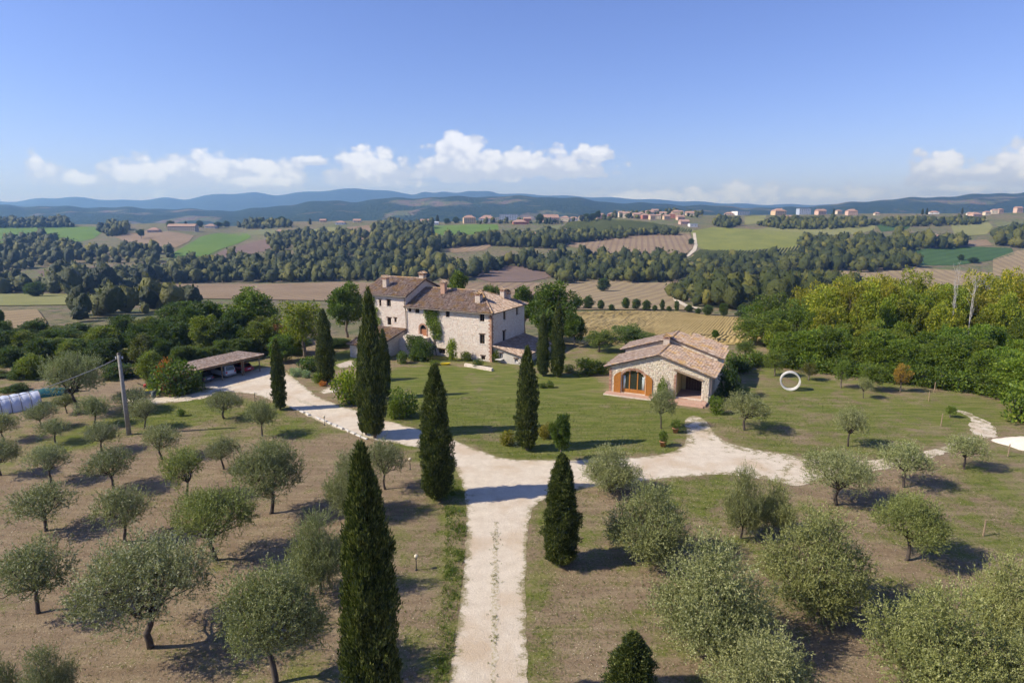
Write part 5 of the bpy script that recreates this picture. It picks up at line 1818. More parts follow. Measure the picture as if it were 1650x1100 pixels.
ML, MD, ME, MR = -17.2, 12.3, 8.35, 10.85      # main block: left end, depth, eave, ridge
TL, TD, TE, TR = -26.3, 11.4, 10.15, 12.5       # tower block
RX = -5.4                                         # where the main ridge ends and the hip begins
front_open = [rect(-2.25, -1.35, 6.65, 7.95), rect(-2.27, -1.33, 2.9, 4.5), rect(-2.02, -1.26, 0.2, 0.85), rect(-8.9, -8.1, 6.85, 7.95), rect(-16.6, -16.05, 7.2, 8.0),
              rect(-15.2, -14.3, 7.1, 8.0), arch(-14.3, -12.97, 3.2, 4.5, 5.15), rect(-10.5, -9.15, 0.4, 1.2)]
shift = lambda q: [(a - ML, b) for a, b in q]
wall(fh, (ML, 0, 0), (1, 0), [(0, -1.5), (-ML, -1.5), (-ML, ME - 0.05), (0, ME - 0.05)], [shift(q) for q in front_open], 'stone', 0.3, 1)
side_open = [rect(4.15, 5.0, 6.4, 7.9), rect(3.9, 4.95, 2.5, 4.45), rect(9.0, 9.8, 6.5, 7.8)]
wall(fh, (0, 0, 0), (0, 1), [(0, -1.5), (MD, -1.5), (MD, ME - 0.05), (0, ME - 0.05)], side_open, 'stone', 0.3, 2)
wall(fh, (0, MD, 0), (-1, 0), [(0, -3), (-ML, -3), (-ML, ME - 0.05), (0, ME - 0.05)], [], 'stone', 0.3, 3, bare=True)
t_open = [rect(-23.0, -22.5, 7.8, 8.95), rect(-21.3, -20.4, 7.9, 9.05), rect(-21.3, -20.45, 4.55, 5.85), rect(-19.75, -19.25, 5.15, 5.9)]
sh2 = lambda q: [(a - TL, b) for a, b in q]
wall(fh, (TL, -0.04, 0), (1, 0), [(0, -1.5), (ML - TL, -1.5), (ML - TL, TE - 0.05), (0, TE - 0.05)], [sh2(q) for q in t_open], 'stone', 0.3, 4)
gab = [(0, -1.5), (TD, -1.5), (TD, TE - 0.05), (TD / 2, TR - 0.1), (0, TE - 0.05)]
wall(fh, (ML + 0.03, -0.04, 0), (0, 1), [(0, 6), (TD, 6), (TD, TE - 0.05), (TD / 2, TR - 0.1), (0, TE - 0.05)], [], 'stone', 0.3, 5)
wall(fh, (TL, TD, 0), (0, -1), gab, [], 'stone', 0.3, 6)
wall(fh, (ML, TD, 0), (-1, 0), [(0, -3), (ML - TL, -3), (ML - TL, TE - 0.05), (0, TE - 0.05)], [], 'stone', 0.3, 7, bare=True)
for s0, s1, z0, z1, sh in [(-2.25, -1.35, 6.65, 7.95, None), (-2.27, -1.33, 2.9, 4.5, None), (-2.02, -1.26, 0.2, 0.85, None), (-8.9, -8.1, 6.85, 7.95, None), (-16.6, -16.05, 7.2, 8.0, None),
                           (-15.2, -14.3, 7.1, 8.0, None), (-10.5, -9.15, 0.4, 1.2, None)]:
    window(fh, (0, 0, 0), (1, 0), s0, s1, z0, z1)
for q in t_open:
    window(fh, (0, -0.04, 0), (1, 0), q[0][0], q[1][0], q[0][1], q[2][1])
for q in side_open:
    window(fh, (0, 0, 0), (0, 1), q[0][0], q[1][0], q[0][1], q[2][1])
# arched front door with brick surround
dr = MB().prism([(a, b) for a, b in arch(-14.28, -12.99, 3.2, 4.3, 4.35)][:2] + [(-12.99, 4.35), (-14.28, 4.35)], 0.18, 0.24).build('door', M['door_wood'], fh)
MB().box((-13.15, 0.14, 3.75), (-13.09, 0.18, 3.83)).build('handle', M['black_metal'], dr)
MB().prism(arch(-14.28, -12.99, 4.35, 4.5, 5.14), 0.20, 0.23).build('fanlight', M['pane'], dr)
k = MB()
for i, q in enumerate(np.linspace(0, math.pi, 14)[:-1]):
    q2 = q + math.pi / 13 * 0.86
    c0, a0_ = -13.635, 0.665
    pts = [(c0 + (a0_ + r_) * math.cos(w_), 4.5 + (0.65 + r_) * math.sin(w_)) for r_, w_ in ((0.01, q), (0.01, q2), (0.27, q2), (0.27, q))]
    k.prism(pts, -0.085, 0.1)
for zz in np.arange(3.2, 4.48, 0.14):
    for xx in (-14.3 - 0.26, -12.97):
        k.box((xx, -0.085, zz), (xx + 0.26, 0.1, zz + 0.12))
k.build('brick_surround', M['brick'], dr)
# corner quoins in brick on the main corner
k = MB()
for i, zz in enumerate(np.arange(0, 8.0, 0.32)):
    l = 0.55 if i % 2 else 0.32
    k.box((-l, -0.075, zz), (0.075, 0.1, zz + 0.28))
    k.box((-0.1, 0.101, zz), (0.076, 0.87 - l, zz + 0.28))
k.build('quoins', M['brick'], fh)
# roofs
ov = 0.55
pm = (MR - ME) / (MD / 2)
ez = ME - ov * pm
e0 = ML - 0.1
half = math.hypot(MD / 2 + ov, MR - ez)
roof(fh, (e0, -ov, ez), (1, 0, 0), (0, MD / 2 + ov, MR - ez), [(0, 0), (-e0 + ov, 0), (RX - e0, half), (0, half)], 'tile_old', seed=1)
roof(fh, (-(-ov), MD + ov, ez), (-1, 0, 0), (0, -(MD / 2 + ov), MR - ez), [(0, 0), (-e0 + ov, 0), (-e0 + ov, half), (ov - RX, half)], 'tile_old', seed=2)
hh = math.hypot(ov - RX, MR - ez)
roof(fh, (ov, -ov, ez), (0, 1, 0), (RX - ov, 0, MR - ez), [(0, 0), (MD + 2 * ov, 0), (MD / 2 + ov, hh)], 'tile_pink', seed=3)
ridge_tiles(fh, (e0, MD / 2, MR + 0.06), (RX, MD / 2, MR + 0.06), seed=1)
ridge_tiles(fh, (ov, -ov, ez + 0.1), (RX, MD / 2, MR + 0.1), seed=2)
ridge_tiles(fh, (ov, MD + ov, ez + 0.1), (RX, MD / 2, MR + 0.1), seed=3)
pt = (TR - TE) / (TD / 2)
tz = TE - ov * pt
th_ = math.hypot(TD / 2 + ov, TR - tz)
t0_, t1_ = TL - 0.5, ML + 0.55
for sgn in (1, -1):
    A = (t0_, -ov, tz) if sgn > 0 else (t1_, TD + ov, tz)
    roof(fh, A, (sgn, 0, 0), (0, sgn * (TD / 2 + ov), TR - tz), [(0, 0), (t1_ - t0_, 0), (t1_ - t0_, th_), (0, th_)], 'tile_old', seed=4 + sgn)
ridge_tiles(fh, (t0_, TD / 2, TR + 0.06), (t1_, TD / 2, TR + 0.06), seed=4)
# gutters, rain pipes
MB().tube([(e0 + 0.5, -ov - 0.08, ez - 0.06), (ov, -ov - 0.08, ez - 0.06)], 0.08, 8).build('gutter', M['grey_metal'], fh)
MB().tube([(t0_, -ov - 0.08, tz - 0.06), (t1_, -ov - 0.08, tz - 0.06)], 0.08, 8).build('gutter', M['grey_metal'], fh)
MB().tube([(ML + 0.3, -ov - 0.08, ez - 0.1), (ML + 0.1, -0.16, ez - 0.7), (ML + 0.1, -0.16, 0.2)], 0.07, 8).build('rain_pipe', M['grey_metal'], fh)
MB().tube([(ML + 0.2, -ov - 0.08, tz - 0.1), (ML - 0.1, -0.2, tz - 0.7), (ML - 0.1, -0.2, ez + 0.3)], 0.06, 8).build('rain_pipe', M['grey_metal'], fh)
MB().tube([(0.05, -ov - 0.05, ez - 0.1), (0.12, -0.12, ez - 0.7), (0.12, -0.12, 0.2)], 0.07, 8).build('rain_pipe', M['grey_metal'], fh)
# chimneys at the photo's columns, standing on their slopes
def slope_z(v, eave, ridge, dpt):
    return ridge - abs(v - dpt / 2) * (ridge - eave) / (dpt / 2)
for px, py, v, w_, hgt, cap, blk in [(621.9, 462, 2.2, 0.85, 1.9, 'hood', 'T'), (681, 446, 5.9, 0.95, 1.2, 'hood', 'T'), (715.3, 475, 4.6, 0.85, 2.2, 'brick', 'M'), (771.5, 488, 2.6, 0.95, 1.7, 'hood', 'M'),
                                     (810.5, 476, 8.8, 0.8, 1.7, 'hood', 'H'), (818.5, 476, 9.6, 0.7, 1.4, 'hood', 'H')]:
    x, _ = floc(px, py, v)
    if blk == 'T':
        z = slope_z(v, TE, TR, TD)
    elif blk == 'M':
        z = slope_z(v, ME, MR, MD)
    else:
        z = min(slope_z(v, ME, MR, MD), ME + (0 - x) * (MR - ME) / (-RX))
    chimney(fh, (x, v), w_, z - 0.5, z + hgt, cap)
# low wing on the left with a single-pitch roof
SL, SR_, SD = -23.4, -17.5, 7.8
wall(fh, (SL, -SD, 0), (1, 0), rect(0, SR_ - SL, -1.0, 2.35), [rect(2.2, 3.4, 0, 2.0)], 'stone', 0.3, 11)
wall(fh, (SR_, -SD, 0), (0, 1), [(0, -1), (SD, -1), (SD, 4.1), (0, 2.35)], [], 'stone', 0.3, 12)
wall(fh, (SL, 0, 0), (0, -1), [(0, -1), (SD, -1), (SD, 2.35), (0, 4.1)], [], 'stone', 0.3, 13)
MB().box((SL + 2.2, -SD + 0.2, 0), (SL + 3.4, -SD + 0.26, 2.0)).build('door', M['door_wood'], fh)
sl = math.hypot(SD + 0.45, 1.85)
roof(fh, (SL - 0.4, -SD - 0.45, 2.30), (1, 0, 0), (0, SD + 0.45, 1.85), [(0, 0), (SR_ - SL + 0.8, 0), (SR_ - SL + 0.8, sl), (0, sl)], 'tile_old', seed=9)
# lean-to on the right
LW, LZ0, LZ1 = 5.6, 2.75, 1.45
wall(fh, (0, 0.25, 0), (1, 0), [(0, -1.2), (LW, -1.2), (LW, LZ1 - 0.05), (0, LZ0 - 0.05)], [rect(1.2, 1.9, 0.75, 1.6), rect(4.1, 4.7, 0.35, 0.95)], 'plaster', 0.25, 14, bare=True, back='plaster')
wall(fh, (LW, 0.25, 0), (0, 1), [(0, -1.6), (11.5, -1.6), (11.5, LZ1 - 0.05), (0, LZ1 - 0.05)], [], 'stone', 0.25, 15, bare=True, back='plaster')
window(fh, (0, 0.25, 0), (1, 0), 1.2, 1.9, 0.75, 1.6, frame='white')
window(fh, (0, 0.25, 0), (1, 0), 4.1, 4.7, 0.35, 0.95, frame='white')
sl = math.hypot(LW + 0.35, LZ0 - LZ1)
roof(fh, (LW + 0.35, -0.15, LZ1 - 0.05), (0, 1, 0), (-(LW + 0.35), 0, LZ0 - LZ1 + 0.08), [(0, 0), (12.2, 0), (12.2, sl), (0, sl)], 'tile_pink', seed=10)
MB().box((1.0, -0.75, 0.62), (2.1, 0.24, 0.70)).build('shelf', M['stone_white'], fh)
# outside stair to the arched door
k = MB().box((-15.6, -1.9, -0.5), (-12.3, -0.06, 3.1))
ld = k.build('stair_landing', M['mortar'], fh)
wall(ld, (-15.6, -1.92, 0), (1, 0), rect(0, 3.3, -0.5, 3.9), [], 'stone', 0.3, 16)
for i in range(15):
    MB().box((-15.6 - 0.3 * (i + 1), -1.8, -0.5), (-15.6 - 0.3 * i, -0.1, 3.1 - 0.2 * (i + 1))).build('step', M['stone_white'], fh)
wall(ld, (-20.1, -1.94, 0), (1, 0), [(0, -0.5), (4.5, -0.5), (4.5, 3.8), (0, 0.75)], [], 'stone', 0.3, 17)
# climbers on the facade: real leaf masses
def climber(name, poly, o3, d2, n, label, color, leaf=0.2, thick=0.45, seed=0):
    rs = np.random.RandomState(seed)
    A = np.array(poly)
    P = rs.uniform(A.min(0), A.max(0), (n * 3, 2))
    sd = sdist(P, poly)
    P = P[(sd + rs.normal(size=len(P)) * 0.18 + 0.25 * waves(P[:, 0], P[:, 1], 1.6)) > 0][:n]
    out = np.array([d2[1], -d2[0], 0.0])
    D = np.array([d2[0], d2[1], 0.0])
    c = np.array(o3) + P[:, :1] * D + P[:, 1:] * np.array([0, 0, 1.0]) + out * (0.05 + thick * rs.uniform(size=(len(P), 1)) ** 1.5)
    dr_ = unit(out * 0.6 + np.array([0, 0, -0.3]) + rs.normal(size=(len(P), 3)) * 0.6)
    V, f = leaves(c, dr_, leaf * rs.uniform(0.6, 1.2, len(P)), leaf * 0.38, rs)
    e = empty(name, FC, FA, label, 'climber')
    o = link('foliage', mesh_np('foliage', V, f, M['leaf']), e)
    o.color = (*color, 1)
    st = MB()
    x0 = A[:, 0].mean()
    zb = A[:, 1].min()
    for q in (-0.25, 0.1, 0.3):
        a = np.array(o3) + D * (x0 + q) + out * 0.06
        pts = [a + D * 0.25 * math.sin(h * 1.3 + q * 9) + np.array([0, 0, h]) for h in np.linspace(min(zb, 0.0), A[:, 1].max() - 0.5, 7)]
        st.tube(pts, [0.05] * 3 + [0.035] * 4, 6)
    st.build('stem', M['bark'], e, True)
climber('wall_climber', [(-13.2, 8.0), (-11.2, 7.9), (-10.6, 6.8), (-9.9, 5.6), (-9.6, 4.2), (-9.9, 2.9), (-11.2, 2.9), (-11.9, 4.2), (-12.6, 5.6), (-13.1, 6.8)], (0, 0, 0), (1, 0), 2600,
        'green climber hanging down the farmhouse facade right of the arched door', (1.25, 1.3, 0.7), seed=1)
climber('wall_climber', [(-12.6, 8.1), (-9.9, 8.1), (-10.3, 7.2), (-12.4, 7.1)], (0, 0, 0), (1, 0), 500, 'dark climber strands under the farmhouse eave', (0.6, 0.75, 0.5), seed=2)
climber('wall_climber', [(-26.3, 9.6), (-24.4, 9.6), (-23.8, 7.8), (-23.2, 6.2), (-22.6, 4.6), (-24.5, 4.0), (-26.4, 4.2)], (0, -0.04, 0), (1, 0), 2600, 'pale climber covering the left corner of the tower', (1.9, 1.9, 1.5), seed=3)
climber('wall_climber', [(-15.7, 3.6), (-12.2, 3.7), (-11.8, 2.2), (-11.9, 0.2), (-14.6, 0.2), (-15.4, 1.8)], (0, -1.95, 0), (1, 0), 2600, 'dark ivy covering the outside stair landing', (0.6, 0.72, 0.55), thick=0.7, seed=4)

# ---- stone annex with arched window and open loggia
AO = at(981.8, 631.5)
AA = R(-25.1)
an = empty('stone_annex', AO, AA, 'low stone annex with stepped tiled roofs, arched window and open loggia', 'annex')
AW, AE, AR_, AX = 13.1, 3.85, 5.95, 6.55
V1, V2_ = 7.9, 13.4
arch_o = arch(1.66, 4.91, 0.18, 2.35, 3.42, 15)
log_o = [(8.95, 0.42), (12.2, 0.42), (12.2, 2.98), (8.95, 3.92)]
wall(an, (0, 0, 0), (1, 0), [(0, -0.8), (AW, -0.8), (AW, AE - 0.08), (AX, AR_ - 0.1), (0, AE - 0.08)], [arch_o, log_o], 'stone2', 0.35, 21, course=(0.15, 0.25), length=(0.18, 0.40))
wall(an, (AW, 0, 0), (0, 1), rect(0, V1, -0.8, AE - 0.08), [rect(0.9, 2.9, 0.42, 2.9), rect(4.6, 5.5, 1.0, 2.4)], 'stone2', 0.35, 22)
wall(an, (0, V1, 0), (0, -1), rect(0, V1, -0.8, AE - 0.08), [], 'stone2', 0.35, 23)
wall(an, (0, V1, 0), (1, 0), [(0, -0.8), (AW, -0.8), (AW, 4.55), (AX, 6.6), (0, 4.55)], [], 'stone2', 0.3, 24)
wall(an, (AW, V1, 0), (0, 1), rect(0, V2_ - V1, -0.8, 4.55), [], 'stone2', 0.3, 25)
wall(an, (0, V2_, 0), (0, -1), rect(0, V2_ - V1, -0.8, 4.55), [], 'stone2', 0.3, 26)
wall(an, (AW, V2_, 0), (-1, 0), [(0, -0.8), (AW, -0.8), (AW, 4.55), (AW - AX, 6.6), (0, 4.55)], [], 'stone2', 0.3, 27, bare=True)
ova = 0.75
def gable_roof(par, y0, y1, eave, ridge, seed, mats):
    pit = (ridge - eave) / AX
    z0 = eave - ova * pit
    run = AX + ova
    sl_ = math.hypot(run, ridge - z0)
    roof(par, (-ova, y1, z0), (0, -1, 0), (run, 0, ridge - z0), [(0, 0), (y1 - y0, 0), (y1 - y0, sl_), (0, sl_)], mats[0], 0.12, seed)
    roof(par, (AW + ova, y0, z0), (0, 1, 0), (-run, 0, ridge - z0), [(0, 0), (y1 - y0, 0), (y1 - y0, sl_), (0, sl_)], mats[1], 0.12, seed + 1)
    ridge_tiles(par, (AX, y0, ridge + 0.05), (AX, y1, ridge + 0.05), seed=seed)
    for xs, sg in ((-ova, 1), (AW + ova, -1)):      # verge tiles along the front edge
        ridge_tiles(par, (xs, y0 + 0.02, z0 + 0.06), (AX, y0 + 0.02, ridge + 0.06), name='verge_tiles', mat='tile_old', r=0.11, seed=seed + 7)
gable_roof(an, -0.4, V1 + 0.05, AE, AR_, 31, ('tile_pink', 'tile_old'))
gable_roof(an, V1 - 0.25, V2_ + 0.4, 4.62, 6.68, 41, ('tile_pink', 'tile_old'))
# small back block
wall(an, (AW - 4.2, V2_ + 2.6, 0), (1, 0), [(0, -1), (4.0, -1), (4.0, 3.9), (0, 5.3)], [], 'stone2', 0.3, 28, bare=True)
roof(an, (AW + 0.4, V2_, 4.5), (0, 1, 0), (-5.2, 0, 1.6), [(0, 0), (3.0, 0), (3.0, 5.44), (0, 5.44)], 'tile_old', 0.12, 51)
wall(an, (AW, V2_, 0), (0, 1), rect(0, 2.6, -1, 4.3), [], 'stone2', 0.3, 29, bare=True)
chimney(an, (6.1, 7.3), 0.85, 5.3, 7.25, 'hood')
# arched glazing
gz0 = 0.26
fr = MB()
ap = arch(1.68, 4.89, 0.2, 2.35, 3.40, 15)
def ring_strip(mb, outer, inner, y0, y1):
    n = len(outer)
    v = [(a, y0, b) for a, b in outer] + [(a, y0, b) for a, b in inner] + [(a, y1, b) for a, b in outer] + [(a, y1, b) for a, b in inner]
    f = []
    for i in range(n):
        j = (i + 1) % n
        f += [(i, j, n + j, n + i), (2 * n + i, 3 * n + i, 3 * n + j, 2 * n + j), (n + i, n + j, 3 * n + j, 3 * n + i), (i, 2 * n + i, 2 * n + j, j)]
    mb.raw(v, f)
ring_strip(fr, ap, arch(1.80, 4.77, 0.32, 2.35, 3.28, 15), gz0, gz0 + 0.09)
wf = fr.build('arched_window', M['orange_wood'], an)
for s in (2.62, 3.72):
    MB().box((s, gz0 - 0.02, 0.33), (s + 0.14, gz0 + 0.10, 3.2)).build('mullion', M['orange_wood'], wf)
for s0, s1 in ((1.81, 2.61), (2.77, 3.71), (3.87, 4.76)):
    MB().box((s0, gz0 + 0.01, 0.33), (s1, gz0 + 0.07, 0.72)).build('kick_panel', M['orange_wood'], wf)
gp = [(1.81, 2.61), (2.77, 3.71), (3.87, 4.76)]
for s0, s1 in gp:
    zt = [2.35 + 0.93 * math.sqrt(max(0, 1 - ((s - 3.285) / 1.49) ** 2)) for s in np.linspace(s1, s0, 6)]
    MB().prism([(s0, 0.73), (s1, 0.73)] + list(zip(np.linspace(s1, s0, 6), zt)), gz0 + 0.03, gz0 + 0.045).build('pane', glassmat('dark_glass', (0.03, 0.035, 0.025)), wf)
for s0, s1 in ((1.84, 2.12), (4.42, 4.74)):
    k = MB()
    for i in range(5):
        w_ = (s1 - s0) / 5
        k.tube([(s0 + w_ * (i + 0.5), gz0 + 0.0, 0.76), (s0 + w_ * (i + 0.5), gz0 + 0.0, 2.55)], w_ * 0.52, 6)
    k.build('curtain', M['curtain'], wf, True)
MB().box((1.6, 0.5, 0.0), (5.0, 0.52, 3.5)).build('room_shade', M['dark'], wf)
# brick arch over it
k = MB()
for q in np.linspace(0, math.pi, 30)[:-1]:
    q2 = q + math.pi / 29 * 0.85
    pts = [(3.285 + (1.64 + r_) * math.cos(w_), 2.35 + (1.09 + r_) * math.sin(w_)) for r_, w_ in ((0.0, q), (0.0, q2), (0.30, q2), (0.30, q))]
    k.prism(pts, -0.075, 0.12)
k.build('brick_arch', M['brick'], wf)
# louvred arched shutters folded back on the wall
for s0, s1, flip in ((0.62, 1.56, 1), (4.98, 5.86, -1)):
    n = 7
    top = [(s, 2.35 + 0.75 * ((s - s0) / (s1 - s0) if flip > 0 else (s1 - s) / (s1 - s0)) ** 0.55) for s in np.linspace(s1, s0, n)]
    yb = -0.12
    sh = MB()
    outl = [(s0, 0.12), (s1, 0.12)] + top
    cx, cz = (s0 + s1) / 2, 1.4
    inn = [(cx + (a - cx) * 0.74, cz + (b - cz) * 0.90) for a, b in outl]
    ring_strip(sh, outl, inn, yb, yb + 0.05)
    so = sh.build('shutter', M['orange_wood'], an)
    MB().prism(inn, yb + 0.03, yb + 0.045).build('panel', M['orange_wood'], so)
    z = 0.3
    while z < 2.5:
        MB().box((s0 + 0.13, yb + 0.005, z), (s1 - 0.13, yb + 0.028, z + 0.06)).build('slat', M['orange_wood'], so)
        z += 0.16
    MB().box((s0 + 0.11, yb - 0.005, 1.2), (s1 - 0.11, yb + 0.05, 1.34)).build('cross_rail', M['orange_wood'], so)
# wall lamp over the arch
MB().tube([(3.3, -0.02, 3.75), (3.25, -0.45, 3.78), (3.35, -0.75, 3.45)], 0.035, 6).build('lamp_bracket', M['black_metal'], an)
# loggia
LGM = MB()
wl = MB().box((8.72, 0.36, 0.42), (8.94, 4.6, 4.85)).build('loggia_wall', M['yellow_plaster'], an)
MB().prism([(8.945, 0.42), (12.74, 0.42), (12.74, 3.55), (8.945, 4.75)], 4.4, 4.6).build('loggia_wall', M['yellow_plaster'], an)
gd = MB()
for i in range(8):
    gd.box((9.5 + i * 0.36, 4.33, 0.44), (9.5 + i * 0.36 + 0.34, 4.39, 2.75))
gd.build('garage_door', M['brown_wood'], an)
MB().prism([(8.95, 4.78), (12.74, 3.56), (12.74, 3.62), (8.95, 4.84)], 0.37, 4.39).build('loggia_ceiling', M['brown_wood'], an)
MB().box((8.9, -0.02, 0.2), (12.75, 4.5, 0.415)).build('loggia_floor', M['floor_tile'], an)
sl_b = MB()
Mb = Matrix.Translation((8.6, 0, 4.12)) @ Matrix.Rotation(math.atan2(0.94, 3.25), 4, 'Y')
sl_b.box((0, -0.10, -0.13), (3.95, 0.3, 0.12), Mb)
sl_b.build('lintel_beam', M['wood_post'], an)
k = MB()
for zz in np.arange(0.0, 3.5, 0.13):       # brick quoins
    k.box((-0.07, -0.07, zz), (0.32 if int(zz / 0.13) % 2 else 0.22, 0.12, zz + 0.11))
    k.box((8.62 if int(zz / 0.13) % 2 else 8.70, -0.07, zz), (8.945, 0.1, zz + 0.11))
k.build('brick_quoins', M['brick'], an)
# paved terraces and steps
sheet_t = MB()
for i in range(16):
    for j in range(4):
        sheet_t.box((-0.35 + i * 0.4, -1.55 + j * 0.38, 0.0), (-0.35 + i * 0.4 + 0.385, -1.55 + j * 0.38 + 0.365, 0.16))
tag(sheet_t.build('terrace_tiles', M['floor_tile'], an), kind='stuff')
MB().box((-0.38, -1.58, -0.3), (6.08, -0.09, 0.145)).build('terrace', M['mortar'], an)
MB().box((8.3, -1.5, -0.3), (13.0, -0.09, 0.30)).build('loggia_step', M['floor_tile'], an, bevel=0.02)
MB().box((8.6, -2.1, -0.3), (12.8, -1.51, 0.14)).build('loggia_step', M['floor_tile'], an, bevel=0.02)

# ---- carport
cpA, cpB = at(352, 615.5), at(424, 597)
ca = math.atan2(cpB[1] - cpA[1], cpB[0] - cpA[0])
CL = float(np.linalg.norm(cpB - cpA))
cp = empty('carport', cpA, ca, 'long open carport with low tiled roof on timber posts', 'carport')
# local x along the front, y>0 to the back
x0c = -3.2
CXR = 7.5
for xx in (x0c, 0.82, 4.2, 4.5, 7.35):
    MB().tube([(xx, 0.15, -0.1), (xx, 0.15, 2.2)], 0.09, 8).build('post', M['wood_post'], cp)
for xx in (x0c, 0.82, 4.3, 7.35):
    MB().tube([(xx, 5.2, -0.1), (xx, 5.2, 2.05)], 0.09, 8).build('post', M['wood_post'], cp)
MB().box((x0c - 0.3, 0.06, 2.2), (CXR + 0.3, 0.24, 2.36)).build('front_beam', M['wood_post'], cp)
MB().box((x0c - 0.3, 5.11, 2.05), (CXR + 0.3, 5.29, 2.2)).build('back_beam', M['wood_post'], cp)
for i in range(13):
    xx = x0c - 0.2 + i * (CXR - x0c + 0.4) / 12
    Mr = Matrix.Translation((xx, -0.30, 2.385)) @ Matrix.Rotation(math.atan2(-0.16, 5.0), 4, 'X')
    MB().box((-0.05, 0, 0), (0.05, 5.85, 0.12), Mr).build('rafter', M['wood_post'], cp)
cw = CXR - x0c + 1.0
cr = roof(cp, (CXR + 0.5, 5.7, 2.415), (-1, 0, 0), (0, -6.1, 0.195), [(0, 0), (cw, 0), (cw, 6.1), (0, 6.1)], 'tile_pink', 0.07, 61, sp=0.26)
MB().box((x0c - 0.3, 5.4, -0.1), (CXR + 0.4, 5.5, 2.05)).build('back_boards', M['brown_wood'], cp)
MB().box((x0c - 0.25, 0.4, -0.1), (x0c - 0.18, 5.3, 2.1)).build('side_boards', M['brown_wood'], cp)

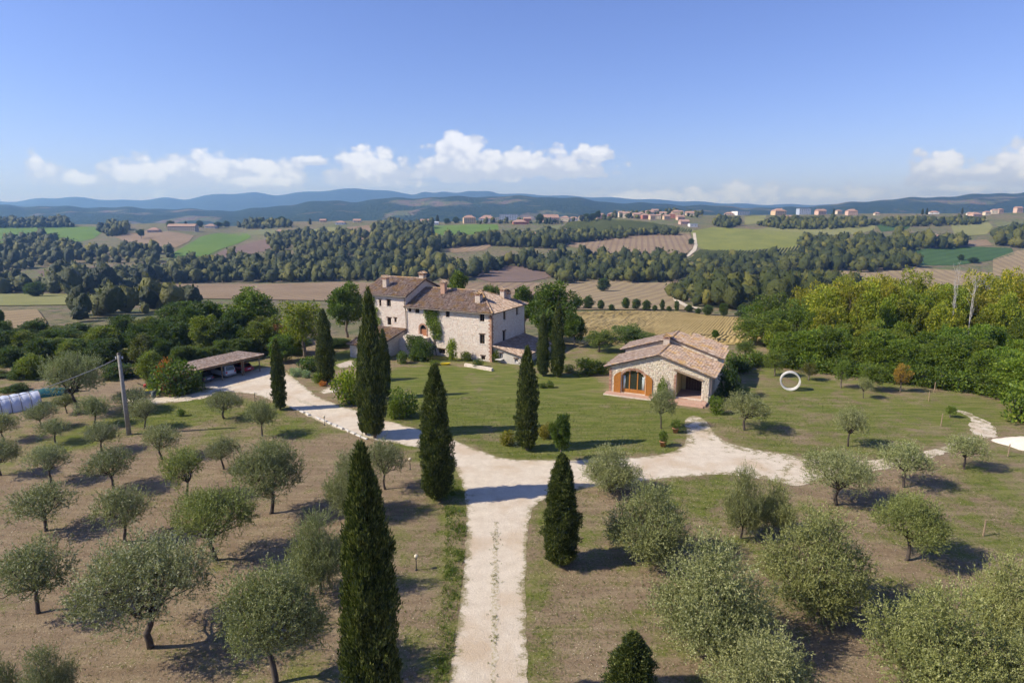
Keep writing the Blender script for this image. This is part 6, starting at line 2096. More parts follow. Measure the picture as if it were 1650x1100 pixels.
# ---- cars in the carport
def car(name, x, y, L, W_, Ht, paint, label, suv=False):
    e = bpy.data.objects.new(name, None)
    P0 = np.array(cpA[:2]) + np.array([math.cos(ca), math.sin(ca)]) * x + np.array([-math.sin(ca), math.cos(ca)]) * y
    e.location = (P0[0], P0[1], 0.012)
    e.rotation_euler = (0, 0, ca + math.pi / 2)    # local +x forward, tail towards the forecourt
    COL.objects.link(e)
    tag(e, label, 'car', 'cars parked under the carport')
    bl = Ht * (0.56 if suv else 0.60)
    # side outline, tail at x = 0
    if suv:
        low = [(0.02, 0.38), (0.0, 0.75), (0.05, bl), (L - 1.15, bl), (L - 0.15, bl * 0.86), (L, 0.62), (L - 0.02, 0.36)]
        cab = [(0.10, bl), (0.28, Ht - 0.03), (0.5, Ht), (L - 2.2, Ht), (L - 1.55, bl)]
    else:
        low = [(0.04, 0.34), (0.0, 0.62), (0.12, bl), (L - 1.2, bl), (L - 0.25, bl * 0.80), (L, 0.55), (L - 0.03, 0.30)]
        cab = [(0.22, bl), (0.75, Ht - 0.04), (1.1, Ht), (2.1, Ht - 0.03), (3.0, bl)]
    def loft(poly, hw0, hw1, zlo, zhi):
        mb = MB()
        n = len(poly)
        def hw(z):
            q = (z - zlo) / max(zhi - zlo, 1e-3)
            return hw0 + (hw1 - hw0) * q
        v = [(a, -hw(b), b) for a, b in poly] + [(a, hw(b), b) for a, b in poly]
        f = [tuple(range(n))[::-1], tuple(range(n, 2 * n))] + [(i, (i + 1) % n, (i + 1) % n + n, i + n) for i in range(n)]
        mb.raw(v, f)
        return mb
    body = loft(low, W_ / 2, W_ / 2 * 0.95, 0.3, bl).build('body', paint, e, True, bevel=0.07)
    cb = loft(cab, W_ / 2 * 0.93, W_ / 2 * 0.76, bl, Ht).build('cabin', paint, e, True, bevel=0.06)
    # rear window, side windows, windscreen
    (xa, za), (xb, zb) = cab[0], cab[1]
    def quad(name_, pts, mat, par):
        c = Vector((0, 0, 0))
        for q in pts:
            c += Vector(q)
        c /= len(pts)
        me = mesh_py(name_, pts, [tuple(range(len(pts)))], mat)
        o = link(name_, me, par)
        md = o.modifiers.new('solid', 'SOLIDIFY')
        md.thickness = 0.02
        md.offset = 0
        return o
    def hwz(z):
        return (W_ / 2 * 0.93 + (W_ / 2 * 0.76 - W_ / 2 * 0.93) * (z - bl) / (Ht - bl))
    def lerp(q):
        return xa + (xb - xa) * q - 0.02, za + (zb - za) * q
    (x1, z1), (x2, z2) = lerp(0.12), lerp(0.9)
    quad('rear_window', [(x1, -hwz(z1) * 0.86, z1), (x1, hwz(z1) * 0.86, z1), (x2, hwz(z2) * 0.86, z2), (x2, -hwz(z2) * 0.86, z2)], M['pane'], cb)
    for sg in (-1, 1):
        zl, zh = bl + 0.06, Ht - 0.12
        xs0, xs1 = cab[1][0] + 0.12, cab[-2][0] - 0.05
        quad('side_window', [(xs0, sg * (hwz(zl) + 0.012), zl), (cab[-1][0] - 0.35, sg * (hwz(zl) + 0.012), zl), (xs1, sg * (hwz(zh) + 0.012), zh), (xs0 + 0.1, sg * (hwz(zh) + 0.012), zh)], M['pane'], cb)
    fx0, fz0, fx1, fz1 = cab[-1][0] - 0.05, bl + 0.04, cab[-2][0] + 0.03, Ht - 0.09
    quad('windscreen', [(fx0 + 0.02, -hwz(fz0) * 0.9, fz0), (fx0 + 0.02, hwz(fz0) * 0.9, fz0), (fx1 + 0.05, hwz(fz1) * 0.88, fz1), (fx1 + 0.05, -hwz(fz1) * 0.88, fz1)], M['pane'], cb)
    MB().box((-0.10, -W_ / 2 * 0.94, 0.36), (0.12, W_ / 2 * 0.94, 0.58)).build('bumper', M['bumper'] if suv else paint, e, bevel=0.04)
    for sg in (-1, 1):
        y0 = sg * W_ / 2 * 0.78
        MB().box((-0.03, y0 - 0.13, bl * 0.70), (0.08, y0 + 0.13, bl * (0.97 if suv else 0.86))).build('tail_light', M['tail_red'], e, bevel=0.02)
    MB().box((-0.035, -0.27, bl * 0.66 + 0.02), (0.02, 0.27, bl * 0.66 + 0.14)).build('number_plate', M['white'], e)
    for xx in (0.85, L - 0.85):
        for sg in (-1, 1):
            y0 = sg * (W_ / 2 - 0.12)
            tr_ = 0.37 if suv else 0.32
            wh = empty_part('wheel', e)
            tb = MB()
            ring = [(math.cos(q), math.sin(q)) for q in np.linspace(0, 2 * math.pi, 20, endpoint=False)]
            prof = [(tr_ * 0.62, -0.10), (tr_ * 0.93, -0.11), (tr_, -0.07), (tr_, 0.07), (tr_ * 0.93, 0.11), (tr_ * 0.62, 0.10)]
            v = [(xx + r_ * c, y0 + w_, tr_ + r_ * s) for r_, w_ in prof for c, s in ring]
            f = [(i * 20 + k, i * 20 + (k + 1) % 20, (i + 1) % 6 * 20 + (k + 1) % 20, (i + 1) % 6 * 20 + k) for i in range(6) for k in range(20)]
            tb.raw(v, f).build('tyre', M['tyre'], wh, True)
            rb = MB()
            v = [(xx + tr_ * 0.63 * c, y0 + sg * 0.07, tr_ + tr_ * 0.63 * s) for c, s in ring] + [(xx + tr_ * 0.2 * c, y0 + sg * 0.09, tr_ + tr_ * 0.2 * s) for c, s in ring]
            f = [(k, (k + 1) % 20, 20 + (k + 1) % 20, 20 + k) for k in range(20)] + [tuple(range(20, 40))]
            rb.raw(v, f).build('rim', M['rim'], wh, True)
    if suv:
        for sg in (-1, 1):
            MB().tube([(0.5, sg * W_ * 0.33, Ht + 0.05), (L - 2.3, sg * W_ * 0.33, Ht + 0.05)], 0.025, 6).build('roof_rail', M['black_metal'], e)
    return e

def empty_part(name, parent):
    o = bpy.data.objects.new(name, None)
    COL.objects.link(o)
    o.parent = parent
    return o
M['tail_red'] = plain('tail_red', (0.45, 0.02, 0.015), 0.25)
M['tyre'] = plain('tyre', (0.02, 0.02, 0.02), 0.85)
M['rim'] = plain('rim', (0.35, 0.35, 0.36), 0.35)
M['bumper'] = plain('bumper', (0.25, 0.25, 0.26), 0.5)
car('parked_car', -0.95, 0.75, 4.3, 1.75, 1.45, plain('grey_blue_paint', (0.06, 0.075, 0.12), 0.3, 0.5, 0.6), 'dark grey-blue hatchback parked at the left end of the carport')
car('parked_car', 2.6, 0.6, 4.5, 1.85, 1.85, plain('white_car_paint', (0.62, 0.64, 0.68), 0.35, 0.5, 0.5), 'white off-road car parked in the middle of the carport', True)
car('parked_car', 5.95, 0.8, 4.1, 1.75, 1.4, plain('red_car_paint', (0.42, 0.012, 0.018), 0.3, 0.5, 0.6), 'red car parked at the right end of the carport')

# ------------------------------------------------------------------ things about the grounds
# utility pole and its cable
pb = at(208, 700)
po = empty('utility_pole', pb, 0.3, 'tall weathered concrete utility pole in the left olive grove', 'utility pole')
MB().tube([(0, 0, -0.3), (0, 0, 4.5), (0, 0, 9.15)], [0.26, 0.22, 0.17], 12).build('shaft', simple('weathered_pole', (0.22, 0.20, 0.165), (0.34, 0.32, 0.27), 4, 0.9, 0.006), po, True)
MB().box((-0.22, -0.06, 8.75), (0.22, 0.06, 8.87)).build('bracket', M['grey_metal'], po)
MB().lathe([(0.0, 9.14), (0.18, 9.15), (0.20, 9.22), (0.12, 9.3), (0.0, 9.32)], 12).build('cap', M['grey_metal'], po, True)
for sx in (-0.3, 0.3):
    MB().lathe([(0.0, 8.62), (0.05, 8.63), (0.07, 8.7), (0.05, 8.78), (0.08, 8.84), (0.0, 8.95)], 10, (sx, 0, 0)).build('insulator', M['white'], po, True)
a_ = np.array([pb[0], pb[1], 8.75])
b_ = aty(0, 632, 63.0)
b_ = a_ + (b_ - a_) * 1.55
pts = []
for q in np.linspace(0, 1, 25):
    s = a_ + (b_ - a_) * q
    s[2] -= 0.9 * 4 * q * (1 - q)
    pts.append(s)
tag(MB().tube(pts, 0.035, 6).build('power_cable', M['wire'], None, True), 'thick sagging cable running left from the utility pole', 'cable')

# plastic tunnel greenhouse
ta, tb_ = at(64, 657), at(-4, 669)
tdir = (tb_ - ta) / np.linalg.norm(tb_ - ta)
tang = math.atan2(tdir[1], tdir[0])
tn = empty('plastic_tunnel', ta, tang, 'low white plastic tunnel greenhouse at the left edge', 'greenhouse')
m, t, p = newmat('tunnel_film')
t.put(p.inputs['Base Color'], (0.62, 0.64, 0.70))
p.inputs['Roughness'].default_value = 0.28
p.inputs['Specular IOR Level'].default_value = 0.7
bump(t, p, t.noise(t.mapping(obco(t), (6, 1, 1)), 1.5, 4), 0.5, 0.05)
TLn, TW, TH = 15.0, 3.4, 1.9
nx, na = 75, 16
V, Fc = [], []
for i in range(nx + 1):
    x = TLn * i / nx - 0.3
    sag = 1 - 0.045 * (0.5 + 0.5 * math.cos(2 * math.pi * i / 5))
    for k in range(na + 1):
        q = math.pi * k / na
        V.append((x, -TW / 2 + TW / 2 * (1 - 0) - TW / 2 * math.cos(q) * sag - TW / 2 + TW / 2, TH * math.sin(q) ** 0.75 * sag))
V = [(x, y - TW / 2 - 0.0, z) for x, y, z in V]
for i in range(nx):
    for k in range(na):
        Fc.append((i * (na + 1) + k, i * (na + 1) + k + 1, (i + 1) * (na + 1) + k + 1, (i + 1) * (na + 1) + k))
link('film', mesh_py('film', V, Fc, m, True), tn)
V2c = [v for v in V[:na + 1]]
link('end_wall', mesh_py('end_wall', [(-0.3, v[1], v[2]) for v in V2c], [tuple(range(na + 1))], m), tn)
for i in range(0, 16):
    x = TLn * i / 15 - 0.3
    MB().tube([(x, -TW / 2 - TW / 2 * math.cos(math.pi * k / 12) + 0.0, 0.03 + TH * math.sin(math.pi * k / 12) ** 0.75) for k in range(13)], 0.03, 6).build('hoop', M['grey_metal'], tn, True)
# dark netting heaped behind it
nv, nf = [], []
na_, nb_ = at(100, 637), at(12, 648)
dn = (nb_ - na_)
rs = np.random.RandomState(2)
for i in range(21):
    for j in range(9):
        q = na_ + dn * i / 20 + np.array([0.5, 2.2, 0]) * (j / 8.0) * 1.2
        h = 0.9 * math.sin(math.pi * j / 8) * (0.5 + 0.5 * math.sin(math.pi * i / 20)) + 0.25 * abs(math.sin(i * 1.7 + j)) * (0 < j < 8)
        nv.append((q[0], q[1], h - 0.02))
for i in range(20):
    for j in range(8):
        nf.append((i * 9 + j, i * 9 + j + 1, (i + 1) * 9 + j + 1, (i + 1) * 9 + j))
no = link('net_heap', mesh_py('net_heap', nv, nf, simple('teal_net', (0.015, 0.10, 0.10), (0.03, 0.16, 0.17), 3, 0.7), True))
no.modifiers.new('solid', 'SOLIDIFY').thickness = 0.05
tag(no, 'dark teal netting spread behind the plastic tunnel', 'netting')

# red garden machine, blue and yellow toy box, grey bin by the track
g0 = at(239, 628)
gm_ = empty('garden_tiller', g0, 0.6, 'small red garden machine half hidden by the olives near the carport', 'garden machine')
MB().box((-0.5, -0.3, 0.35), (0.5, 0.3, 0.85)).build('engine_hood', plain('machine_red', (0.5, 0.03, 0.03), 0.4), gm_, bevel=0.08)
MB().tube([(-0.5, -0.2, 0.7), (-1.2, -0.25, 1.15)], 0.03, 6).build('handlebar', M['black_metal'], gm_)
MB().tube([(-0.5, 0.2, 0.7), (-1.2, 0.25, 1.15)], 0.03, 6).build('handlebar', M['black_metal'], gm_)
for s in (-1, 1):
    MB().tube([(0.0, s * 0.38 - 0.08, 0.36), (0.0, s * 0.38 + 0.08, 0.36)], 0.36, 14).build('wheel', M['tyre'], gm_)
g1 = at(240, 634)
bx_ = empty('plastic_slide_box', g1, 0.4, 'blue plastic box with a yellow lid beside the track', 'plastic box')
MB().box((-0.55, -0.35, 0), (0.55, 0.35, 0.45)).build('box', plain('blue_plastic', (0.03, 0.10, 0.45), 0.4), bx_, bevel=0.04)
MB().box((-0.60, -0.40, 0.452), (0.60, 0.40, 0.56)).build('lid', plain('yellow_plastic', (0.75, 0.58, 0.03), 0.4), bx_, bevel=0.03)
g2 = at(248, 640)
bi = empty('grey_bin', g2, 0.2, 'small grey bin standing by the track left of the reddish bush', 'bin')
MB().lathe([(0.24, 0.0), (0.30, 0.75), (0.27, 0.75), (0.22, 0.05), (0, 0.05)], 14).build('body', plain('bin_grey', (0.06, 0.08, 0.08), 0.5), bi, True)
MB().lathe([(0.32, 0.752), (0.32, 0.80), (0.2, 0.86), (0.0, 0.87)], 14).build('lid', plain('bin_lid', (0.10, 0.11, 0.11), 0.5), bi, True)

# globe lamps
globe = plain('amber_globe', (0.72, 0.62, 0.42), 0.15, 0.5)
for bx, by, lab in [(671, 918, 'globe garden lamp on black post beside the tall cypress shadow'), (661, 756, 'globe garden lamp left of the broad cypress'), (523, 685, 'globe garden lamp on the white kerb line'),
                    (411, 646, 'globe garden lamp at the edge of the gravel forecourt')]:
    e = empty('garden_lamp', at(bx, by), 0, lab, 'garden lamp', 'globe lamps along the drive')
    MB().lathe([(0.10, 0), (0.09, 0.04), (0.035, 0.08), (0.03, 0.82), (0.06, 0.86), (0.07, 0.92), (0, 0.92)], 10).build('post', M['black_metal'], e, True)
    MB().lathe([(0.14 * math.sin(q) + 1e-4, 1.05 - 0.14 * math.cos(q)) for q in np.linspace(0.02, math.pi, 9)], 14).build('globe', globe, e, True)

# white kerb stones
kp = [(470, 656), (478, 659), (487, 663), (496, 667), (513, 673), (522, 677), (531, 681), (540, 685), (549, 689), (560, 693), (569, 697), (578, 701), (587, 705)]
rs = np.random.RandomState(6)
for i, (a, b) in enumerate(kp):
    P0 = at(a, b + 1)
    P1 = at(a + 8, b + 5)
    an_ = math.atan2(P1[1] - P0[1], P1[0] - P0[0]) + rs.normal() * 0.08
    l, w_, h = rs.uniform(0.75, 1.15), rs.uniform(0.22, 0.32), rs.uniform(0.12, 0.2)
    o = MB().box((-l / 2, -w_ / 2, -0.05), (l / 2, w_ / 2, h)).build('kerb_stone', M['stone_white'], None, bevel=0.05)
    o.location = P0
    o.rotation_euler = (0, 0, an_)
    tag(o, 'white kerb stone in the row along the lower drive edge', 'kerb stone', 'white kerb stones')

# terracotta pots with plants
for bx, by, wpx, lab, pl, hgt in [(1088, 697, 10, 'terracotta pot with a leafy plant on the lawn before the annex', 'leafy plant growing in the pot nearer the annex', 1.1),
                                  (1068, 719, 11, 'terracotta pot with a tall plant at the lawn corner', 'tall plant growing in the pot at the lawn corner', 1.5),
                                  (1062, 651, 7, 'small terracotta pot against the annex wall', None, 0)]:
    b = at(bx, by)
    r = wpx / F * depth(b) / 2
    e = empty('terracotta_pot', b, 0, lab, 'plant pot', 'terracotta pots')
    MB().lathe([(0.0, 0), (r * 0.68, 0), (r * 0.95, r * 1.5), (r * 1.08, r * 1.52), (r * 1.08, r * 1.75), (r * 0.92, r * 1.75), (r * 0.88, r * 1.5), (0, r * 1.5)], 16).build('pot', M['terracotta'], e, True)
    MB().lathe([(r * 0.88, r * 1.52), (0.0, r * 1.56)], 12).build('earth', M['dark_bark'], e)
    if pl:
        plant('shrub', 'potted_plant', b + np.array([0, 0, r * 1.45]), r * 3.6, hgt, pl, 'plant', None, (0.9, 1.0, 0.7))

# concrete ring standing on edge
rb_ = at(1272, 628)
rg = empty('concrete_ring', rb_, R(-20), 'white concrete well ring standing on edge on the grass', 'concrete ring')
ro_, ri_, rw = 1.32, 1.12, 0.42
ringm = MB()
prof = [(ro_, -rw), (ro_, rw), (ro_ - 0.09, rw), (ro_ - 0.11, rw - 0.07), (ri_, rw - 0.07), (ri_, -rw + 0.05), (ro_ - 0.11, -rw)]
v = [(r_ * math.cos(q), y_, ro_ + r_ * math.sin(q)) for r_, y_ in prof for q in np.linspace(0, 2 * math.pi, 48, endpoint=False)]
n = len(prof)
f = [(i * 48 + k, i * 48 + (k + 1) % 48, (i + 1) % n * 48 + (k + 1) % 48, (i + 1) % n * 48 + k) for i in range(n) for k in range(48)]
ringm.raw(v, f)
ringm.build('ring', simple('pale_concrete', (0.44, 0.42, 0.36), (0.62, 0.60, 0.54), 2.5, 0.8, 0.004), rg)
MB().box((-0.35, -0.3, 0.0), (-0.16, 0.3, 0.12)).build('wedge', M['wood_post'], rg)
MB().box((0.16, -0.3, 0.0), (0.35, 0.3, 0.12)).build('wedge', M['wood_post'], rg)

# wooden stakes on the right meadow
for bx, by, top, lab in [(1505, 632, 616, 'wooden stake at the foot of the right wood'), (1496, 646, 631, 'thin stake just below the wood-edge stake'), (1516, 686, 667, 'wooden stake beside the fig sapling'),
                         (1624, 735, 715, 'pale-topped stake near the right edge below the sand heap'), (1584, 863, 838, 'lone short stake in the right grove')]:
    b = at(bx, by)
    h = z_at(b[0], b[1], top)
    e = empty('wooden_stake', b, 0.3, lab, 'stake', 'stakes on the right meadow')
    MB().tube([(0, 0, -0.1), (0.02, 0, h * 0.5), (0.05, 0.02, h)], [0.07, 0.06, 0.05], 7).build('shaft', M['wood_post'], e)
    MB().lathe([(0.054, h - 0.12), (0.056, h), (0.0, h + 0.04)], 8, (0.05, 0.02, 0)).build('top', M['stone_white'] if 'pale' in lab else M['wood_post'], e)

# heap of pale sand at the right edge
sb = at(1652, 716)
v, f = [], []
rs = np.random.RandomState(9)
for i in range(9):
    for k in range(26):
        q = 2 * math.pi * k / 26
        r_ = (1 - i / 8) * (2.3 + 0.3 * math.sin(3 * q) + 0.2 * math.sin(5 * q + 1))
        v.append((sb[0] + r_ * math.cos(q) * 1.1, sb[1] + r_ * math.sin(q), -0.03 + 0.85 * (1 - (1 - i / 8) ** 1.5) + rs.normal() * 0.015))
for i in range(8):
    for k in range(26):
        f.append((i * 26 + k, i * 26 + (k + 1) % 26, (i + 1) * 26 + (k + 1) % 26, (i + 1) * 26 + k))
tag(link('sand_heap', mesh_py('sand_heap', v, f, simple('pale_sand', (0.60, 0.52, 0.41), (0.70, 0.62, 0.50), 3, 0.95, 0.02), True)), 'low heap of pale sand at the right edge', 'sand heap')

# yellow tub on the lawn
yb = at(718, 588)
e = empty('yellow_tub', yb, 0.3, 'small yellow plastic tub lying on the lawn by the farmhouse', 'tub')
v, f = [], []
for i, (sc, z) in enumerate(((0.75, 0.0), (1.0, 0.28), (1.06, 0.32), (0.95, 0.30), (0.7, 0.05))):
    for k in range(20):
        q = 2 * math.pi * k / 20
        v.append((0.75 * sc * math.cos(q) * (1 + 0.1 * math.cos(2 * q)), 0.32 * sc * math.sin(q), z))
for i in range(4):
    for k in range(20):
        f.append((i * 20 + k, i * 20 + (k + 1) % 20, (i + 1) * 20 + (k + 1) % 20, (i + 1) * 20 + k))
f.append(tuple(range(80, 100)))
link('shell', mesh_py('shell', v, f, M.get('ytub') or plain('tub_yellow', (0.72, 0.52, 0.02), 0.45), True), e)

# low dry-stone retaining wall in front of the farmhouse
w0, w1 = at(748, 590), at(792, 598)
ang = math.atan2(w1[1] - w0[1], w1[0] - w0[0])
gw = empty('garden_wall', w0, ang, 'low dry-stone border wall at the foot of the farmhouse', 'wall')
wall(gw, (0, 0, 0), (1, 0), rect(0, float(np.linalg.norm(w1 - w0)), -0.2, 0.45), [], 'stone', 0.3, 77)
MB().box((0, 0.01, -0.2), (float(np.linalg.norm(w1 - w0)), 0.45, 0.45)).build('core', M['mortar'], gw)
# paved spots by the left wing
M['flag'] = gravelmat('pale_flagstones', True, (0.52, 0.42, 0.33), (0.60, 0.51, 0.42))
sheet('paved_path', ground_poly([(540, 588), (565, 580), (578, 583), (572, 590), (548, 593)]), 0.02, M['flag'], 1.0, flat, True)
sheet('stone_bed', ragged(ground_poly([(514, 632), (528, 625), (546, 624), (545, 631), (525, 635)]), 0.5, 0.1, 5), 0.02, M['gravel'], 1.0, flat, True)

# ------------------------------------------------------------------ houses across the valley
def wallpaint(name, c):
    return simple(name, c, tuple(q * 0.88 for q in c), 0.3, 0.9)
HW = dict(white=wallpaint('white_house_wall', (0.74, 0.72, 0.68)), cream=wallpaint('cream_house_wall', (0.66, 0.55, 0.40)), pink=wallpaint('pink_house_wall', (0.62, 0.42, 0.32)),
          orange=wallpaint('orange_house_wall', (0.62, 0.45, 0.28)), grey=wallpaint('grey_blue_shed_wall', (0.42, 0.47, 0.55)), stone=wallpaint('stone_house_wall', (0.46, 0.37, 0.29)), red=wallpaint('red_house_wall', (0.42, 0.17, 0.11)))
HR = dict(red=simple('red_far_roof', (0.36, 0.21, 0.15), (0.44, 0.28, 0.21), 0.4, 0.9), brown=simple('brown_far_roof', (0.34, 0.21, 0.15), (0.42, 0.28, 0.20), 0.4, 0.9),
          grey=simple('grey_far_roof', (0.40, 0.42, 0.45), (0.5, 0.52, 0.55), 0.4, 0.7))
M['far_window'] = plain('far_window', (0.04, 0.04, 0.045), 0.3)

def far_house(px, row, wpx, hpx, wc, rc_, label, group=None, name='village_house', rot=None, depth_f=0.75, win=False, flat_roof=False):
    b = hit(px, row)
    d = depth(b)
    W_, Ht = wpx / F * d, hpx / F * d
    D = W_ * depth_f
    rh = 0 if flat_roof else min(0.28 * D, Ht * 0.45)
    Hw = Ht - rh
    k = random.Random(int(px * 7 + row))
    rot = k.uniform(-0.35, 0.35) if rot is None else rot
    e = empty(name, b, rot, label, 'house', group)
    MB().box((-W_ / 2, 0, -4), (W_ / 2, D, Hw)).build('wall', HW[wc], e)
    o = 0.5
    if flat_roof:
        MB().box((-W_ / 2 - 0.2, -0.2, Hw), (W_ / 2 + 0.2, D + 0.2, Hw + 0.5)).build('roof', HR[rc_], e)
    else:
        hip = D * 0.45 if k.random() < 0.55 else -o
        x0, x1, y0, y1, z0 = -W_ / 2 - o, W_ / 2 + o, -o, D + o, Hw - 0.1
        v = [(x0, y0, z0), (x1, y0, z0), (x1, y1, z0), (x0, y1, z0), (-W_ / 2 + hip, D / 2, Hw + rh), (W_ / 2 - hip, D / 2, Hw + rh)]
        MB().raw(v, [(0, 1, 5, 4), (2, 3, 4, 5), (1, 2, 5), (3, 0, 4), (3, 2, 1, 0)]).build('roof', HR[rc_], e)
    nst = max(1, int(round(Hw / 3.1)))
    if win:
        nw = max(2, int(W_ / 3.6))
        for f_ in range(nst):
            for i in range(nw):
                cx = -W_ / 2 + W_ * (i + 0.5) / nw
                z0 = Hw * (f_ + 0.32) / nst
                MB().box((cx - 0.6, -0.06, z0), (cx + 0.6, 0.05, z0 + min(1.6, Hw / nst * 0.5))).build('window', M['far_window'], e)
        if not flat_roof:
            MB().box((W_ * 0.2, D * 0.35, Hw + rh * 0.5), (W_ * 0.2 + 0.8, D * 0.35 + 0.8, Hw + rh + 1.0)).build('chimney', HW['cream'], e)
    else:
        for i in range(2):
            cx = -W_ / 4 + W_ / 2 * i
            MB().box((cx - 0.6, -0.06, Hw * 0.35), (cx + 0.6, 0.05, Hw * 0.35 + 1.4)).build('window', M['far_window'], e)
    return e

far_house(785, 359, 27, 12, 'white', 'red', 'long white two-storey building with red roof on the central ridge', rot=0.05, win=True)
far_house(757, 360, 19, 13, 'orange', 'red', 'orange house left of the long white ridge building', rot=0.2, win=True)
far_house(820, 355, 30, 9, 'grey', 'grey', 'grey-blue flat-roofed shed right of the white ridge building', rot=0.0, flat_roof=True, win=True)
far_house(838, 362, 22, 8, 'red', 'red', 'low red-roofed house below the grey-blue shed', rot=0.1)
far_house(850, 360, 12, 10, 'red', 'brown', 'brick-coloured house behind the low red-roofed one', rot=0.1)
far_house(889, 359, 24, 13, 'pink', 'red', 'pink apartment house with hipped red roof on the ridge', rot=0.15, win=True)
far_house(686, 361, 14, 8, 'cream', 'brown', 'cream farmhouse at the left end of the central ridge', rot=0.3)
far_house(702, 362, 9, 5, 'white', 'grey', 'small pale outbuilding beside the cream ridge farm', rot=0.1)
far_house(802, 380, 13, 7, 'red', 'red', 'red-roofed cottage on the road under the ridge', rot=0.2)
far_house(862, 379, 16, 5, 'stone', 'brown', 'low farm shed at the foot of the ridge road', rot=0.0)
far_house(292, 372, 44, 11, 'stone', 'brown', 'long old stone farm building on the left ridge', rot=0.02, win=True, depth_f=0.3)
far_house(247, 375, 17, 8, 'stone', 'red', 'small red-roofed house left of the long stone farm', rot=0.2)
far_house(338, 368, 16, 7, 'cream', 'brown', 'cream house right of the long stone farm', rot=0.1)
far_house(466, 384, 17, 7, 'white', 'brown', 'white cottage beside the winding white farm road', rot=0.15)
far_house(450, 376, 12, 6, 'cream', 'brown', 'brown-roofed farm above the winding white road', rot=0.1)
far_house(548, 362, 16, 6, 'white', 'brown', 'whitish farmhouse on the ridge right of the white road', rot=0.1)
far_house(575, 359, 12, 6, 'cream', 'red', 'small cream house on the ridge before the blue hills', rot=0.1)
far_house(520, 358, 10, 5, 'pink', 'red', 'small pink house on the ridge left of centre', rot=0.1)
far_house(25, 390, 14, 7, 'stone', 'brown', 'farmhouse among trees between the left green fields', rot=0.1)
far_house(36, 361, 12, 9, 'pink', 'red', 'house hidden by trees on the left ridge', rot=0.1)
far_house(1507, 386, 14, 8, 'orange', 'brown', 'ochre farmhouse beside the dark wood at far right', rot=0.1, win=True)
far_house(1492, 387, 8, 4, 'white', 'grey', 'small white shed left of the ochre farmhouse', rot=0.0)
far_house(1118, 366, 13, 5, 'white', 'grey', 'white low shed at the top of the farm track', rot=0.1, flat_roof=True)
far_house(1104, 362, 15, 8, 'pink', 'red', 'right of the two pink houses above the farm track', rot=0.1)
far_house(1098, 355, 12, 8, 'pink', 'red', 'left of the two pink houses above the farm track', rot=0.2)
far_house(1270, 353, 14, 6, 'cream', 'brown', 'cottage among the trees below the right ridge', rot=0.1)
far_house(1308, 358, 12, 6, 'orange', 'brown', 'orange cottage among the trees below the right ridge', rot=0.1)
rv = random.Random(11)
for i, (px, row) in enumerate([(1010, 351), (1019, 347), (1026, 352), (1033, 349), (1041, 353), (1048, 348), (1052, 354), (1060, 353), (1068, 350), (1075, 354), (1083, 352), (1090, 348), (1097, 347), (1002, 350),
                               (1030, 344), (1044, 344), (1056, 346), (1070, 345), (1082, 345), (1112, 348), (1120, 344), (1132, 342), (970, 353), (985, 351), (937, 357), (925, 356), (910, 357)]):
    wc = rv.choice(['cream', 'pink', 'white', 'cream', 'orange', 'red'])
    far_house(px, row, rv.uniform(9, 14), rv.uniform(7, 10), wc, rv.choice(['red', 'brown', 'brown']), 'small %s house in the hilltop village cluster' % {'cream': 'cream', 'pink': 'pink', 'white': 'white', 'orange': 'ochre', 'red': 'brick-red'}[wc], 'hilltop village ' + wc)
for i, (px, row, w_, h_, wc, fl) in enumerate([(1163, 346, 9, 6, 'cream', 0), (1175, 347, 14, 5, 'stone', 0), (1198, 347, 22, 6, 'white', 1), (1214, 346, 17, 10, 'orange', 0), (1230, 345, 9, 6, 'white', 0), (1258, 347, 19, 11, 'orange', 0),
                                               (1275, 346, 12, 9, 'white', 0), (1297, 346, 18, 9, 'grey', 1), (1325, 346, 14, 9, 'pink', 0), (1333, 345, 9, 8, 'cream', 0), (1353, 345, 9, 7, 'cream', 0), (1374, 347, 15, 10, 'pink', 0),
                                               (1414, 347, 8, 5, 'cream', 0), (1468, 344, 13, 5, 'pink', 0), (1506, 345, 13, 5, 'white', 0), (1538, 343, 10, 4, 'cream', 0)]):
    nm = {'cream': 'cream', 'stone': 'stone-coloured', 'white': 'white', 'orange': 'orange', 'grey': 'grey-white', 'pink': 'pink'}[wc]
    pl = ['first', 'second', 'third', 'fourth', 'fifth', 'sixth', 'seventh', 'eighth', 'ninth', 'tenth', 'eleventh', 'twelfth', 'thirteenth', 'fourteenth', 'fifteenth', 'last'][i]
    far_house(px, row, w_, h_, wc, 'grey' if fl else 'red', '%s building, %s from the left along the right-hand ridge' % (nm, pl), 'buildings along the right-hand ridge', 'ridge_building', flat_roof=bool(fl), win=w_ > 13)
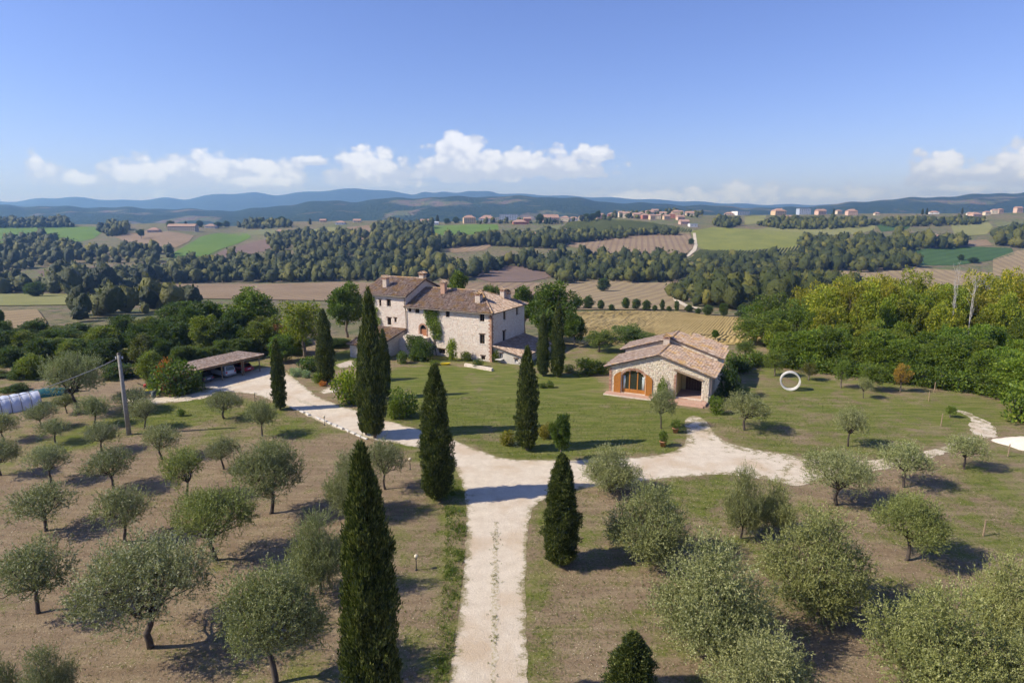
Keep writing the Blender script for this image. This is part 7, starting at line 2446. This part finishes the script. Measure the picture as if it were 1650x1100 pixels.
for px, row, w_, h_, wc in [(1563, 348, 8, 6, 'white'), (1575, 350, 16, 8, 'pink'), (1592, 347, 9, 7, 'cream'), (1603, 345, 9, 8, 'cream'), (1613, 344, 8, 8, 'pink'), (1622, 343, 10, 9, 'white'), (1632, 342, 9, 8, 'cream'),
                            (1643, 343, 10, 10, 'pink'), (1654, 342, 10, 9, 'cream')]:
    far_house(px, row, w_, h_, wc, 'red', 'small %s house in the village at the right edge of the ridge' % wc, 'right edge village ' + wc)
# dark cypresses and round trees that stand out on the skyline
for px, row, w_, h_, lab in [(1343, 347, 4, 11, 'dark cypress on the skyline right of the pink ridge house'), (1486, 346, 4, 10, 'left dark cypress of the skyline pair at far right'), (1493, 346, 4, 11, 'right dark cypress of the skyline pair at far right'),
                             (1550, 345, 4, 10, 'lone dark cypress on the far right skyline'), (300, 366, 5, 10, 'dark cypress behind the long stone farm'), (705, 358, 6, 12, 'dark round cypress left of the orange ridge house'),
                             (500, 362, 5, 10, 'dark cypress on the ridge right of the white road'), (1140, 346, 4, 9, 'dark cypress right of the hilltop village')]:
    b = hit(px, row)
    plant('cypress', 'skyline_cypress', b, w_ / F * depth(b), h_ / F * depth(b), lab, 'cypress', None)
for px, row, w_, h_ in [(322, 366, 14, 12), (275, 368, 16, 13), (352, 367, 16, 10), (365, 366, 14, 11), (420, 364, 16, 13), (435, 363, 14, 11), (455, 362, 18, 14), (870, 360, 18, 16), (945, 357, 16, 14), (963, 355, 12, 16), (955, 356, 14, 13),
                        (720, 361, 12, 10), (735, 360, 14, 11), (1010, 347, 20, 13)]:
    b = hit(px, row)
    plant('broad', 'ridge_tree', b, w_ / F * depth(b), h_ / F * depth(b), 'dark round tree standing on the village ridge', 'tree', 'trees on the village ridge', (0.5, 0.62, 0.5))

# ------------------------------------------------------------------ the air
hz = MB().box((-19500, -400, -60), (19500, 12900, 470))
m = bpy.data.materials.new('haze_air')
m.use_nodes = True
t = NT(m.node_tree)
t.n.clear()
pv_ = t.new('ShaderNodeVolumePrincipled')
pv_.inputs['Color'].default_value = (0.27, 0.52, 1.0, 1)
pv_.inputs['Density'].default_value = 1.35e-4
pv_.inputs['Absorption Color'].default_value = (0.45, 0.6, 1, 1)
pv_.inputs['Anisotropy'].default_value = 0.2
t.put(t.new('ShaderNodeOutputMaterial').inputs['Volume'], pv_.outputs[0])
tag(hz.build('haze', m), 'thin blue haze filling the air over the valley', 'haze', kind='stuff')
